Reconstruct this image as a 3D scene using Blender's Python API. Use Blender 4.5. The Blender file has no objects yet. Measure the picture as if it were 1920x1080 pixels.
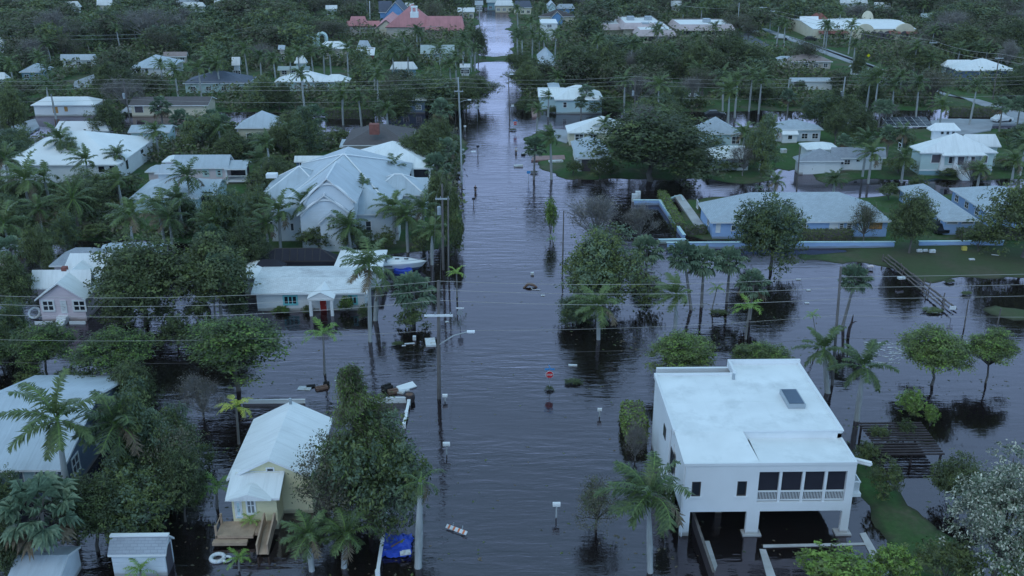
import bpy, math, random
import numpy as np
from mathutils import Vector
R = math.radians
SC = bpy.context.scene
COL = SC.collection

# ------------------------------------------------------------------ camera
F = 1884.0; TH = R(21.44); YAW = R(1.06); CH = 46.0
cam_d = bpy.data.cameras.new('camera'); cam = bpy.data.objects.new('camera', cam_d); COL.objects.link(cam)
cam.location = (0, 0, CH); cam.rotation_euler = (R(90) - TH, 0, -YAW)
cam_d.sensor_width = 36; cam_d.lens = 36 * F / 1920; cam_d.clip_start = 1; cam_d.clip_end = 6000
SC.camera = cam
# ------------------------------------------------------------------ sky, sun, exposure
SUN_EL, SUN_AZ = R(52), R(215)          # azimuth clockwise from +Y
wd = bpy.data.worlds.new("World"); SC.world = wd; wd.use_nodes = True
wn = wd.node_tree.nodes; wl = wd.node_tree.links
bg = wn['Background']
sky = wn.new('ShaderNodeTexSky'); sky.sky_type = 'NISHITA'; sky.sun_disc = False
sky.sun_elevation = SUN_EL; sky.sun_rotation = SUN_AZ; sky.air_density = 1.0; sky.dust_density = 0.6; sky.ozone_density = 1.6
tc = wn.new('ShaderNodeTexCoord'); mp = wn.new('ShaderNodeMapping'); mp.inputs['Scale'].default_value = (1.2, 1.2, 4)
cn = wn.new('ShaderNodeTexNoise'); cn.inputs['Scale'].default_value = 2.2; cn.inputs['Detail'].default_value = 6
cr = wn.new('ShaderNodeValToRGB'); cr.color_ramp.elements[0].position = 0.3; cr.color_ramp.elements[1].position = 0.75
cr.color_ramp.elements[0].color = (.74, .74, .74, 1); cr.color_ramp.elements[1].color = (.96, .96, .96, 1)
cmix = wn.new('ShaderNodeMix'); cmix.data_type = 'RGBA'
wl.new(tc.outputs['Generated'], mp.inputs['Vector']); wl.new(mp.outputs['Vector'], cn.inputs['Vector'])
wl.new(cn.outputs['Fac'], cr.inputs['Fac']); wl.new(cr.outputs['Color'], cmix.inputs['Factor'])
wl.new(sky.outputs['Color'], cmix.inputs['A'])
sg = wn.new('ShaderNodeSeparateXYZ'); wl.new(tc.outputs['Generated'], sg.inputs[0])
zr_ = wn.new('ShaderNodeValToRGB'); wl.new(sg.outputs['Z'], zr_.inputs['Fac'])      # evening cloud: mauve low down, blue overhead
zr_.color_ramp.elements[0].position = .08; zr_.color_ramp.elements[0].color = (.90, 1.40, 2.20, 1); zr_.color_ramp.elements[1].position = .85; zr_.color_ramp.elements[1].color = (.30, .58, .78, 1)
k_ = zr_.color_ramp.elements.new(.48); k_.color = (.45, .77, 1.12, 1)
vs_ = wn.new('ShaderNodeVectorMath'); vs_.operation = 'SCALE'; vs_.inputs['Scale'].default_value = 10.0; wl.new(zr_.outputs['Color'], vs_.inputs[0]); wl.new(vs_.outputs[0], cmix.inputs['B'])
wl.new(cmix.outputs['Result'], bg.inputs['Color']); bg.inputs['Strength'].default_value = 0.10
sd = bpy.data.lights.new('sun', 'SUN'); so = bpy.data.objects.new('sun', sd); COL.objects.link(so)
sd.energy = 0.5; sd.angle = R(40); sd.color = (1.0, .97, .93)
so.rotation_euler = (R(90) - SUN_EL, 0, math.pi - SUN_AZ)
so.location = (0, 0, 120)
SC.view_settings.view_transform = 'Standard'; SC.view_settings.look = 'None'
SC.view_settings.exposure = 0.0; SC.view_settings.gamma = 1.0
SC.cycles.max_bounces = 5; SC.cycles.diffuse_bounces = 2; SC.cycles.glossy_bounces = 3
SC.cycles.transmission_bounces = 2; SC.cycles.transparent_max_bounces = 6; SC.cycles.volume_bounces = 0
SC.cycles.caustics_reflective = False; SC.cycles.caustics_refractive = False

# ------------------------------------------------------------------ picture plane <-> ground
_f = np.array([math.sin(YAW)*math.cos(TH), math.cos(YAW)*math.cos(TH), -math.sin(TH)])
_r = np.array([math.cos(YAW), -math.sin(YAW), 0.0]); _u = np.cross(_r, _f)
def ray(px, py): return _f + (px-960)/F*_r + (540-py)/F*_u
def at(px, py, z=0.0):
    d = ray(px, py); t = (z-CH)/d[2]; return (d[0]*t, d[1]*t, z)
def on_y(px, py, Y):
    d = ray(px, py); t = Y/d[1]; return (d[0]*t, CH+d[2]*t)         # X, Z
def on_x(px, py, X):
    d = ray(px, py); t = X/d[0]; return (d[1]*t, CH+d[2]*t)         # Y, Z
def proj(x, y, z):
    p = np.array([x, y, z-CH]); c = p@_f
    return (960+F*(p@_r)/c, 540-F*(p@_u)/c, c)

# ------------------------------------------------------------------ materials
def _bsdf(m): return next(n for n in m.node_tree.nodes if n.type == 'BSDF_PRINCIPLED')
MATS = {}
def mat(name, col, rough=.7, var=.18, scale=1.5, kind=None, spec=.3, metal=0, dirt=None, dirt_s=.6):
    """plain weathered surface: base colour broken up by noise; kind adds seams / siding / shingles on UVs in metres"""
    if name in MATS: return MATS[name]
    m = bpy.data.materials.new(name); m.use_nodes = True; nt = m.node_tree; N = nt.nodes; L = nt.links
    b = _bsdf(m); b.inputs['Roughness'].default_value = rough; b.inputs['Metallic'].default_value = metal
    b.inputs['Specular IOR Level'].default_value = spec
    co = N.new('ShaderNodeTexCoord')
    no = N.new('ShaderNodeTexNoise'); no.inputs['Scale'].default_value = scale; no.inputs['Detail'].default_value = 5
    L.new(co.outputs['Object'], no.inputs['Vector'])
    mr = N.new('ShaderNodeMapRange'); mr.inputs['From Min'].default_value = .3; mr.inputs['From Max'].default_value = .7
    mr.inputs['To Min'].default_value = 1-var; mr.inputs['To Max'].default_value = 1+var*.5
    L.new(no.outputs['Fac'], mr.inputs['Value'])
    mx = N.new('ShaderNodeMix'); mx.data_type = 'RGBA'; mx.blend_type = 'MULTIPLY'; mx.inputs['Factor'].default_value = 1
    mx.inputs['A'].default_value = (*col, 1); L.new(mr.outputs['Result'], mx.inputs['B'])
    out = mx.outputs['Result']
    if dirt:
        n2 = N.new('ShaderNodeTexNoise'); n2.inputs['Scale'].default_value = dirt_s; n2.inputs['Detail'].default_value = 7; n2.inputs['Roughness'].default_value = .65
        L.new(co.outputs['Object'], n2.inputs['Vector'])
        r2 = N.new('ShaderNodeValToRGB'); r2.color_ramp.elements[0].position = .5; r2.color_ramp.elements[1].position = .68
        L.new(n2.outputs['Fac'], r2.inputs['Fac'])
        m2 = N.new('ShaderNodeMix'); m2.data_type = 'RGBA'; L.new(r2.outputs['Color'], m2.inputs['Factor'])
        L.new(out, m2.inputs['A']); m2.inputs['B'].default_value = (*dirt, 1); out = m2.outputs['Result']
    if kind in ('seam', 'shingle') and name.startswith('roof'):        # rain streaks and mildew running down the slope
        u0 = N.new('ShaderNodeUVMap'); u0.uv_map = 'UVMap'; mp = N.new('ShaderNodeMapping'); mp.inputs['Scale'].default_value = (1.1, .10, 1); L.new(u0.outputs['UV'], mp.inputs['Vector'])
        n3 = N.new('ShaderNodeTexNoise'); n3.inputs['Scale'].default_value = 1.3; n3.inputs['Detail'].default_value = 6; n3.inputs['Roughness'].default_value = .7; L.new(mp.outputs['Vector'], n3.inputs['Vector'])
        r3 = N.new('ShaderNodeMapRange'); r3.inputs['From Min'].default_value = .48; r3.inputs['From Max'].default_value = .78; r3.inputs['To Max'].default_value = .55; L.new(n3.outputs['Fac'], r3.inputs['Value'])
        m4 = N.new('ShaderNodeMix'); m4.data_type = 'RGBA'; L.new(r3.outputs['Result'], m4.inputs['Factor']); L.new(out, m4.inputs['A']); m4.inputs['B'].default_value = (*[c*.55+.02 for c in col], 1); out = m4.outputs['Result']
    if name.startswith('wall_'):                                        # tide line left by the flood
        ge = N.new('ShaderNodeNewGeometry'); sp = N.new('ShaderNodeSeparateXYZ'); L.new(ge.outputs['Position'], sp.inputs[0])
        ad = N.new('ShaderNodeMath'); ad.operation = 'MULTIPLY_ADD'; ad.inputs[1].default_value = -.5; L.new(no.outputs['Fac'], ad.inputs[0]); L.new(sp.outputs['Z'], ad.inputs[2])
        r4 = N.new('ShaderNodeMapRange'); r4.inputs['From Min'].default_value = -.05; r4.inputs['From Max'].default_value = .16; r4.inputs['To Min'].default_value = .6; r4.inputs['To Max'].default_value = 0; L.new(ad.outputs[0], r4.inputs['Value'])
        m5 = N.new('ShaderNodeMix'); m5.data_type = 'RGBA'; L.new(r4.outputs['Result'], m5.inputs['Factor']); L.new(out, m5.inputs['A']); m5.inputs['B'].default_value = (.20, .16, .12, 1); out = m5.outputs['Result']
    if name == 'glass':                                                 # drawn blinds behind some panes
        oi = N.new('ShaderNodeObjectInfo'); r5 = N.new('ShaderNodeValToRGB'); r5.color_ramp.interpolation = 'CONSTANT'; r5.color_ramp.elements[0].color = (.015, .02, .028, 1); r5.color_ramp.elements[1].position = .55; r5.color_ramp.elements[1].color = (.05, .06, .075, 1)
        k5 = r5.color_ramp.elements.new(.82); k5.color = (.20, .22, .23, 1); L.new(oi.outputs['Random'], r5.inputs['Fac']); out = r5.outputs['Color']
    L.new(out, b.inputs['Base Color'])
    if kind:
        uv = N.new('ShaderNodeUVMap'); uv.uv_map = 'UVMap'
        if kind in ('seam', 'siding', 'board'):
            w = N.new('ShaderNodeTexWave'); w.wave_type = 'BANDS'; w.bands_direction = 'Y' if kind == 'siding' else 'X'
            w.inputs['Scale'].default_value = {'seam': .32, 'siding': .8, 'board': .5}[kind]
            L.new(uv.outputs['UV'], w.inputs['Vector'])
            rp = N.new('ShaderNodeValToRGB'); rp.color_ramp.elements[0].position = .0; rp.color_ramp.elements[1].position = .12
            L.new(w.outputs['Fac'], rp.inputs['Fac']); h = rp.outputs['Color']; st = .35
        else:
            w = N.new('ShaderNodeTexBrick'); w.inputs['Scale'].default_value = 1.0
            w.inputs['Brick Width'].default_value = .5; w.inputs['Row Height'].default_value = .22; w.inputs['Mortar Size'].default_value = .02
            w.inputs['Color1'].default_value = (*[c*1.12 for c in col], 1); w.inputs['Color2'].default_value = (*[c*.86 for c in col], 1)
            w.inputs['Mortar'].default_value = (*[c*.6 for c in col], 1)
            L.new(uv.outputs['UV'], w.inputs['Vector'])
            m3 = N.new('ShaderNodeMix'); m3.data_type = 'RGBA'; m3.inputs['Factor'].default_value = .55
            L.new(out, m3.inputs['A']); L.new(w.outputs['Color'], m3.inputs['B']); L.new(m3.outputs['Result'], b.inputs['Base Color'])
            h = w.outputs['Fac']; st = -.25
        bp = N.new('ShaderNodeBump'); bp.inputs['Strength'].default_value = abs(st); bp.inputs['Distance'].default_value = .04
        if st < 0: bp.invert = True
        L.new(h, bp.inputs['Height']); L.new(bp.outputs['Normal'], b.inputs['Normal'])
    MATS[name] = m; return m

def leaf_mat(name, col, col2, rough=.6, trans=.2):
    m = bpy.data.materials.new(name); m.use_nodes = True; nt = m.node_tree; N = nt.nodes; L = nt.links
    b = _bsdf(m); b.inputs['Roughness'].default_value = rough; b.inputs['Specular IOR Level'].default_value = .4
    co = N.new('ShaderNodeTexCoord'); no = N.new('ShaderNodeTexNoise'); no.inputs['Scale'].default_value = 7; no.inputs['Detail'].default_value = 3
    L.new(co.outputs['Object'], no.inputs['Vector'])
    oi = N.new('ShaderNodeObjectInfo')
    ad = N.new('ShaderNodeMath'); ad.operation = 'MULTIPLY_ADD'; ad.inputs[1].default_value = .7; 
    L.new(oi.outputs['Random'], ad.inputs[0]); 
    sb = N.new('ShaderNodeMath'); sb.operation = 'MULTIPLY_ADD'; sb.inputs[1].default_value = 3.0; sb.inputs[2].default_value = -1.34
    L.new(no.outputs['Fac'], sb.inputs[0]); L.new(sb.outputs[0], ad.inputs[2])
    mx = N.new('ShaderNodeMix'); mx.data_type = 'RGBA'; mx.inputs['A'].default_value = (*col, 1); mx.inputs['B'].default_value = (*col2, 1)
    L.new(ad.outputs[0], mx.inputs['Factor'])
    L.new(mx.outputs['Result'], b.inputs['Base Color'])
    tr = N.new('ShaderNodeBsdfTranslucent'); L.new(mx.outputs['Result'], tr.inputs['Color'])
    ms = N.new('ShaderNodeMixShader'); ms.inputs[0].default_value = trans
    L.new(b.outputs[0], ms.inputs[1]); L.new(tr.outputs[0], ms.inputs[2])
    L.new(ms.outputs[0], N['Material Output'].inputs['Surface'])
    MATS[name] = m; return m

# ------------------------------------------------------------------ mesh building
def tag(o, label=None, cat=None, group=None, kind=None):
    if label: o['label'] = label
    if cat: o['category'] = cat
    if group: o['group'] = group
    if kind: o['kind'] = kind
    return o
def empty(name, loc, label=None, cat=None, group=None):
    o = bpy.data.objects.new(name, None); COL.objects.link(o); o.location = loc; o.empty_display_size = .5
    return tag(o, label, cat, group)

class MB:
    def __init__(s): s.v = []; s.f = []; s.m = []
    def poly(s, pts, mi=0):
        n = len(s.v); s.v += [tuple(p) for p in pts]; s.f.append(tuple(range(n, n+len(pts)))); s.m.append(mi); return s
    def box(s, x0, x1, y0, y1, z0, z1, mi=0):
        if x0 > x1: x0, x1 = x1, x0
        if y0 > y1: y0, y1 = y1, y0
        n = len(s.v)
        s.v += [(x0,y0,z0),(x1,y0,z0),(x1,y1,z0),(x0,y1,z0),(x0,y0,z1),(x1,y0,z1),(x1,y1,z1),(x0,y1,z1)]
        for q in ((0,3,2,1),(4,5,6,7),(0,1,5,4),(1,2,6,5),(2,3,7,6),(3,0,4,7)):
            s.f.append(tuple(n+i for i in q)); s.m.append(mi)
        return s
    def obox(s, c, w, d, h, ang=0, tilt=0, mi=0):
        """box centred on c, turned about Z by ang and about its own X by tilt"""
        n = len(s.v); ca, sa = math.cos(ang), math.sin(ang); ct, st = math.cos(tilt), math.sin(tilt)
        for z in (-h/2, h/2):
            for x, y in ((-w/2,-d/2),(w/2,-d/2),(w/2,d/2),(-w/2,d/2)):
                y2, z2 = y*ct - z*st, y*st + z*ct
                s.v.append((c[0]+x*ca-y2*sa, c[1]+x*sa+y2*ca, c[2]+z2))
        for q in ((0,3,2,1),(4,5,6,7),(0,1,5,4),(1,2,6,5),(2,3,7,6),(3,0,4,7)):
            s.f.append(tuple(n+i for i in q)); s.m.append(mi)
        return s
    def tube(s, pts, rad, n=6, mi=0, cap=True):
        pts = [Vector(p) for p in pts]; rings = []
        if not isinstance(rad, (list, tuple)): rad = [rad]*len(pts)
        for i, p in enumerate(pts):
            d = (pts[min(i+1, len(pts)-1)] - pts[max(i-1, 0)]).normalized()
            a = d.cross(Vector((0,0,1)) if abs(d.z) < .9 else Vector((1,0,0))).normalized(); b = d.cross(a)
            k = len(s.v)
            for j in range(n):
                t = 2*math.pi*j/n; s.v.append(tuple(p + (a*math.cos(t) + b*math.sin(t))*float(rad[i])))
            rings.append(k)
        for r0, r1 in zip(rings, rings[1:]):
            for j in range(n):
                j2 = (j+1) % n; s.f.append((r0+j, r0+j2, r1+j2, r1+j)); s.m.append(mi)
        if cap:
            s.f.append(tuple(rings[0]+j for j in range(n))); s.m.append(mi)
            s.f.append(tuple(rings[-1]+j for j in reversed(range(n)))); s.m.append(mi)
        return s
    def loft(s, rings, mi=0, cap=True):
        """closed rings of equal length"""
        n = len(rings[0]); ks = []
        for r in rings: ks.append(len(s.v)); s.v += [tuple(p) for p in r]
        for a, b in zip(ks, ks[1:]):
            for j in range(n):
                j2 = (j+1) % n; s.f.append((a+j, a+j2, b+j2, b+j)); s.m.append(mi)
        if cap:
            s.f.append(tuple(ks[0]+j for j in reversed(range(n)))); s.m.append(mi)
            s.f.append(tuple(ks[-1]+j for j in range(n))); s.m.append(mi)
        return s
    def build(s, name, mats, parent=None, smooth=False, uv=True, origin=None):
        me = bpy.data.meshes.new(name)
        o3 = np.array(parent.matrix_world.translation if False else (parent['o'] if parent is not None and 'o' in parent else (0,0,0)), float)
        if origin is not None: o3 = np.array(origin, float)
        V = np.array(s.v, float) - o3
        me.from_pydata(V.tolist(), [], s.f)
        for m in (mats if isinstance(mats, (list, tuple)) else [mats]): me.materials.append(m)
        me.polygons.foreach_set('material_index', s.m)
        if smooth: me.polygons.foreach_set('use_smooth', [True]*len(s.f))
        if uv:
            ul = me.uv_layers.new(name='UVMap'); data = np.zeros((len(me.loops), 2))
            for p in me.polygons:
                n = p.normal; u = Vector((0,0,1)).cross(n)
                u = Vector((1,0,0)) if u.length < .02 else u.normalized(); w = n.cross(u)
                for li in p.loop_indices:
                    c = me.vertices[me.loops[li].vertex_index].co
                    data[li] = (c.dot(u), c.dot(w))
            ul.data.foreach_set('uv', data.ravel())
        me.update()
        o = bpy.data.objects.new(name, me); COL.objects.link(o)
        if parent is not None: o.parent = parent
        elif origin is not None: o.location = origin
        return o
def root(name, loc, label=None, cat=None, group=None):
    e = empty(name, loc, label, cat, group); e['o'] = list(loc); return e
def child_of(o, parent):
    """make o (built with the same root origin) a sub-part"""
    o.parent = parent; return o

def np_mesh(name, V, Fq, mats, mi=None, smooth=False):
    """V (n,3), Fq (k,3|4) arrays"""
    me = bpy.data.meshes.new(name); k = Fq.shape[1]
    me.vertices.add(len(V)); me.vertices.foreach_set('co', np.asarray(V, np.float32).ravel())
    me.loops.add(Fq.size); me.loops.foreach_set('vertex_index', Fq.astype(np.int32).ravel())
    me.polygons.add(len(Fq)); me.polygons.foreach_set('loop_start', np.arange(0, Fq.size, k, dtype=np.int32))
    for m in mats: me.materials.append(m)
    if mi is not None: me.polygons.foreach_set('material_index', np.asarray(mi, np.int32))
    if smooth: me.polygons.foreach_set('use_smooth', np.ones(len(Fq), bool))
    me.update(calc_edges=True); me.validate(); return me
# ------------------------------------------------------------------ surfaces
RF = dict(seam_kind='seam')
mat('roof_white', (.80,.82,.83), .45, .06, .5, 'seam'); mat('roof_pale', (.46,.52,.58), .45, .1, .5, 'seam')
mat('roof_plain_white', (.82,.83,.84), .6, .06, .4)
mat('roof_grey', (.34,.37,.42), .8, .2, 1.2, 'shingle'); mat('roof_bluegrey', (.44,.50,.56), .8, .16, .9, 'shingle')
mat('roof_brown', (.13,.115,.12), .85, .2, 1.2, 'shingle'); mat('roof_slate', (.12,.14,.19), .8, .2, 1, 'shingle')
mat('roof_red', (.62,.27,.28), .6, .12, .6, 'seam'); mat('roof_sage', (.42,.50,.50), .5, .1, .6, 'seam')
mat('roof_tan', (.34,.27,.26), .85, .2, .9, 'shingle'); mat('roof_pinkgrey', (.55,.46,.47), .7, .15, .7)
mat('roof_stained', (.72,.74,.76), .7, .15, 1.1, 'shingle', dirt=(.26,.25,.27), dirt_s=.30)
mat('roof_membrane', (.82,.84,.85), .55, .09, .35, dirt=(.66,.68,.69), dirt_s=.38)
mat('wall_white', (.76,.78,.80), .8, .05, .5); mat('wall_siding', (.66,.72,.78), .75, .06, .7, 'siding')
mat('wall_pink', (.74,.63,.68), .8, .08, .7, 'siding'); mat('wall_palepink', (.72,.62,.64), .8, .08, .7)
mat('wall_yellow', (.76,.70,.46), .8, .08, .8, 'siding'); mat('wall_cream', (.70,.64,.50), .8, .1, .7)
mat('wall_aqua', (.55,.72,.76), .8, .07, .7); mat('wall_blue', (.34,.50,.78), .8, .08, .7)
mat('wall_steel', (.13,.19,.29), .75, .08, .8, 'siding'); mat('wall_bright_blue', (.16,.33,.60), .75, .08, .8)
mat('wall_slate', (.10,.14,.20), .75, .1, .8, 'siding'); mat('wall_seafoam', (.52,.66,.66), .8, .06, .7, 'siding')
mat('wall_teal', (.22,.38,.46), .8, .08, .7); mat('wall_tan', (.48,.43,.38), .85, .1, .7)
mat('trim_white', (.80,.82,.84), .5, .04, 1); mat('trim_turquoise', (.20,.58,.62), .6, .05, 1)
mat('glass', (.015,.02,.028), .12, .3, .8, spec=.5); mat('shutter_dark', (.10,.09,.11), .7, .1, 1, 'siding')
mat('door_red', (.42,.035,.03), .5, .08, 1); mat('door_blue', (.05,.09,.15), .5, .08, 1)
mat('plywood', (.50,.27,.10), .8, .15, 2); mat('brick', (.26,.10,.085), .85, .2, 2)
mat('screen_mesh', (.022,.022,.034), .75, .15, 1); mat('bronze_frame', (.07,.06,.06), .6, .1, 1)
mat('deck_wood', (.46,.33,.24), .8, .2, 1.5, 'board'); mat('fence_wood', (.17,.145,.135), .85, .3, 1.5, 'board')
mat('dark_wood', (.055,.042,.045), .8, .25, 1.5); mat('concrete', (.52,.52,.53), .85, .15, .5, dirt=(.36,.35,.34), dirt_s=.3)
mat('pavement', (.36,.38,.42), .8, .15, .25, dirt=(.26,.27,.29), dirt_s=.12); mat('asphalt', (.13,.14,.16), .85, .2, .3)
mat('brick_paver', (.36,.23,.22), .85, .2, 1, 'shingle'); mat('pole_wood', (.16,.145,.14), .85, .25, 1)
mat('pole_grey', (.42,.46,.48), .7, .12, .8); mat('metal_grey', (.40,.44,.48), .4, .1, 1, metal=.4)
mat('wire_grey', (.42,.40,.38), .6, .05, 1); mat('bark_pale', (.40,.42,.42), .85, .3, 3)
mat('bark', (.15,.135,.125), .9, .3, 3); mat('bark_grey', (.24,.23,.225), .9, .25, 3); mat('palm_green', (.16,.25,.06), .6, .2, 2)
mat('sign_red', (.60,.02,.03), .4, .05, 1); mat('sign_blue', (.06,.28,.62), .4, .05, 1); mat('sign_yellow', (.75,.72,.02), .4, .05, 1)
mat('tarp_blue', (.03,.08,.50), .5, .15, 1.5); mat('hull_white', (.82,.84,.86), .25, .03, 1, spec=.5); mat('hull_blue', (.10,.14,.26), .3, .05, 1)
mat('car_black', (.012,.013,.018), .3, .1, 1, spec=.5); mat('car_silver', (.55,.58,.62), .3, .05, 1, spec=.5); mat('rubber', (.02,.02,.02), .8, .1, 1)
mat('car_white', (.72,.74,.76), .3, .05, 1, spec=.5); mat('car_red', (.40,.03,.03), .3, .05, 1, spec=.5)
mat('skin', (.42,.25,.18), .6, .05, 1); mat('cloth_white', (.75,.77,.8), .8, .06, 2); mat('cloth_dark', (.02,.022,.03), .85, .1, 2)
mat('hair_dark', (.02,.015,.012), .7, .1, 2); mat('orange', (.75,.22,.10), .5, .08, 1); mat('foam_white', (.70,.73,.76), .7, .15, 2, dirt=(.42,.38,.32), dirt_s=1.5)
mat('debris_brown', (.20,.12,.09), .9, .35, 2); mat('lid_yellow', (.6,.5,.12), .6, .1, 1)
mat('lamp_white', (.85,.88,.92), .3, .03, 1); mat('solar', (.015,.018,.035), .25, .2, 1, spec=.5)

# ------------------------------------------------------------------ ground, shaped by where the flood stands
def P(*pts): return np.array([at(x, y)[:2] for x, y in zip(pts[::2], pts[1::2])])
LAND = [
 ('+', np.array([(-900,224),(900,224),(900,2500),(-900,2500)])),
 ('-', np.array([(-4.6,150),(5.0,150),(5.0,296),(-4.3,296)])),
 ('-', np.array([(-4.3,311),(5.0,311),(5.2,452),(-4.6,452)])),
 ('-', P(480,224,905,224,905,247,480,250)),                       # cross street, left
 ('+', P(-400,250,470,252,560,236,640,246,868,247,882,249,889,262,886,285,874,305,868,335,864,400,866,460,800,474,700,486,640,502,450,480,200,452,-500,452)),
 ('-', P(600,232,660,232,668,244,640,262,612,262)),
 ('-', P(0,232,60,236,100,252,40,275,-60,280)),
 ('-', P(955,224,1010,224,1012,244,985,250,955,250)),
 ('+', P(972,256,990,247,1010,243,1200,236,1925,236,2300,236,2300,345,1640,345,1560,352,1500,356,1490,322,1455,318,1440,345,1410,350,1290,339,1200,343,1100,345,1040,342,1022,334,1010,322,996,313,992,303,996,297,982,268)),
 ('-', P(1462,240,1470,222,1482,224,1478,246)),
 ('+', P(1244,374,1300,366,1640,364,1925,362,2300,364,2300,458,1925,458,1284,458)),
 ('+', P(1462,470,1660,462,1664,497,1600,499,1500,498,1456,490)),
 ('+', P(1650,472,1690,456,1925,452,2300,452,2300,518,1925,520,1850,524,1800,522,1768,537,1735,538,1700,514,1668,494)),
 ('+', P(1815,553,1850,560,1925,574,2300,590,2300,635,1925,618,1890,613,1850,592)),
 ('+', P(1575,838,1650,832,1712,880,1770,940,1825,1010,1850,1080,1860,1200,1600,1200,1640,1060,1590,960)),
 ('+', P(1215,995,1300,1000,1312,1100,1215,1100)),
]
def inpoly(X, Y, poly):
    c = np.zeros(X.shape, bool); n = len(poly); j = n-1
    for i in range(n):
        xi, yi = poly[i]; xj, yj = poly[j]
        k = ((yi > Y) != (yj > Y)) & (X < (xj-xi)*(Y-yi)/(yj-yi+1e-12)+xi); c ^= k; j = i
    return c
def blur(a, r):
    for ax in (0, 1):
        k = np.cumsum(np.pad(a, [(r+1, r) if i == ax else (0, 0) for i in (0, 1)], mode='edge'), axis=ax)
        a = (np.take(k, range(2*r+1, k.shape[ax]), ax) - np.take(k, range(0, k.shape[ax]-2*r-1), ax))/(2*r+1)
    return a
def vnoise(X, Y, s, seed):
    rg = np.random.RandomState(seed); g = rg.rand(257, 257); x = X/s+1000; y = Y/s+1000
    xi = np.floor(x).astype(int); yi = np.floor(y).astype(int); fx = x-xi; fy = y-yi
    fx = fx*fx*(3-2*fx); fy = fy*fy*(3-2*fy); a = lambda i, j: g[(xi+i) % 257, (yi+j) % 257]
    return (a(0,0)*(1-fx)+a(1,0)*fx)*(1-fy)+(a(0,1)*(1-fx)+a(1,1)*fx)*fy
GX = np.arange(-330, 331, 1.5); GY = np.arange(40, 620, 1.5)
MX, MY = np.meshgrid(GX, GY, indexing='ij')
land = np.zeros(MX.shape)
jx = MX + 1.6*(vnoise(MX, MY, 5, 1)-.5) + 3*(vnoise(MX, MY, 14, 3)-.5); jy = MY + 2.4*(vnoise(MX, MY, 6, 2)-.5) + 4*(vnoise(MX, MY, 15, 4)-.5)
for s_, p_ in LAND: land[inpoly(jx, jy, p_)] = 1.0 if s_ == '+' else 0.0
HT = -.55 + .80*blur(land, 2) + .10*(vnoise(MX, MY, 4, 5)-.5) + .10*(vnoise(MX, MY, 11, 6)-.5) + .16*(vnoise(MX, MY, 2.2, 8)-.5)
def ground_z(x, y):
    i = int(min(max((x-GX[0])/1.5, 0), len(GX)-1)); j = int(min(max((y-GY[0])/1.5, 0), len(GY)-1)); return float(HT[i, j])
def on_land(x, y): return ground_z(x, y) > .02
# stretch the rim of the sheet out to the horizon
SX, SY = MX.copy(), MY.copy()
SX[0, :] = -3000; SX[-1, :] = 3000; SY[:, 0] = -600; SY[:, -1] = 4000
nx, ny = MX.shape; idx = np.arange(nx*ny).reshape(nx, ny)
quads = np.stack([idx[:-1,:-1], idx[1:,:-1], idx[1:,1:], idx[:-1,1:]], -1).reshape(-1, 4)
gm = bpy.data.materials.new('ground'); gm.use_nodes = True; N = gm.node_tree.nodes; L = gm.node_tree.links; b = _bsdf(gm)
b.inputs['Roughness'].default_value = .95; b.inputs['Specular IOR Level'].default_value = .1
geo = N.new('ShaderNodeNewGeometry'); sx = N.new('ShaderNodeSeparateXYZ'); L.new(geo.outputs['Position'], sx.inputs[0])
n1 = N.new('ShaderNodeTexNoise'); n1.inputs['Scale'].default_value = .16; n1.inputs['Detail'].default_value = 9; n1.inputs['Roughness'].default_value = .68; L.new(geo.outputs['Position'], n1.inputs['Vector'])
n2 = N.new('ShaderNodeTexNoise'); n2.inputs['Scale'].default_value = 1.6; n2.inputs['Detail'].default_value = 8; n2.inputs['Roughness'].default_value = .7; L.new(geo.outputs['Position'], n2.inputs['Vector'])
r1 = N.new('ShaderNodeValToRGB'); e = r1.color_ramp.elements
e[0].position = .33; e[0].color = (.048,.125,.034,1); e[1].position = .64; e[1].color = (.125,.112,.080,1)
k = e.new(.50); k.color = (.066,.112,.046,1)
L.new(n1.outputs['Fac'], r1.inputs['Fac'])
mv = N.new('ShaderNodeMapRange'); mv.inputs['To Min'].default_value = .45; mv.inputs['To Max'].default_value = 1.5; L.new(n2.outputs['Fac'], mv.inputs['Value'])
mm = N.new('ShaderNodeMix'); mm.data_type = 'RGBA'; mm.blend_type = 'MULTIPLY'; mm.inputs['Factor'].default_value = 1
L.new(r1.outputs['Color'], mm.inputs['A']); L.new(mv.outputs['Result'], mm.inputs['B'])
mud = N.new('ShaderNodeMapRange'); mud.inputs['From Min'].default_value = -.03; mud.inputs['From Max'].default_value = .07; L.new(sx.outputs['Z'], mud.inputs['Value'])
m2 = N.new('ShaderNodeMix'); m2.data_type = 'RGBA'; L.new(mud.outputs['Result'], m2.inputs['Factor'])
# the meadow on the right is rough dry grass
dx_ = N.new('ShaderNodeMapRange'); dx_.inputs['From Min'].default_value = 44; dx_.inputs['From Max'].default_value = 52; L.new(sx.outputs['X'], dx_.inputs['Value'])
dy_ = N.new('ShaderNodeMapRange'); dy_.inputs['From Min'].default_value = 134; dy_.inputs['From Max'].default_value = 130; L.new(sx.outputs['Y'], dy_.inputs['Value'])
dm_ = N.new('ShaderNodeMath'); dm_.operation = 'MULTIPLY'; L.new(dx_.outputs['Result'], dm_.inputs[0]); L.new(dy_.outputs['Result'], dm_.inputs[1])
d2_ = N.new('ShaderNodeMath'); d2_.operation = 'MULTIPLY'; d2_.inputs[1].default_value = .65; L.new(dm_.outputs[0], d2_.inputs[0])
mz = N.new('ShaderNodeMix'); mz.data_type = 'RGBA'; L.new(d2_.outputs[0], mz.inputs['Factor']); L.new(mm.outputs['Result'], mz.inputs['A']); mz.inputs['B'].default_value = (.085, .088, .055, 1)
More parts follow.
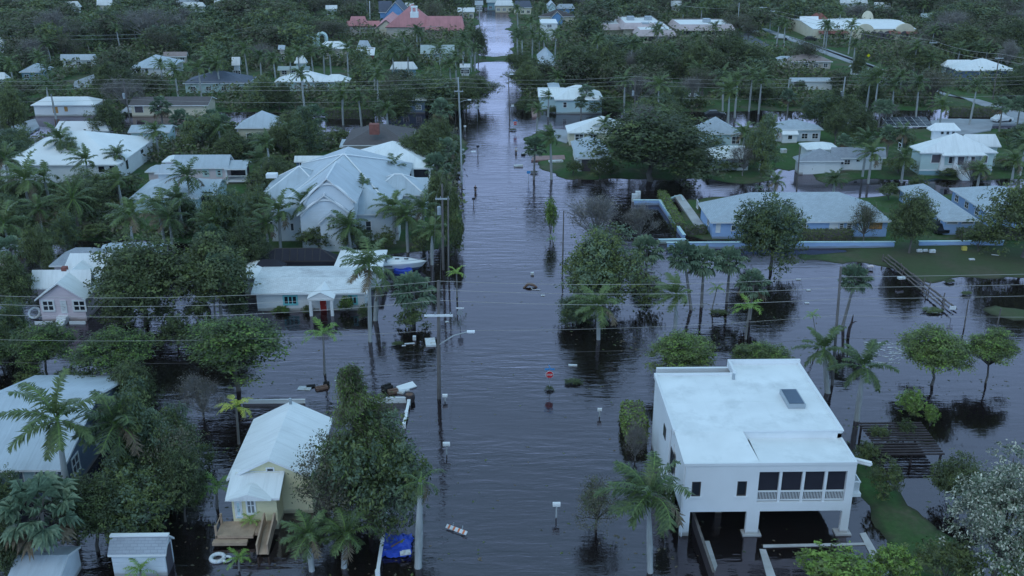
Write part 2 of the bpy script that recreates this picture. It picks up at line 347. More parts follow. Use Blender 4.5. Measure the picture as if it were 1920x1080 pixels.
m2.inputs['A'].default_value = (.030,.026,.022,1); L.new(mz.outputs['Result'], m2.inputs['B']); L.new(m2.outputs['Result'], b.inputs['Base Color'])
bp = N.new('ShaderNodeBump'); bp.inputs['Strength'].default_value = .5; bp.inputs['Distance'].default_value = .15; L.new(n2.outputs['Fac'], bp.inputs['Height']); L.new(bp.outputs['Normal'], b.inputs['Normal'])
go = bpy.data.objects.new('ground', np_mesh('ground', np.stack([SX, SY, HT], -1).reshape(-1, 3), quads, [gm], smooth=True)); COL.objects.link(go); go['kind'] = 'structure'

# ------------------------------------------------------------------ flood water
wm = bpy.data.materials.new('flood_water'); wm.use_nodes = True; N = wm.node_tree.nodes; L = wm.node_tree.links
N.remove(_bsdf(wm))
geo = N.new('ShaderNodeNewGeometry')
def wnoise(sx_, sy_, scale, det, rot=0):
    mp = N.new('ShaderNodeMapping'); mp.inputs['Scale'].default_value = (sx_, sy_, 1); mp.inputs['Rotation'].default_value = (0, 0, rot)
    L.new(geo.outputs['Position'], mp.inputs['Vector'])
    n = N.new('ShaderNodeTexNoise'); n.inputs['Scale'].default_value = scale; n.inputs['Detail'].default_value = det; n.inputs['Roughness'].default_value = .5; n.inputs['Distortion'].default_value = .4
    L.new(mp.outputs['Vector'], n.inputs['Vector']); return n
w1 = wnoise(.26, 1.10, 1.0, 3, R(3)); w2 = wnoise(.55, 1.5, 3.2, 2, R(-9)); w3 = wnoise(.022, .05, 1, 4)
amp = N.new('ShaderNodeMapRange'); amp.inputs['From Min'].default_value = .38; amp.inputs['From Max'].default_value = .62; amp.inputs['To Min'].default_value = .18; amp.inputs['To Max'].default_value = 1.0
L.new(w3.outputs['Fac'], amp.inputs['Value'])
# the sheltered water to the right lies calmer
sx = N.new('ShaderNodeSeparateXYZ'); L.new(geo.outputs['Position'], sx.inputs[0])
calm = N.new('ShaderNodeMapRange'); calm.inputs['From Min'].default_value = 8; calm.inputs['From Max'].default_value = 34; calm.inputs['To Min'].default_value = 1; calm.inputs['To Max'].default_value = .35
L.new(sx.outputs['X'], calm.inputs['Value'])
am = N.new('ShaderNodeMath'); am.operation = 'MULTIPLY'; L.new(amp.outputs['Result'], am.inputs[0]); L.new(calm.outputs['Result'], am.inputs[1])
su = N.new('ShaderNodeMath'); su.operation = 'MULTIPLY_ADD'; su.inputs[1].default_value = .20; L.new(w2.outputs['Fac'], su.inputs[0]); L.new(w1.outputs['Fac'], su.inputs[2])
hm = N.new('ShaderNodeMath'); hm.operation = 'MULTIPLY'; L.new(su.outputs[0], hm.inputs[0]); L.new(am.outputs[0], hm.inputs[1])
bp = N.new('ShaderNodeBump'); bp.inputs['Strength'].default_value = .45; bp.inputs['Distance'].default_value = .24; L.new(hm.outputs[0], bp.inputs['Height'])
fr = N.new('ShaderNodeFresnel'); fr.inputs['IOR'].default_value = 1.98; L.new(bp.outputs['Normal'], fr.inputs['Normal'])
gl = N.new('ShaderNodeBsdfGlossy'); gl.inputs['Roughness'].default_value = .05; gl.inputs['Color'].default_value = (1.0,.895,1.0,1); L.new(bp.outputs['Normal'], gl.inputs['Normal'])
df = N.new('ShaderNodeBsdfDiffuse'); df.inputs['Color'].default_value = (.011,.0075,.0075,1)
tp = N.new('ShaderNodeBsdfTransparent'); tp.inputs['Color'].default_value = (.62,.45,.32,1)
ma = N.new('ShaderNodeMixShader'); ma.inputs[0].default_value = .22; L.new(df.outputs[0], ma.inputs[1]); L.new(tp.outputs[0], ma.inputs[2])
mb_ = N.new('ShaderNodeMixShader'); L.new(fr.outputs[0], mb_.inputs[0]); L.new(ma.outputs[0], mb_.inputs[1]); L.new(gl.outputs[0], mb_.inputs[2])
L.new(mb_.outputs[0], N['Material Output'].inputs['Surface'])
wo = MB().poly([(-3000,-600,0),(3000,-600,0),(3000,4000,0),(-3000,4000,0)]).build('flood_water', wm, uv=False); wo['kind'] = 'structure'

# ------------------------------------------------------------------ dry paving
def slab(name, px, m, z=.42, t=.5, kind='structure'):
    pts = [at(x, y, z) for x, y in zip(px[::2], px[1::2])]
    lo = [(x, y, z-t) for x, y, _ in pts]
    o = MB().loft([lo, pts]).build(name, MATS[m]); tag(o, kind=kind); return o
def flat_px(name, px, m, z):
    pts = [at(x, y, z) for x, y in zip(px[::2], px[1::2])]
    o = MB().poly(pts).build(name, MATS[m]); o['kind'] = 'structure'; return o
slab('cross_road', (878,108.5,962,108.5,962,114.5,872,114.5), 'pavement', .10, .3)
slab('avenue_road', (1425,54,1436,53,1565,96,1648,126,1770,178,1835,186,1925,212,1925,236,1875,212,1812,186,1628,130,1555,104), 'pavement', .40)
slab('side_road', (1385,62,1400,62,1445,85,1430,90,1400,84), 'asphalt', .41)
slab('lane_road', (1757,222,1885,224,1925,223,1925,231,1870,232,1825,236,1770,234), 'pavement', .46)
slab('parking_area', (1745,226,1800,222,1862,232,1858,243,1812,252,1752,250), 'pavement', .44)
slab('driveway', (1000,292.5,1058,290.5,1060,298.5,996,300), 'brick_paver', .29)
slab('garden_path', (994,192,1001,191,1008,218,998,219), 'brick_paver', .38)
slab('sandy_driveway', (1036,242,1062,243,1068,262,1062,268,1042,262), 'pavement', .38)
slab('footpath', (1264,366,1280,366,1328,432,1310,434), 'concrete', .36)
slab('sand_lot', (20,235,66,222,74,238,30,262), 'pavement', .36)
slab('lawn_road', (140,152,176,139,180,156,162,164,135,166), 'pavement', .38)
for q in ((1700,452),):
    pass
# paint showing through the shallow water at the kerb
flat_px('road_marking', (806.5,762,811,762,806,816,800.5,816), 'lid_yellow', -.25)
# pool deck of the flat-roofed house
slab('pool_deck', (1431,1021,1628,1017,1629,1021,1431,1026), 'concrete', .06, .3)
slab('pool_deck_edge', (1612,1000,1623,998,1668,1075,1652,1079), 'concrete', .07, .3)
slab('pool_deck_rim', (1424,1029,1436,1030,1458,1090,1440,1090), 'concrete', .05, .3)
slab('patio', (1312,1014,1330,1014,1345,1060,1338,1078,1322,1050), 'concrete', .06, .3)
# ------------------------------------------------------------------ houses
LANDMARKS = []      # (x, y, phrase) for describing what stands near
GUARD = []          # picture boxes of houses: (x0,y0,x1,y1, world Y) that scattered planting keeps clear of
class Blk: pass
class House:
    def __init__(s, name, label, phrase, cat, x, y, z=0, guard=None, group=None, k=.8, keep=False):
        """(x, y): picture point of the middle of the front at ground level"""
        p = at(x, y, z); s.r = root(name, p, label, cat, group); s.z = z; s.k = k
        if phrase: LANDMARKS.append((p[0], p[1], phrase))
        if guard: GUARD.append((*guard, p[1], keep))
    def block(s, e, h, ry=None, d=None, roof='hip', rise=1.8, wall='wall_white', top='roof_white', ov=.45, inset=None, base=-.7, th=.18, yf=None, fascia='trim_white', back_open=False, apex=None, nowall=False):
        """e: picture eave line (x left, x right, y) of the front eave at height h; ry: picture y of the ridge"""
        b = Blk(); xl, xr, ye = e; h *= s.k; base = base*s.k if base > 0 else base
        if yf is None: Y0 = at((xl+xr)/2, ye, h)[1]
        else: Y0 = yf
        X0, X1 = on_y(xl, ye, Y0)[0], on_y(xr, ye, Y0)[0]
        if ry is not None and d is None:
            Yr = at((xl+xr)/2, ry, h+rise)[1]
            d = (Yr-Y0) if roof in ('shed', 'gy') else 2*(Yr-Y0)
        d = max(d, 2.0)
        Y1 = Y0+d; b.X0, b.X1, b.Y0, b.Y1, b.h = X0, X1, Y0, Y1, h
        wx0, wx1, wy0, wy1 = X0+ov, X1-ov, Y0+ov, Y1-ov; b.w = (wx0, wx1, wy0, wy1)
        W = MB(); zt = h-.02 if roof != 'flat' else h-.05
        if not nowall:
            lo = base
            pts = [(wx0,wy0),(wx1,wy0),(wx1,wy1),(wx0,wy1)]
            for (xa,ya),(xb,yb) in zip(pts, pts[1:]+pts[:1]): W.poly([(xa,ya,lo),(xb,yb,lo),(xb,yb,zt),(xa,ya,zt)])
            W.poly([(wx0,wy0,zt),(wx1,wy0,zt),(wx1,wy1,zt),(wx0,wy1,zt)])
        T = MB(); w, dd = X1-X0, Y1-Y0; zr = h+rise; mx, my = (X0+X1)/2, (Y0+Y1)/2
        A, Bc, Cc, D = (X0,Y0,h),(X1,Y0,h),(X1,Y1,h),(X0,Y1,h)
        if roof == 'hip':
            if w >= dd:
                i = dd/2 if inset is None else inset; E, G = (X0+i, my, zr), (X1-i, my, zr)
                if X0+i >= X1-i: E = G = (mx, my, zr)
                T.poly([A,Bc,G,E] if E != G else [A,Bc,E]); T.poly([Cc,D,E,G] if E != G else [Cc,D,E]); T.poly([Bc,Cc,G]); T.poly([D,A,E])
            else:
                i = w/2 if inset is None else inset; E, G = (mx, Y0+i, zr), (mx, Y1-i, zr)
                if Y0+i >= Y1-i: E = G = (mx, my, zr)
                T.poly([A,Bc,E]); T.poly([Bc,Cc,G,E] if E != G else [Bc,Cc,E]); T.poly([Cc,D,G]); T.poly([D,A,E,G] if E != G else [D,A,E])
        elif roof == 'gx':
            E, G = (X0,my,zr),(X1,my,zr); T.poly([A,Bc,G,E]); T.poly([Cc,D,E,G])
            for x, f in ((wx0,1),(wx1,-1)):
                k = rise*(1-2*ov/dd); q = [(x,wy0,zt),(x,wy1,zt),(x,my,zt+k-.05)]; W.poly(q if f < 0 else q[::-1])
        elif roof == 'gy':
            E, G = (mx,Y0,zr),(mx,Y1,zr); T.poly([D,A,E,G]); T.poly([Bc,Cc,G,E])
            for y, f in ((wy0,1),(wy1,-1)):
                k = rise*(1-2*ov/w); q = [(wx0,y,zt),(wx1,y,zt),(mx,y,zt+k-.05)]; W.poly(q if f > 0 else q[::-1])
        elif roof == 'shed':
            Cc, D = (X1,Y1,zr),(X0,Y1,zr); T.poly([A,Bc,Cc,D])
            for x, f in ((wx0,1),(wx1,-1)):
                q = [(x,wy0,zt),(x,wy1,zt),(x,wy1,zr-.1)]; W.poly(q if f < 0 else q[::-1])
            W.poly([(wx1,wy1,zt),(wx0,wy1,zt),(wx0,wy1,zr-.1),(wx1,wy1,zr-.1)])
        elif roof == 'flat':
            T.poly([A,Bc,Cc,D])
        # underside and edge boards give the roof its thickness
        top_faces = list(T.f); n0 = len(T.v); edges = {}
        key = lambda i: tuple(round(c, 3) for c in T.v[i])
        for f in top_faces:
            for a, c in zip(f, f[1:]+f[:1]): edges[(key(a), key(c))] = edges.get((key(a), key(c)), 0)+1
        for f in top_faces: T.poly([(T.v[i][0], T.v[i][1], T.v[i][2]-th) for i in reversed(f)], 1)
        for (a, c) in list(edges):
            if (c, a) not in edges: T.poly([(a[0],a[1],a[2]-th),(c[0],c[1],c[2]-th),c,a], 1)
        b.wall = None if nowall else W.build('wall', MATS[wall], s.r)
        b.roof = T.build('roof', [MATS[top], MATS[fascia]], s.r)
        b.zr = zr; b.mx = mx; b.my = my; return b
    def _frame(s, kind, M, Pp, fm, pm, nx, nz, r):
        o = M.build(kind, MATS[fm], s.r)
        p = Pp.build('pane', MATS[pm], s.r); p.parent = o; return o
    def win(s, b, x0, y0, x1, y1, nx=2, nz=2, frame='trim_white', pane='glass', t=.1, name='window', side='f', plane=None):
        """window on the front (f) or a side (l, r) wall, given by its picture rectangle"""
        if side == 'f':
            Y = b.w[2] if plane is None else plane; a, z1 = on_y(x0, y0, Y); c, z0 = on_y(x1, y1, Y); u0, u1 = a, c
        else:
            X = b.w[0] if side == 'l' else b.w[1]; ya, z1 = on_x(x0, y0, X); yb, _ = on_x(x1, y0, X); z0 = on_x(x0, y1, X)[1]; u0, u1 = sorted((ya, yb))
        return s.winm(b, side, u0, u1, z0, z1, nx, nz, frame, pane, t, name, plane)
    def winm(s, b, side, u0, u1, z0, z1, nx=2, nz=2, frame='trim_white', pane='glass', t=.1, name='window', plane=None):
        def bx(M, ua, ub, za, zb, d0, d1):
            if side == 'f': Y = b.w[2] if plane is None else plane; M.box(ua, ub, Y-d1, Y-d0, za, zb)
            elif side == 'l': X = b.w[0]; M.box(X-d1, X-d0, ua, ub, za, zb)
            else: X = b.w[1]; M.box(X+d0, X+d1, ua, ub, za, zb)
        M = MB(); bx(M, u0-t, u1+t, z1, z1+t, .003, .07); bx(M, u0-t, u1+t, z0-t, z0, .003, .09); bx(M, u0-t, u0, z0, z1, .003, .07); bx(M, u1, u1+t, z0, z1, .003, .07)
        for i in range(1, nx): u = u0+(u1-u0)*i/nx; bx(M, u-t*.3, u+t*.3, z0, z1, .02, .055)
        for i in range(1, nz): z = z0+(z1-z0)*i/nz; bx(M, u0, u1, z-t*.28, z+t*.28, .02, .05)
        Q = MB(); bx(Q, u0, u1, z0, z1, .004, .018)
        o = M.build(name, MATS[frame], s.r); p = Q.build('pane', MATS[pane], s.r); p.parent = o; return o
    def door(s, b, x0, y0, x1, y1, m='door_red', frame='trim_white', plane=None):
        Y = b.w[2] if plane is None else plane; a, z1 = on_y(x0, y0, Y); c, z0 = on_y(x1, y1, Y); t = .1
        M = MB().box(a, c, Y-.05, Y-.004, z0, z1); o = M.build('door', MATS[m], s.r)
        f = MB().box(a-t, a, Y-.07, Y-.003, z0, z1).box(c, c+t, Y-.07, Y-.003, z0, z1).box(a-t, c+t, Y-.07, Y-.003, z1, z1+t).build('frame', MATS[frame], s.r); f.parent = o
        k = MB().obox((c-.12, Y-.08, (z0+z1)/2), .05, .06, .12).build('handle', MATS['metal_grey'], s.r); k.parent = o; return o
    def autowin(s, b, n, z0=.85, z1=1.8, w=1.1, side='f', frame='trim_white', nx=2, nz=2, skip=(), lo=0., hi=1.):
        a, c = (b.w[0], b.w[1]) if side == 'f' else (b.w[2], b.w[3])
        for i in range(n):
            if i in skip: continue
            u = a+(c-a)*(lo+(hi-lo)*(i+.5)/n); s.winm(b, side, u-w/2, u+w/2, z0, z1, nx, nz, frame)
    def part(s, name, M, m): return M.build(name, MATS[m] if isinstance(m, str) else [MATS[k] for k in m], s.r)

# --- the white flat-roofed house on pillars, right foreground
h = House('modern_house', 'white two storey flat roofed house on pillars with screened balcony above open carports', 'the white flat-roofed house on pillars', 'house', 1435, 1003)
Yf = at(1435, 1003, 0)[1]; zr = 6.35; zm = 6.95
xl, xr = on_y(1283, 871, Yf)[0], on_y(1607, 871, Yf)[0]
xs = on_y(1426, 871, Yf)[0]                                # left block | porch
Ym = at(1500, 808, zm)[1]; Yb = at(1300, 703, zm)[1]; Yb2 = at(1440, 682, zm)[1]; xb = at(1370, 690, zm)[0]
z_beam0, z_beam1 = 2.15, 2.95
W = MB()
# front wall with openings: columns of strips
wx = lambda px, py: on_y(px, py, Yf)[0]
wz = lambda py: on_y(1435, py, Yf)[1]
g0, g1, c0, c1 = wx(1292, 985), wx(1398, 985), wx(1422, 985), wx(1577, 975)
w1a, w1b, w2a, w2b = wx(1297,915), wx(1314,915), wx(1382,915), wx(1400,915); wz0, wz1 = wz(929.5), wz(902)
T_ = .32; Y2 = Yf+T_
W.box(xl, g0, Yf, Y2, -.6, z_beam0); W.box(g1, c0, Yf, Y2, -.6, z_beam0); W.box(c1, xr, Yf, Y2, -.6, z_beam0)
W.box(xl, xr, Yf, Y2, z_beam0, z_beam1)
W.box(xl, xs, Yf, Y2, z_beam1, wz0); W.box(xl, w1a, Yf, Y2, wz0, wz1); W.box(w1b, w2a, Yf, Y2, wz0, wz1); W.box(w2b, xs, Yf, Y2, wz0, wz1); W.box(xl, xs, Yf, Y2, wz1, zr-.2)
W.box(xr-.62, xr, Yf, Y2, z_beam1, wz(885)); W.box(xs, xr, Yf, Y2, wz(885), zr-.2)
# side and back walls, upper floor; body behind the porch
W.box(xl, xl+.3, Y2, Ym, 2.15, zr-.35); W.box(xl-.12, xl+.3, Ym, Yb, -.6, zm-.25); W.box(xl, xl+.3, Y2+5.5, Ym, -.6, 2.15)
W.box(xr-.3, xr+.02, Ym, Yb2, 2.15, zm-.25); W.box(xl+.3, xr-.3, Yb2-.3, Yb2, -.6, zm-.25)
W.box(xs, xr-.3, Yf+2.8, Yf+3.1, z_beam1, zr-.4)
h.part('wall', W, 'wall_white')
h.part('floor_slab', MB().box(xl+.3, xr-.02, Y2, Yb2-.3, 2.3, 2.75), 'wall_white')
h.part('carport_wall', MB().box(xl+.3, xr-1.2, Yf+9, Yf+9.3, -.6, 2.3), 'dark_wood')  # back wall coloured dark to stand for the shade inside the carport
# roof: flush front, gentle slope on the left block, sunken porch roof
T = MB(); A = (xl,Yf,zr); sl = (xl-.12,Ym,zm)
T.poly([(xl,Yf,zr),(xs,Yf,zr),(xs-.5,Ym,zm),(xl-.12,Ym,zm)])
T.poly([(xl-.12,Ym,zm),(xr+.02,Ym,zm),(xr+.02,Yb,zm),(xl-.12,Yb,zm)])
T.poly([(xb,Yb,zm),(xr+.02,Yb,zm),(xr+.02,Yb2,zm),(xb,Yb2,zm)])
T.poly([(xs,Yf,zr-.01),(xr,Yf,zr-.01),(xr,Ym,zr-.05),(xs,Ym,zr-.05)])
T.poly([(xs-.5,Ym,zr-.2),(xr+.02,Ym,zr-.2),(xr+.02,Ym,zm),(xs-.5,Ym,zm)])
T.poly([(xs,Yf,zr-.3),(xs,Ym,zr-.3),(xs-.5,Ym,zm),(xs,Yf,zr)])
T.poly([(xl,Yf,zr-.35),(xl,Yf,zr),(xl-.12,Ym,zm),(xl-.12,Ym,zr-.35)])
h.part('roof', T, 'roof_membrane')
P_ = MB()   # raised parapet rims
def rim(a, c, z, w=.22, t=.16):
    (xa, ya), (xc, yc) = a, c
    if abs(xa-xc) > abs(ya-yc): P_.box(xa, xc, ya-w/2, ya+w/2, z-.25, z+t)
    else: P_.box(xa-w/2, xa+w/2, ya, yc, z-.25, z+t)
rim((xl-.12,Ym+.11),(xl-.12,Yb-.11),zm); rim((xl-.23,Yb),(xb-.11,Yb),zm); rim((xb,Yb-.11),(xb,Yb2-.11),zm,.22,.42); rim((xb-.11,Yb2),(xr+.13,Yb2),zm,.22,.42); rim((xr+.02,Ym+.1),(xr+.02,Yb2-.11),zm,.22,.1)
P_.box(xs-.4, xr+.13, Ym-.1, Ym+.1, zm-.02, zm+.07)
P_.box(xl, xr, Yf-.06, Yf+.12, zr-.16, zr+.07); P_.box(xr-.12, xr+.05, Yf+.12, Ym-.1, zr-.16, zr+.05)
h.part('parapet', P_, 'wall_white')
for a, c in ((w1a, w1b), (w2a, w2b)):
    M = MB().box(a, a+.07, Yf+.02, Yf+.16, wz0, wz1).box(c-.07, c, Yf+.02, Yf+.16, wz0, wz1).box(a+.07, c-.07, Yf+.02, Yf+.16, wz1-.07, wz1).box(a+.07, c-.07, Yf+.02, Yf+.16, wz0, wz0+.07)
    o = h.part('window', M, 'bronze_frame'); p = h.part('pane', MB().box(a+.07, c-.07, Yf+.1, Yf+.13, wz0+.07, wz1-.07), 'glass'); p.parent = o
    s_ = h.part('sill', MB().box(a-.12, c+.12, Yf-.06, Yf-.004, wz0-.14, wz0), 'trim_white'); s_.parent = o
for ya, yb, za, zb in ((Yf+3.2, Yf+4.6, 3.4, 5.2), (Yf+7.2, Yf+8.2, 4.2, 5.3)):
    o = h.part('window', MB().box(xl-.16, xl-.123, ya, yb, za, zb), 'bronze_frame'); p = h.part('pane', MB().box(xl-.19, xl-.162, ya+.08, yb-.08, za+.08, zb-.08), 'glass'); p.parent = o
zo = wz(885)
for px in (1464, 1507, 1549):
    a = wx(px, 900); h.part('balcony_post', MB().box(a-.1, a+.1, Yf+.05, Yf+.27, z_beam1, zo), 'wall_white')
rl = MB(); zz = wz(922); xa, xc = xs+.02, xr-.64
rl.box(xa, xc, Yf+.08, Yf+.2, zz-.09, zz).box(xa, xc, Yf+.1, Yf+.18, z_beam1+.1, z_beam1+.17)
n = 58
for i in range(n): x = xa+(xc-xa)*(i+.5)/n; rl.box(x-.018, x+.018, Yf+.11, Yf+.16, z_beam1+.17, zz-.09)
h.part('railing', rl, 'trim_white')
h.part('screen', MB().box(xs+.01, xr-.63, Yf+.29, Yf+.31, z_beam1+.0, zo), 'screen_mesh')
rl = MB(); rl.box(xr, xr+1.0, Yf+1.4, Yf+1.5, 3.7, 3.78).box(xr, xr+1.0, Yf+1.4, Yf+1.5, 2.9, 2.97).box(xr, xr+1.15, Yf+1.2, Yf+3.4, 2.55, 2.85).box(xr+1.0, xr+1.1, Yf+1.4, Yf+3.3, 3.7, 3.78)
for i in range(9): rl.box(xr+.08+i*.11, xr+.11+i*.11, Yf+1.42, Yf+1.47, 2.97, 3.7)
for i in range(16): rl.box(xr+1.03, xr+1.07, Yf+1.5+i*.115, Yf+1.53+i*.115, 2.85, 3.7)
h.part('side_balcony', rl, 'trim_white')
for px, py in ((1345, 985),):
    a = on_y(px, py, Yf+3)[0]; h.part('carport_pillar', MB().box(a-.25, a+.25, Yf+3, Yf+3.5, -.6, 2.3), 'wall_tan')
h.part('pillar_foot', MB().box(c1-.35, xr+.25, Yf-.25, Yf+.6, -.3, .14), 'concrete'); h.part('pillar_foot', MB().box(g1-.2, c0+.25, Yf-.2, Yf+.6, -.3, .13), 'concrete')
a = at(1467, 752, zm); bq = at(1507, 752, zm)
sk = MB().loft([[(x, y, z) for x, y in ((a[0]+.1,a[1]-1.35),(bq[0]-.25,a[1]-1.35),(bq[0]-.25,a[1]+1.35),(a[0]+.1,a[1]+1.35))] for z in (zm, zm+.42)])
o = h.part('skylight', sk, 'metal_grey')
pn = h.part('pane', MB().box(a[0]+.2, bq[0]-.35, a[1]-1.25, a[1]+1.25, zm+.425, zm+.45), 'wall_slate'); pn.parent = o
h.part('roof_vent', MB().tube([(xl+6.5,Yb2-3,zm),(xl+6.5,Yb2-3,zm+.5)], .14, 8), 'metal_grey')
sm = MB()
for i in range(1, 8): x = xl+(xr-xl)*i/8; sm.box(x-.05, x+.05, Ym+.25, Yb-.3, zm+.001, zm+.012)
sm.box(xl+.2, xr-.2, (Ym+Yb)/2-.05, (Ym+Yb)/2+.05, zm+.001, zm+.013)
h.part('roof_seam', sm, 'roof_membrane')
h.part('downspout', MB().tube([(xl-.2,Ym+1.2,zm-.3),(xl-.2,Ym+1.2,-.3)], .06, 6), 'trim_white'); h.part('downspout', MB().tube([(xl+.14,Yf-.07,zr-.2),(xl+.14,Yf-.07,-.3)], .045, 6), 'trim_white')
GUARD.append((1215, 680, 1612, 1010, Yf, True))
gp = at(1617, 866, 5.6); o = MB().obox(gp, 1.3, .45, .12, R(-30), R(20)).obox((gp[0], gp[1]-.2, gp[2]+.08), 1.3, .05, .2, R(-30)).build('gutter', MATS['trim_white'], h.r)

# --- yellow cottage, left foreground
h = House('yellow_cottage', 'pale yellow cottage with long white metal gable roof and wooden entrance deck', 'the yellow cottage with wooden deck', 'house', 478, 985, guard=(424, 745, 600, 1000))
b = h.block((424, 590, 898), 4.3, roof='gy', ry=752, rise=1.75, wall='wall_yellow', ov=.4)
b2 = h.block((422, 524, 935), 3.75, d=b.w[2]-at(473, 935, 3.0)[1]+.2, roof='shed', rise=1.0, wall='wall_yellow', ov=.35)
h.win(b2, 463, 934, 478, 961, 2, 2, t=.14); h.door(b2, 441, 938, 454, 971, 'wall_aqua'); h.win(b2, 443.5, 942, 451.5, 966, 1, 3, frame='trim_white')
gx0, gx1 = b2.w[0], b2.w[0]+2.9; Yg = b2.Y0-.35
o = h.part('porch_gable', MB().poly([(gx0-.3,Yg,b2.h),(gx1+.3,Yg,b2.h),((gx0+gx1)/2,Yg,b2.h+.55)]).poly([(gx0-.3,Yg,b2.h),((gx0+gx1)/2,Yg,b2.h+.55),((gx0+gx1)/2,Yg+1.6,b2.h+.6),(gx0-.3,Yg+1.6,b2.h+.05)]).poly([((gx0+gx1)/2,Yg,b2.h+.55),(gx1+.3,Yg,b2.h),(gx1+.3,Yg+1.6,b2.h+.05),((gx0+gx1)/2,Yg+1.6,b2.h+.6)]), 'roof_white')
h.win(b, 501, 878, 513, 887, 1, 1)
D = MB(); Yd = b2.w[2]; za = .75
D.box(b2.w[0]-.9, b2.w[0]+1.9, Yd-1.9, Yd-.01, za-.25, za); D.box(b2.w[0]-1.1, b2.w[0]+1.5, Yd-2.4, Yd-1.9, za-.55, za-.3)
D.box(b2.w[0]+1.95, b2.w[1]-.1, Yd-1.6, Yd-.01, za-.22, za+.03)
D.poly([(b2.w[0]+2.6,Yd-3.4,.12),(b2.w[1]-.2,Yd-3.4,.12),(b2.w[1]-.2,Yd-1.6,za+.02),(b2.w[0]+2.6,Yd-1.6,za+.02)])
h.part('deck', D, 'deck_wood')
D = MB()
for x in (b2.w[0]+2.5, b2.w[1]-.15):
    D.loft([[(x-.06,Yd-3.4,.1),(x+.06,Yd-3.4,.1),(x+.06,Yd-3.4,1.0),(x-.06,Yd-3.4,1.0)],[(x-.06,Yd-.3,za),(x+.06,Yd-.3,za),(x+.06,Yd-.3,za+.95),(x-.06,Yd-.3,za+.95)]])
h.part('ramp_wall', D, 'deck_wood')
h.part('deck_post', MB().box(b2.w[0]-.95,b2.w[0]-.8,Yd-1.9,Yd-1.75,-.5,1.6).box(b2.w[0]-.95,b2.w[0]-.8,Yd-.3,Yd-.15,-.5,1.6).box(b2.w[0]-.9,b2.w[0]-.84,Yd-1.8,Yd-.3,1.4,1.5), 'deck_wood')
h.part('chimney_pipe', MB().tube([(b.mx,b.Y1-.5,b.zr-.2),(b.mx,b.Y1-.5,b.zr+.5)], .12, 8), 'metal_grey')

# --- slate blue house with pale metal roof, left edge
h = House('slate_blue_house', 'slate blue house with big pale metal roof and white window at left edge', 'the slate blue house at left', 'house', 60, 915, guard=(0, 735, 245, 915))
b = h.block((-105, 119, 882), 4.0, roof='gx', ry=741, rise=2.3, wall='wall_slate', top='roof_pale', ov=.4)
h.win(b, 90, 887, 108, 902, 2, 2, t=.16); h.win(b, -6, 886, 22, 891, 1, 1, t=.1); h.door(b, 44, 884, 70, 912, 'wall_aqua')
h.winm(b, 'r', b.w[2]+2.0, b.w[2]+3.2, 1.2, 2.6, 2, 2, t=.14); h.winm(b, 'r', b.w[2]+7, b.w[2]+8.2, 1.2, 2.6, 2, 2, t=.14)

# --- two garden sheds
h = House('garden_shed', 'small white siding shed with grey shingle gable roof beside floating tyre', 'the white garden shed', 'shed', 270, 1080, guard=(203, 985, 342, 1080))
b = h.block((201, 311, 1040), 2.5, ry=1003, roof='gx', rise=.95, wall='wall_siding', top='roof_grey', ov=.18)
zz = b.zr; h.part('ridge_cap', MB().box(b.X0-.02, b.X1+.02, b.my-.18, b.my+.18, zz-.06, zz+.05), 'trim_white')
h.part('door', MB().box(b.w[1]+.003, b.w[1]+.05, b.my-.7, b.my+.5, 0, 2.0), 'shutter_dark')
h = House('metal_shed', 'small shed with ribbed pale metal roof at bottom left corner', 'the metal shed at lower left', 'shed', 85, 1120)
b = h.block((10, 110, 1090), 2.3, ry=1041, roof='gx', rise=.7, wall='wall_siding', top='roof_pale', ov=.15)

# --- white house with red door and pool cage
h = House('red_door_house', 'white bungalow with weathered roof, red front door and turquoise window', 'the white bungalow with red door', 'house', 590, 585, guard=(447, 460, 720, 592))
b = h.block((470, 690, 550), 3.0, ry=520, rise=.9, roof='gx', wall='wall_white', top='roof_stained', ov=.5)
b2 = h.block((447, 500, 521), 3.0, d=6.5, rise=.5, roof='hip', wall='wall_white', top='roof_plain_white', ov=.5)
b3 = h.block((475, 690, 521), 3.4, d=5.2, rise=.35, roof='hip', wall='wall_white', top='roof_stained', ov=.4, yf=b.my+.3)
b4 = h.block((622, 715, 508), 3.3, ry=478, rise=.7, roof='hip', wall='wall_white', top='roof_plain_white', ov=.4)
h.win(b, 533, 556, 556, 569, 3, 1, frame='trim_turquoise', t=.2); h.win(b, 656, 556, 668, 568, 2, 1, frame='trim_turquoise', t=.2)
Yp = b.w[2]; x0, x1 = on_y(577, 575, Yp-1.6)[0], on_y(628, 575, Yp-1.6)[0]; xm = (x0+x1)/2
o = h.part('porch_roof', MB().poly([(x0,Yp-1.8,2.2),(xm,Yp-1.8,3.0),(xm,Yp+2.5,3.1),(x0,Yp+2.5,2.3)]).poly([(xm,Yp-1.8,3.0),(x1,Yp-1.8,2.2),(x1,Yp+2.5,2.3),(xm,Yp+2.5,3.1)]).poly([(x0+.1,Yp-1.7,2.15),(x1-.1,Yp-1.7,2.15),(xm,Yp-1.7,2.95)]).box(x0+.05,x1-.05,Yp-1.75,Yp-1.6,1.97,2.17), 'roof_plain_white')
for x in (x0+.35, x1-.35): h.part('porch_column', MB().box(x-.17, x+.17, Yp-1.75, Yp-1.41, -.5, 2.0), 'trim_white')
h.door(b, 599.5, 561, 613, 582, 'door_red')
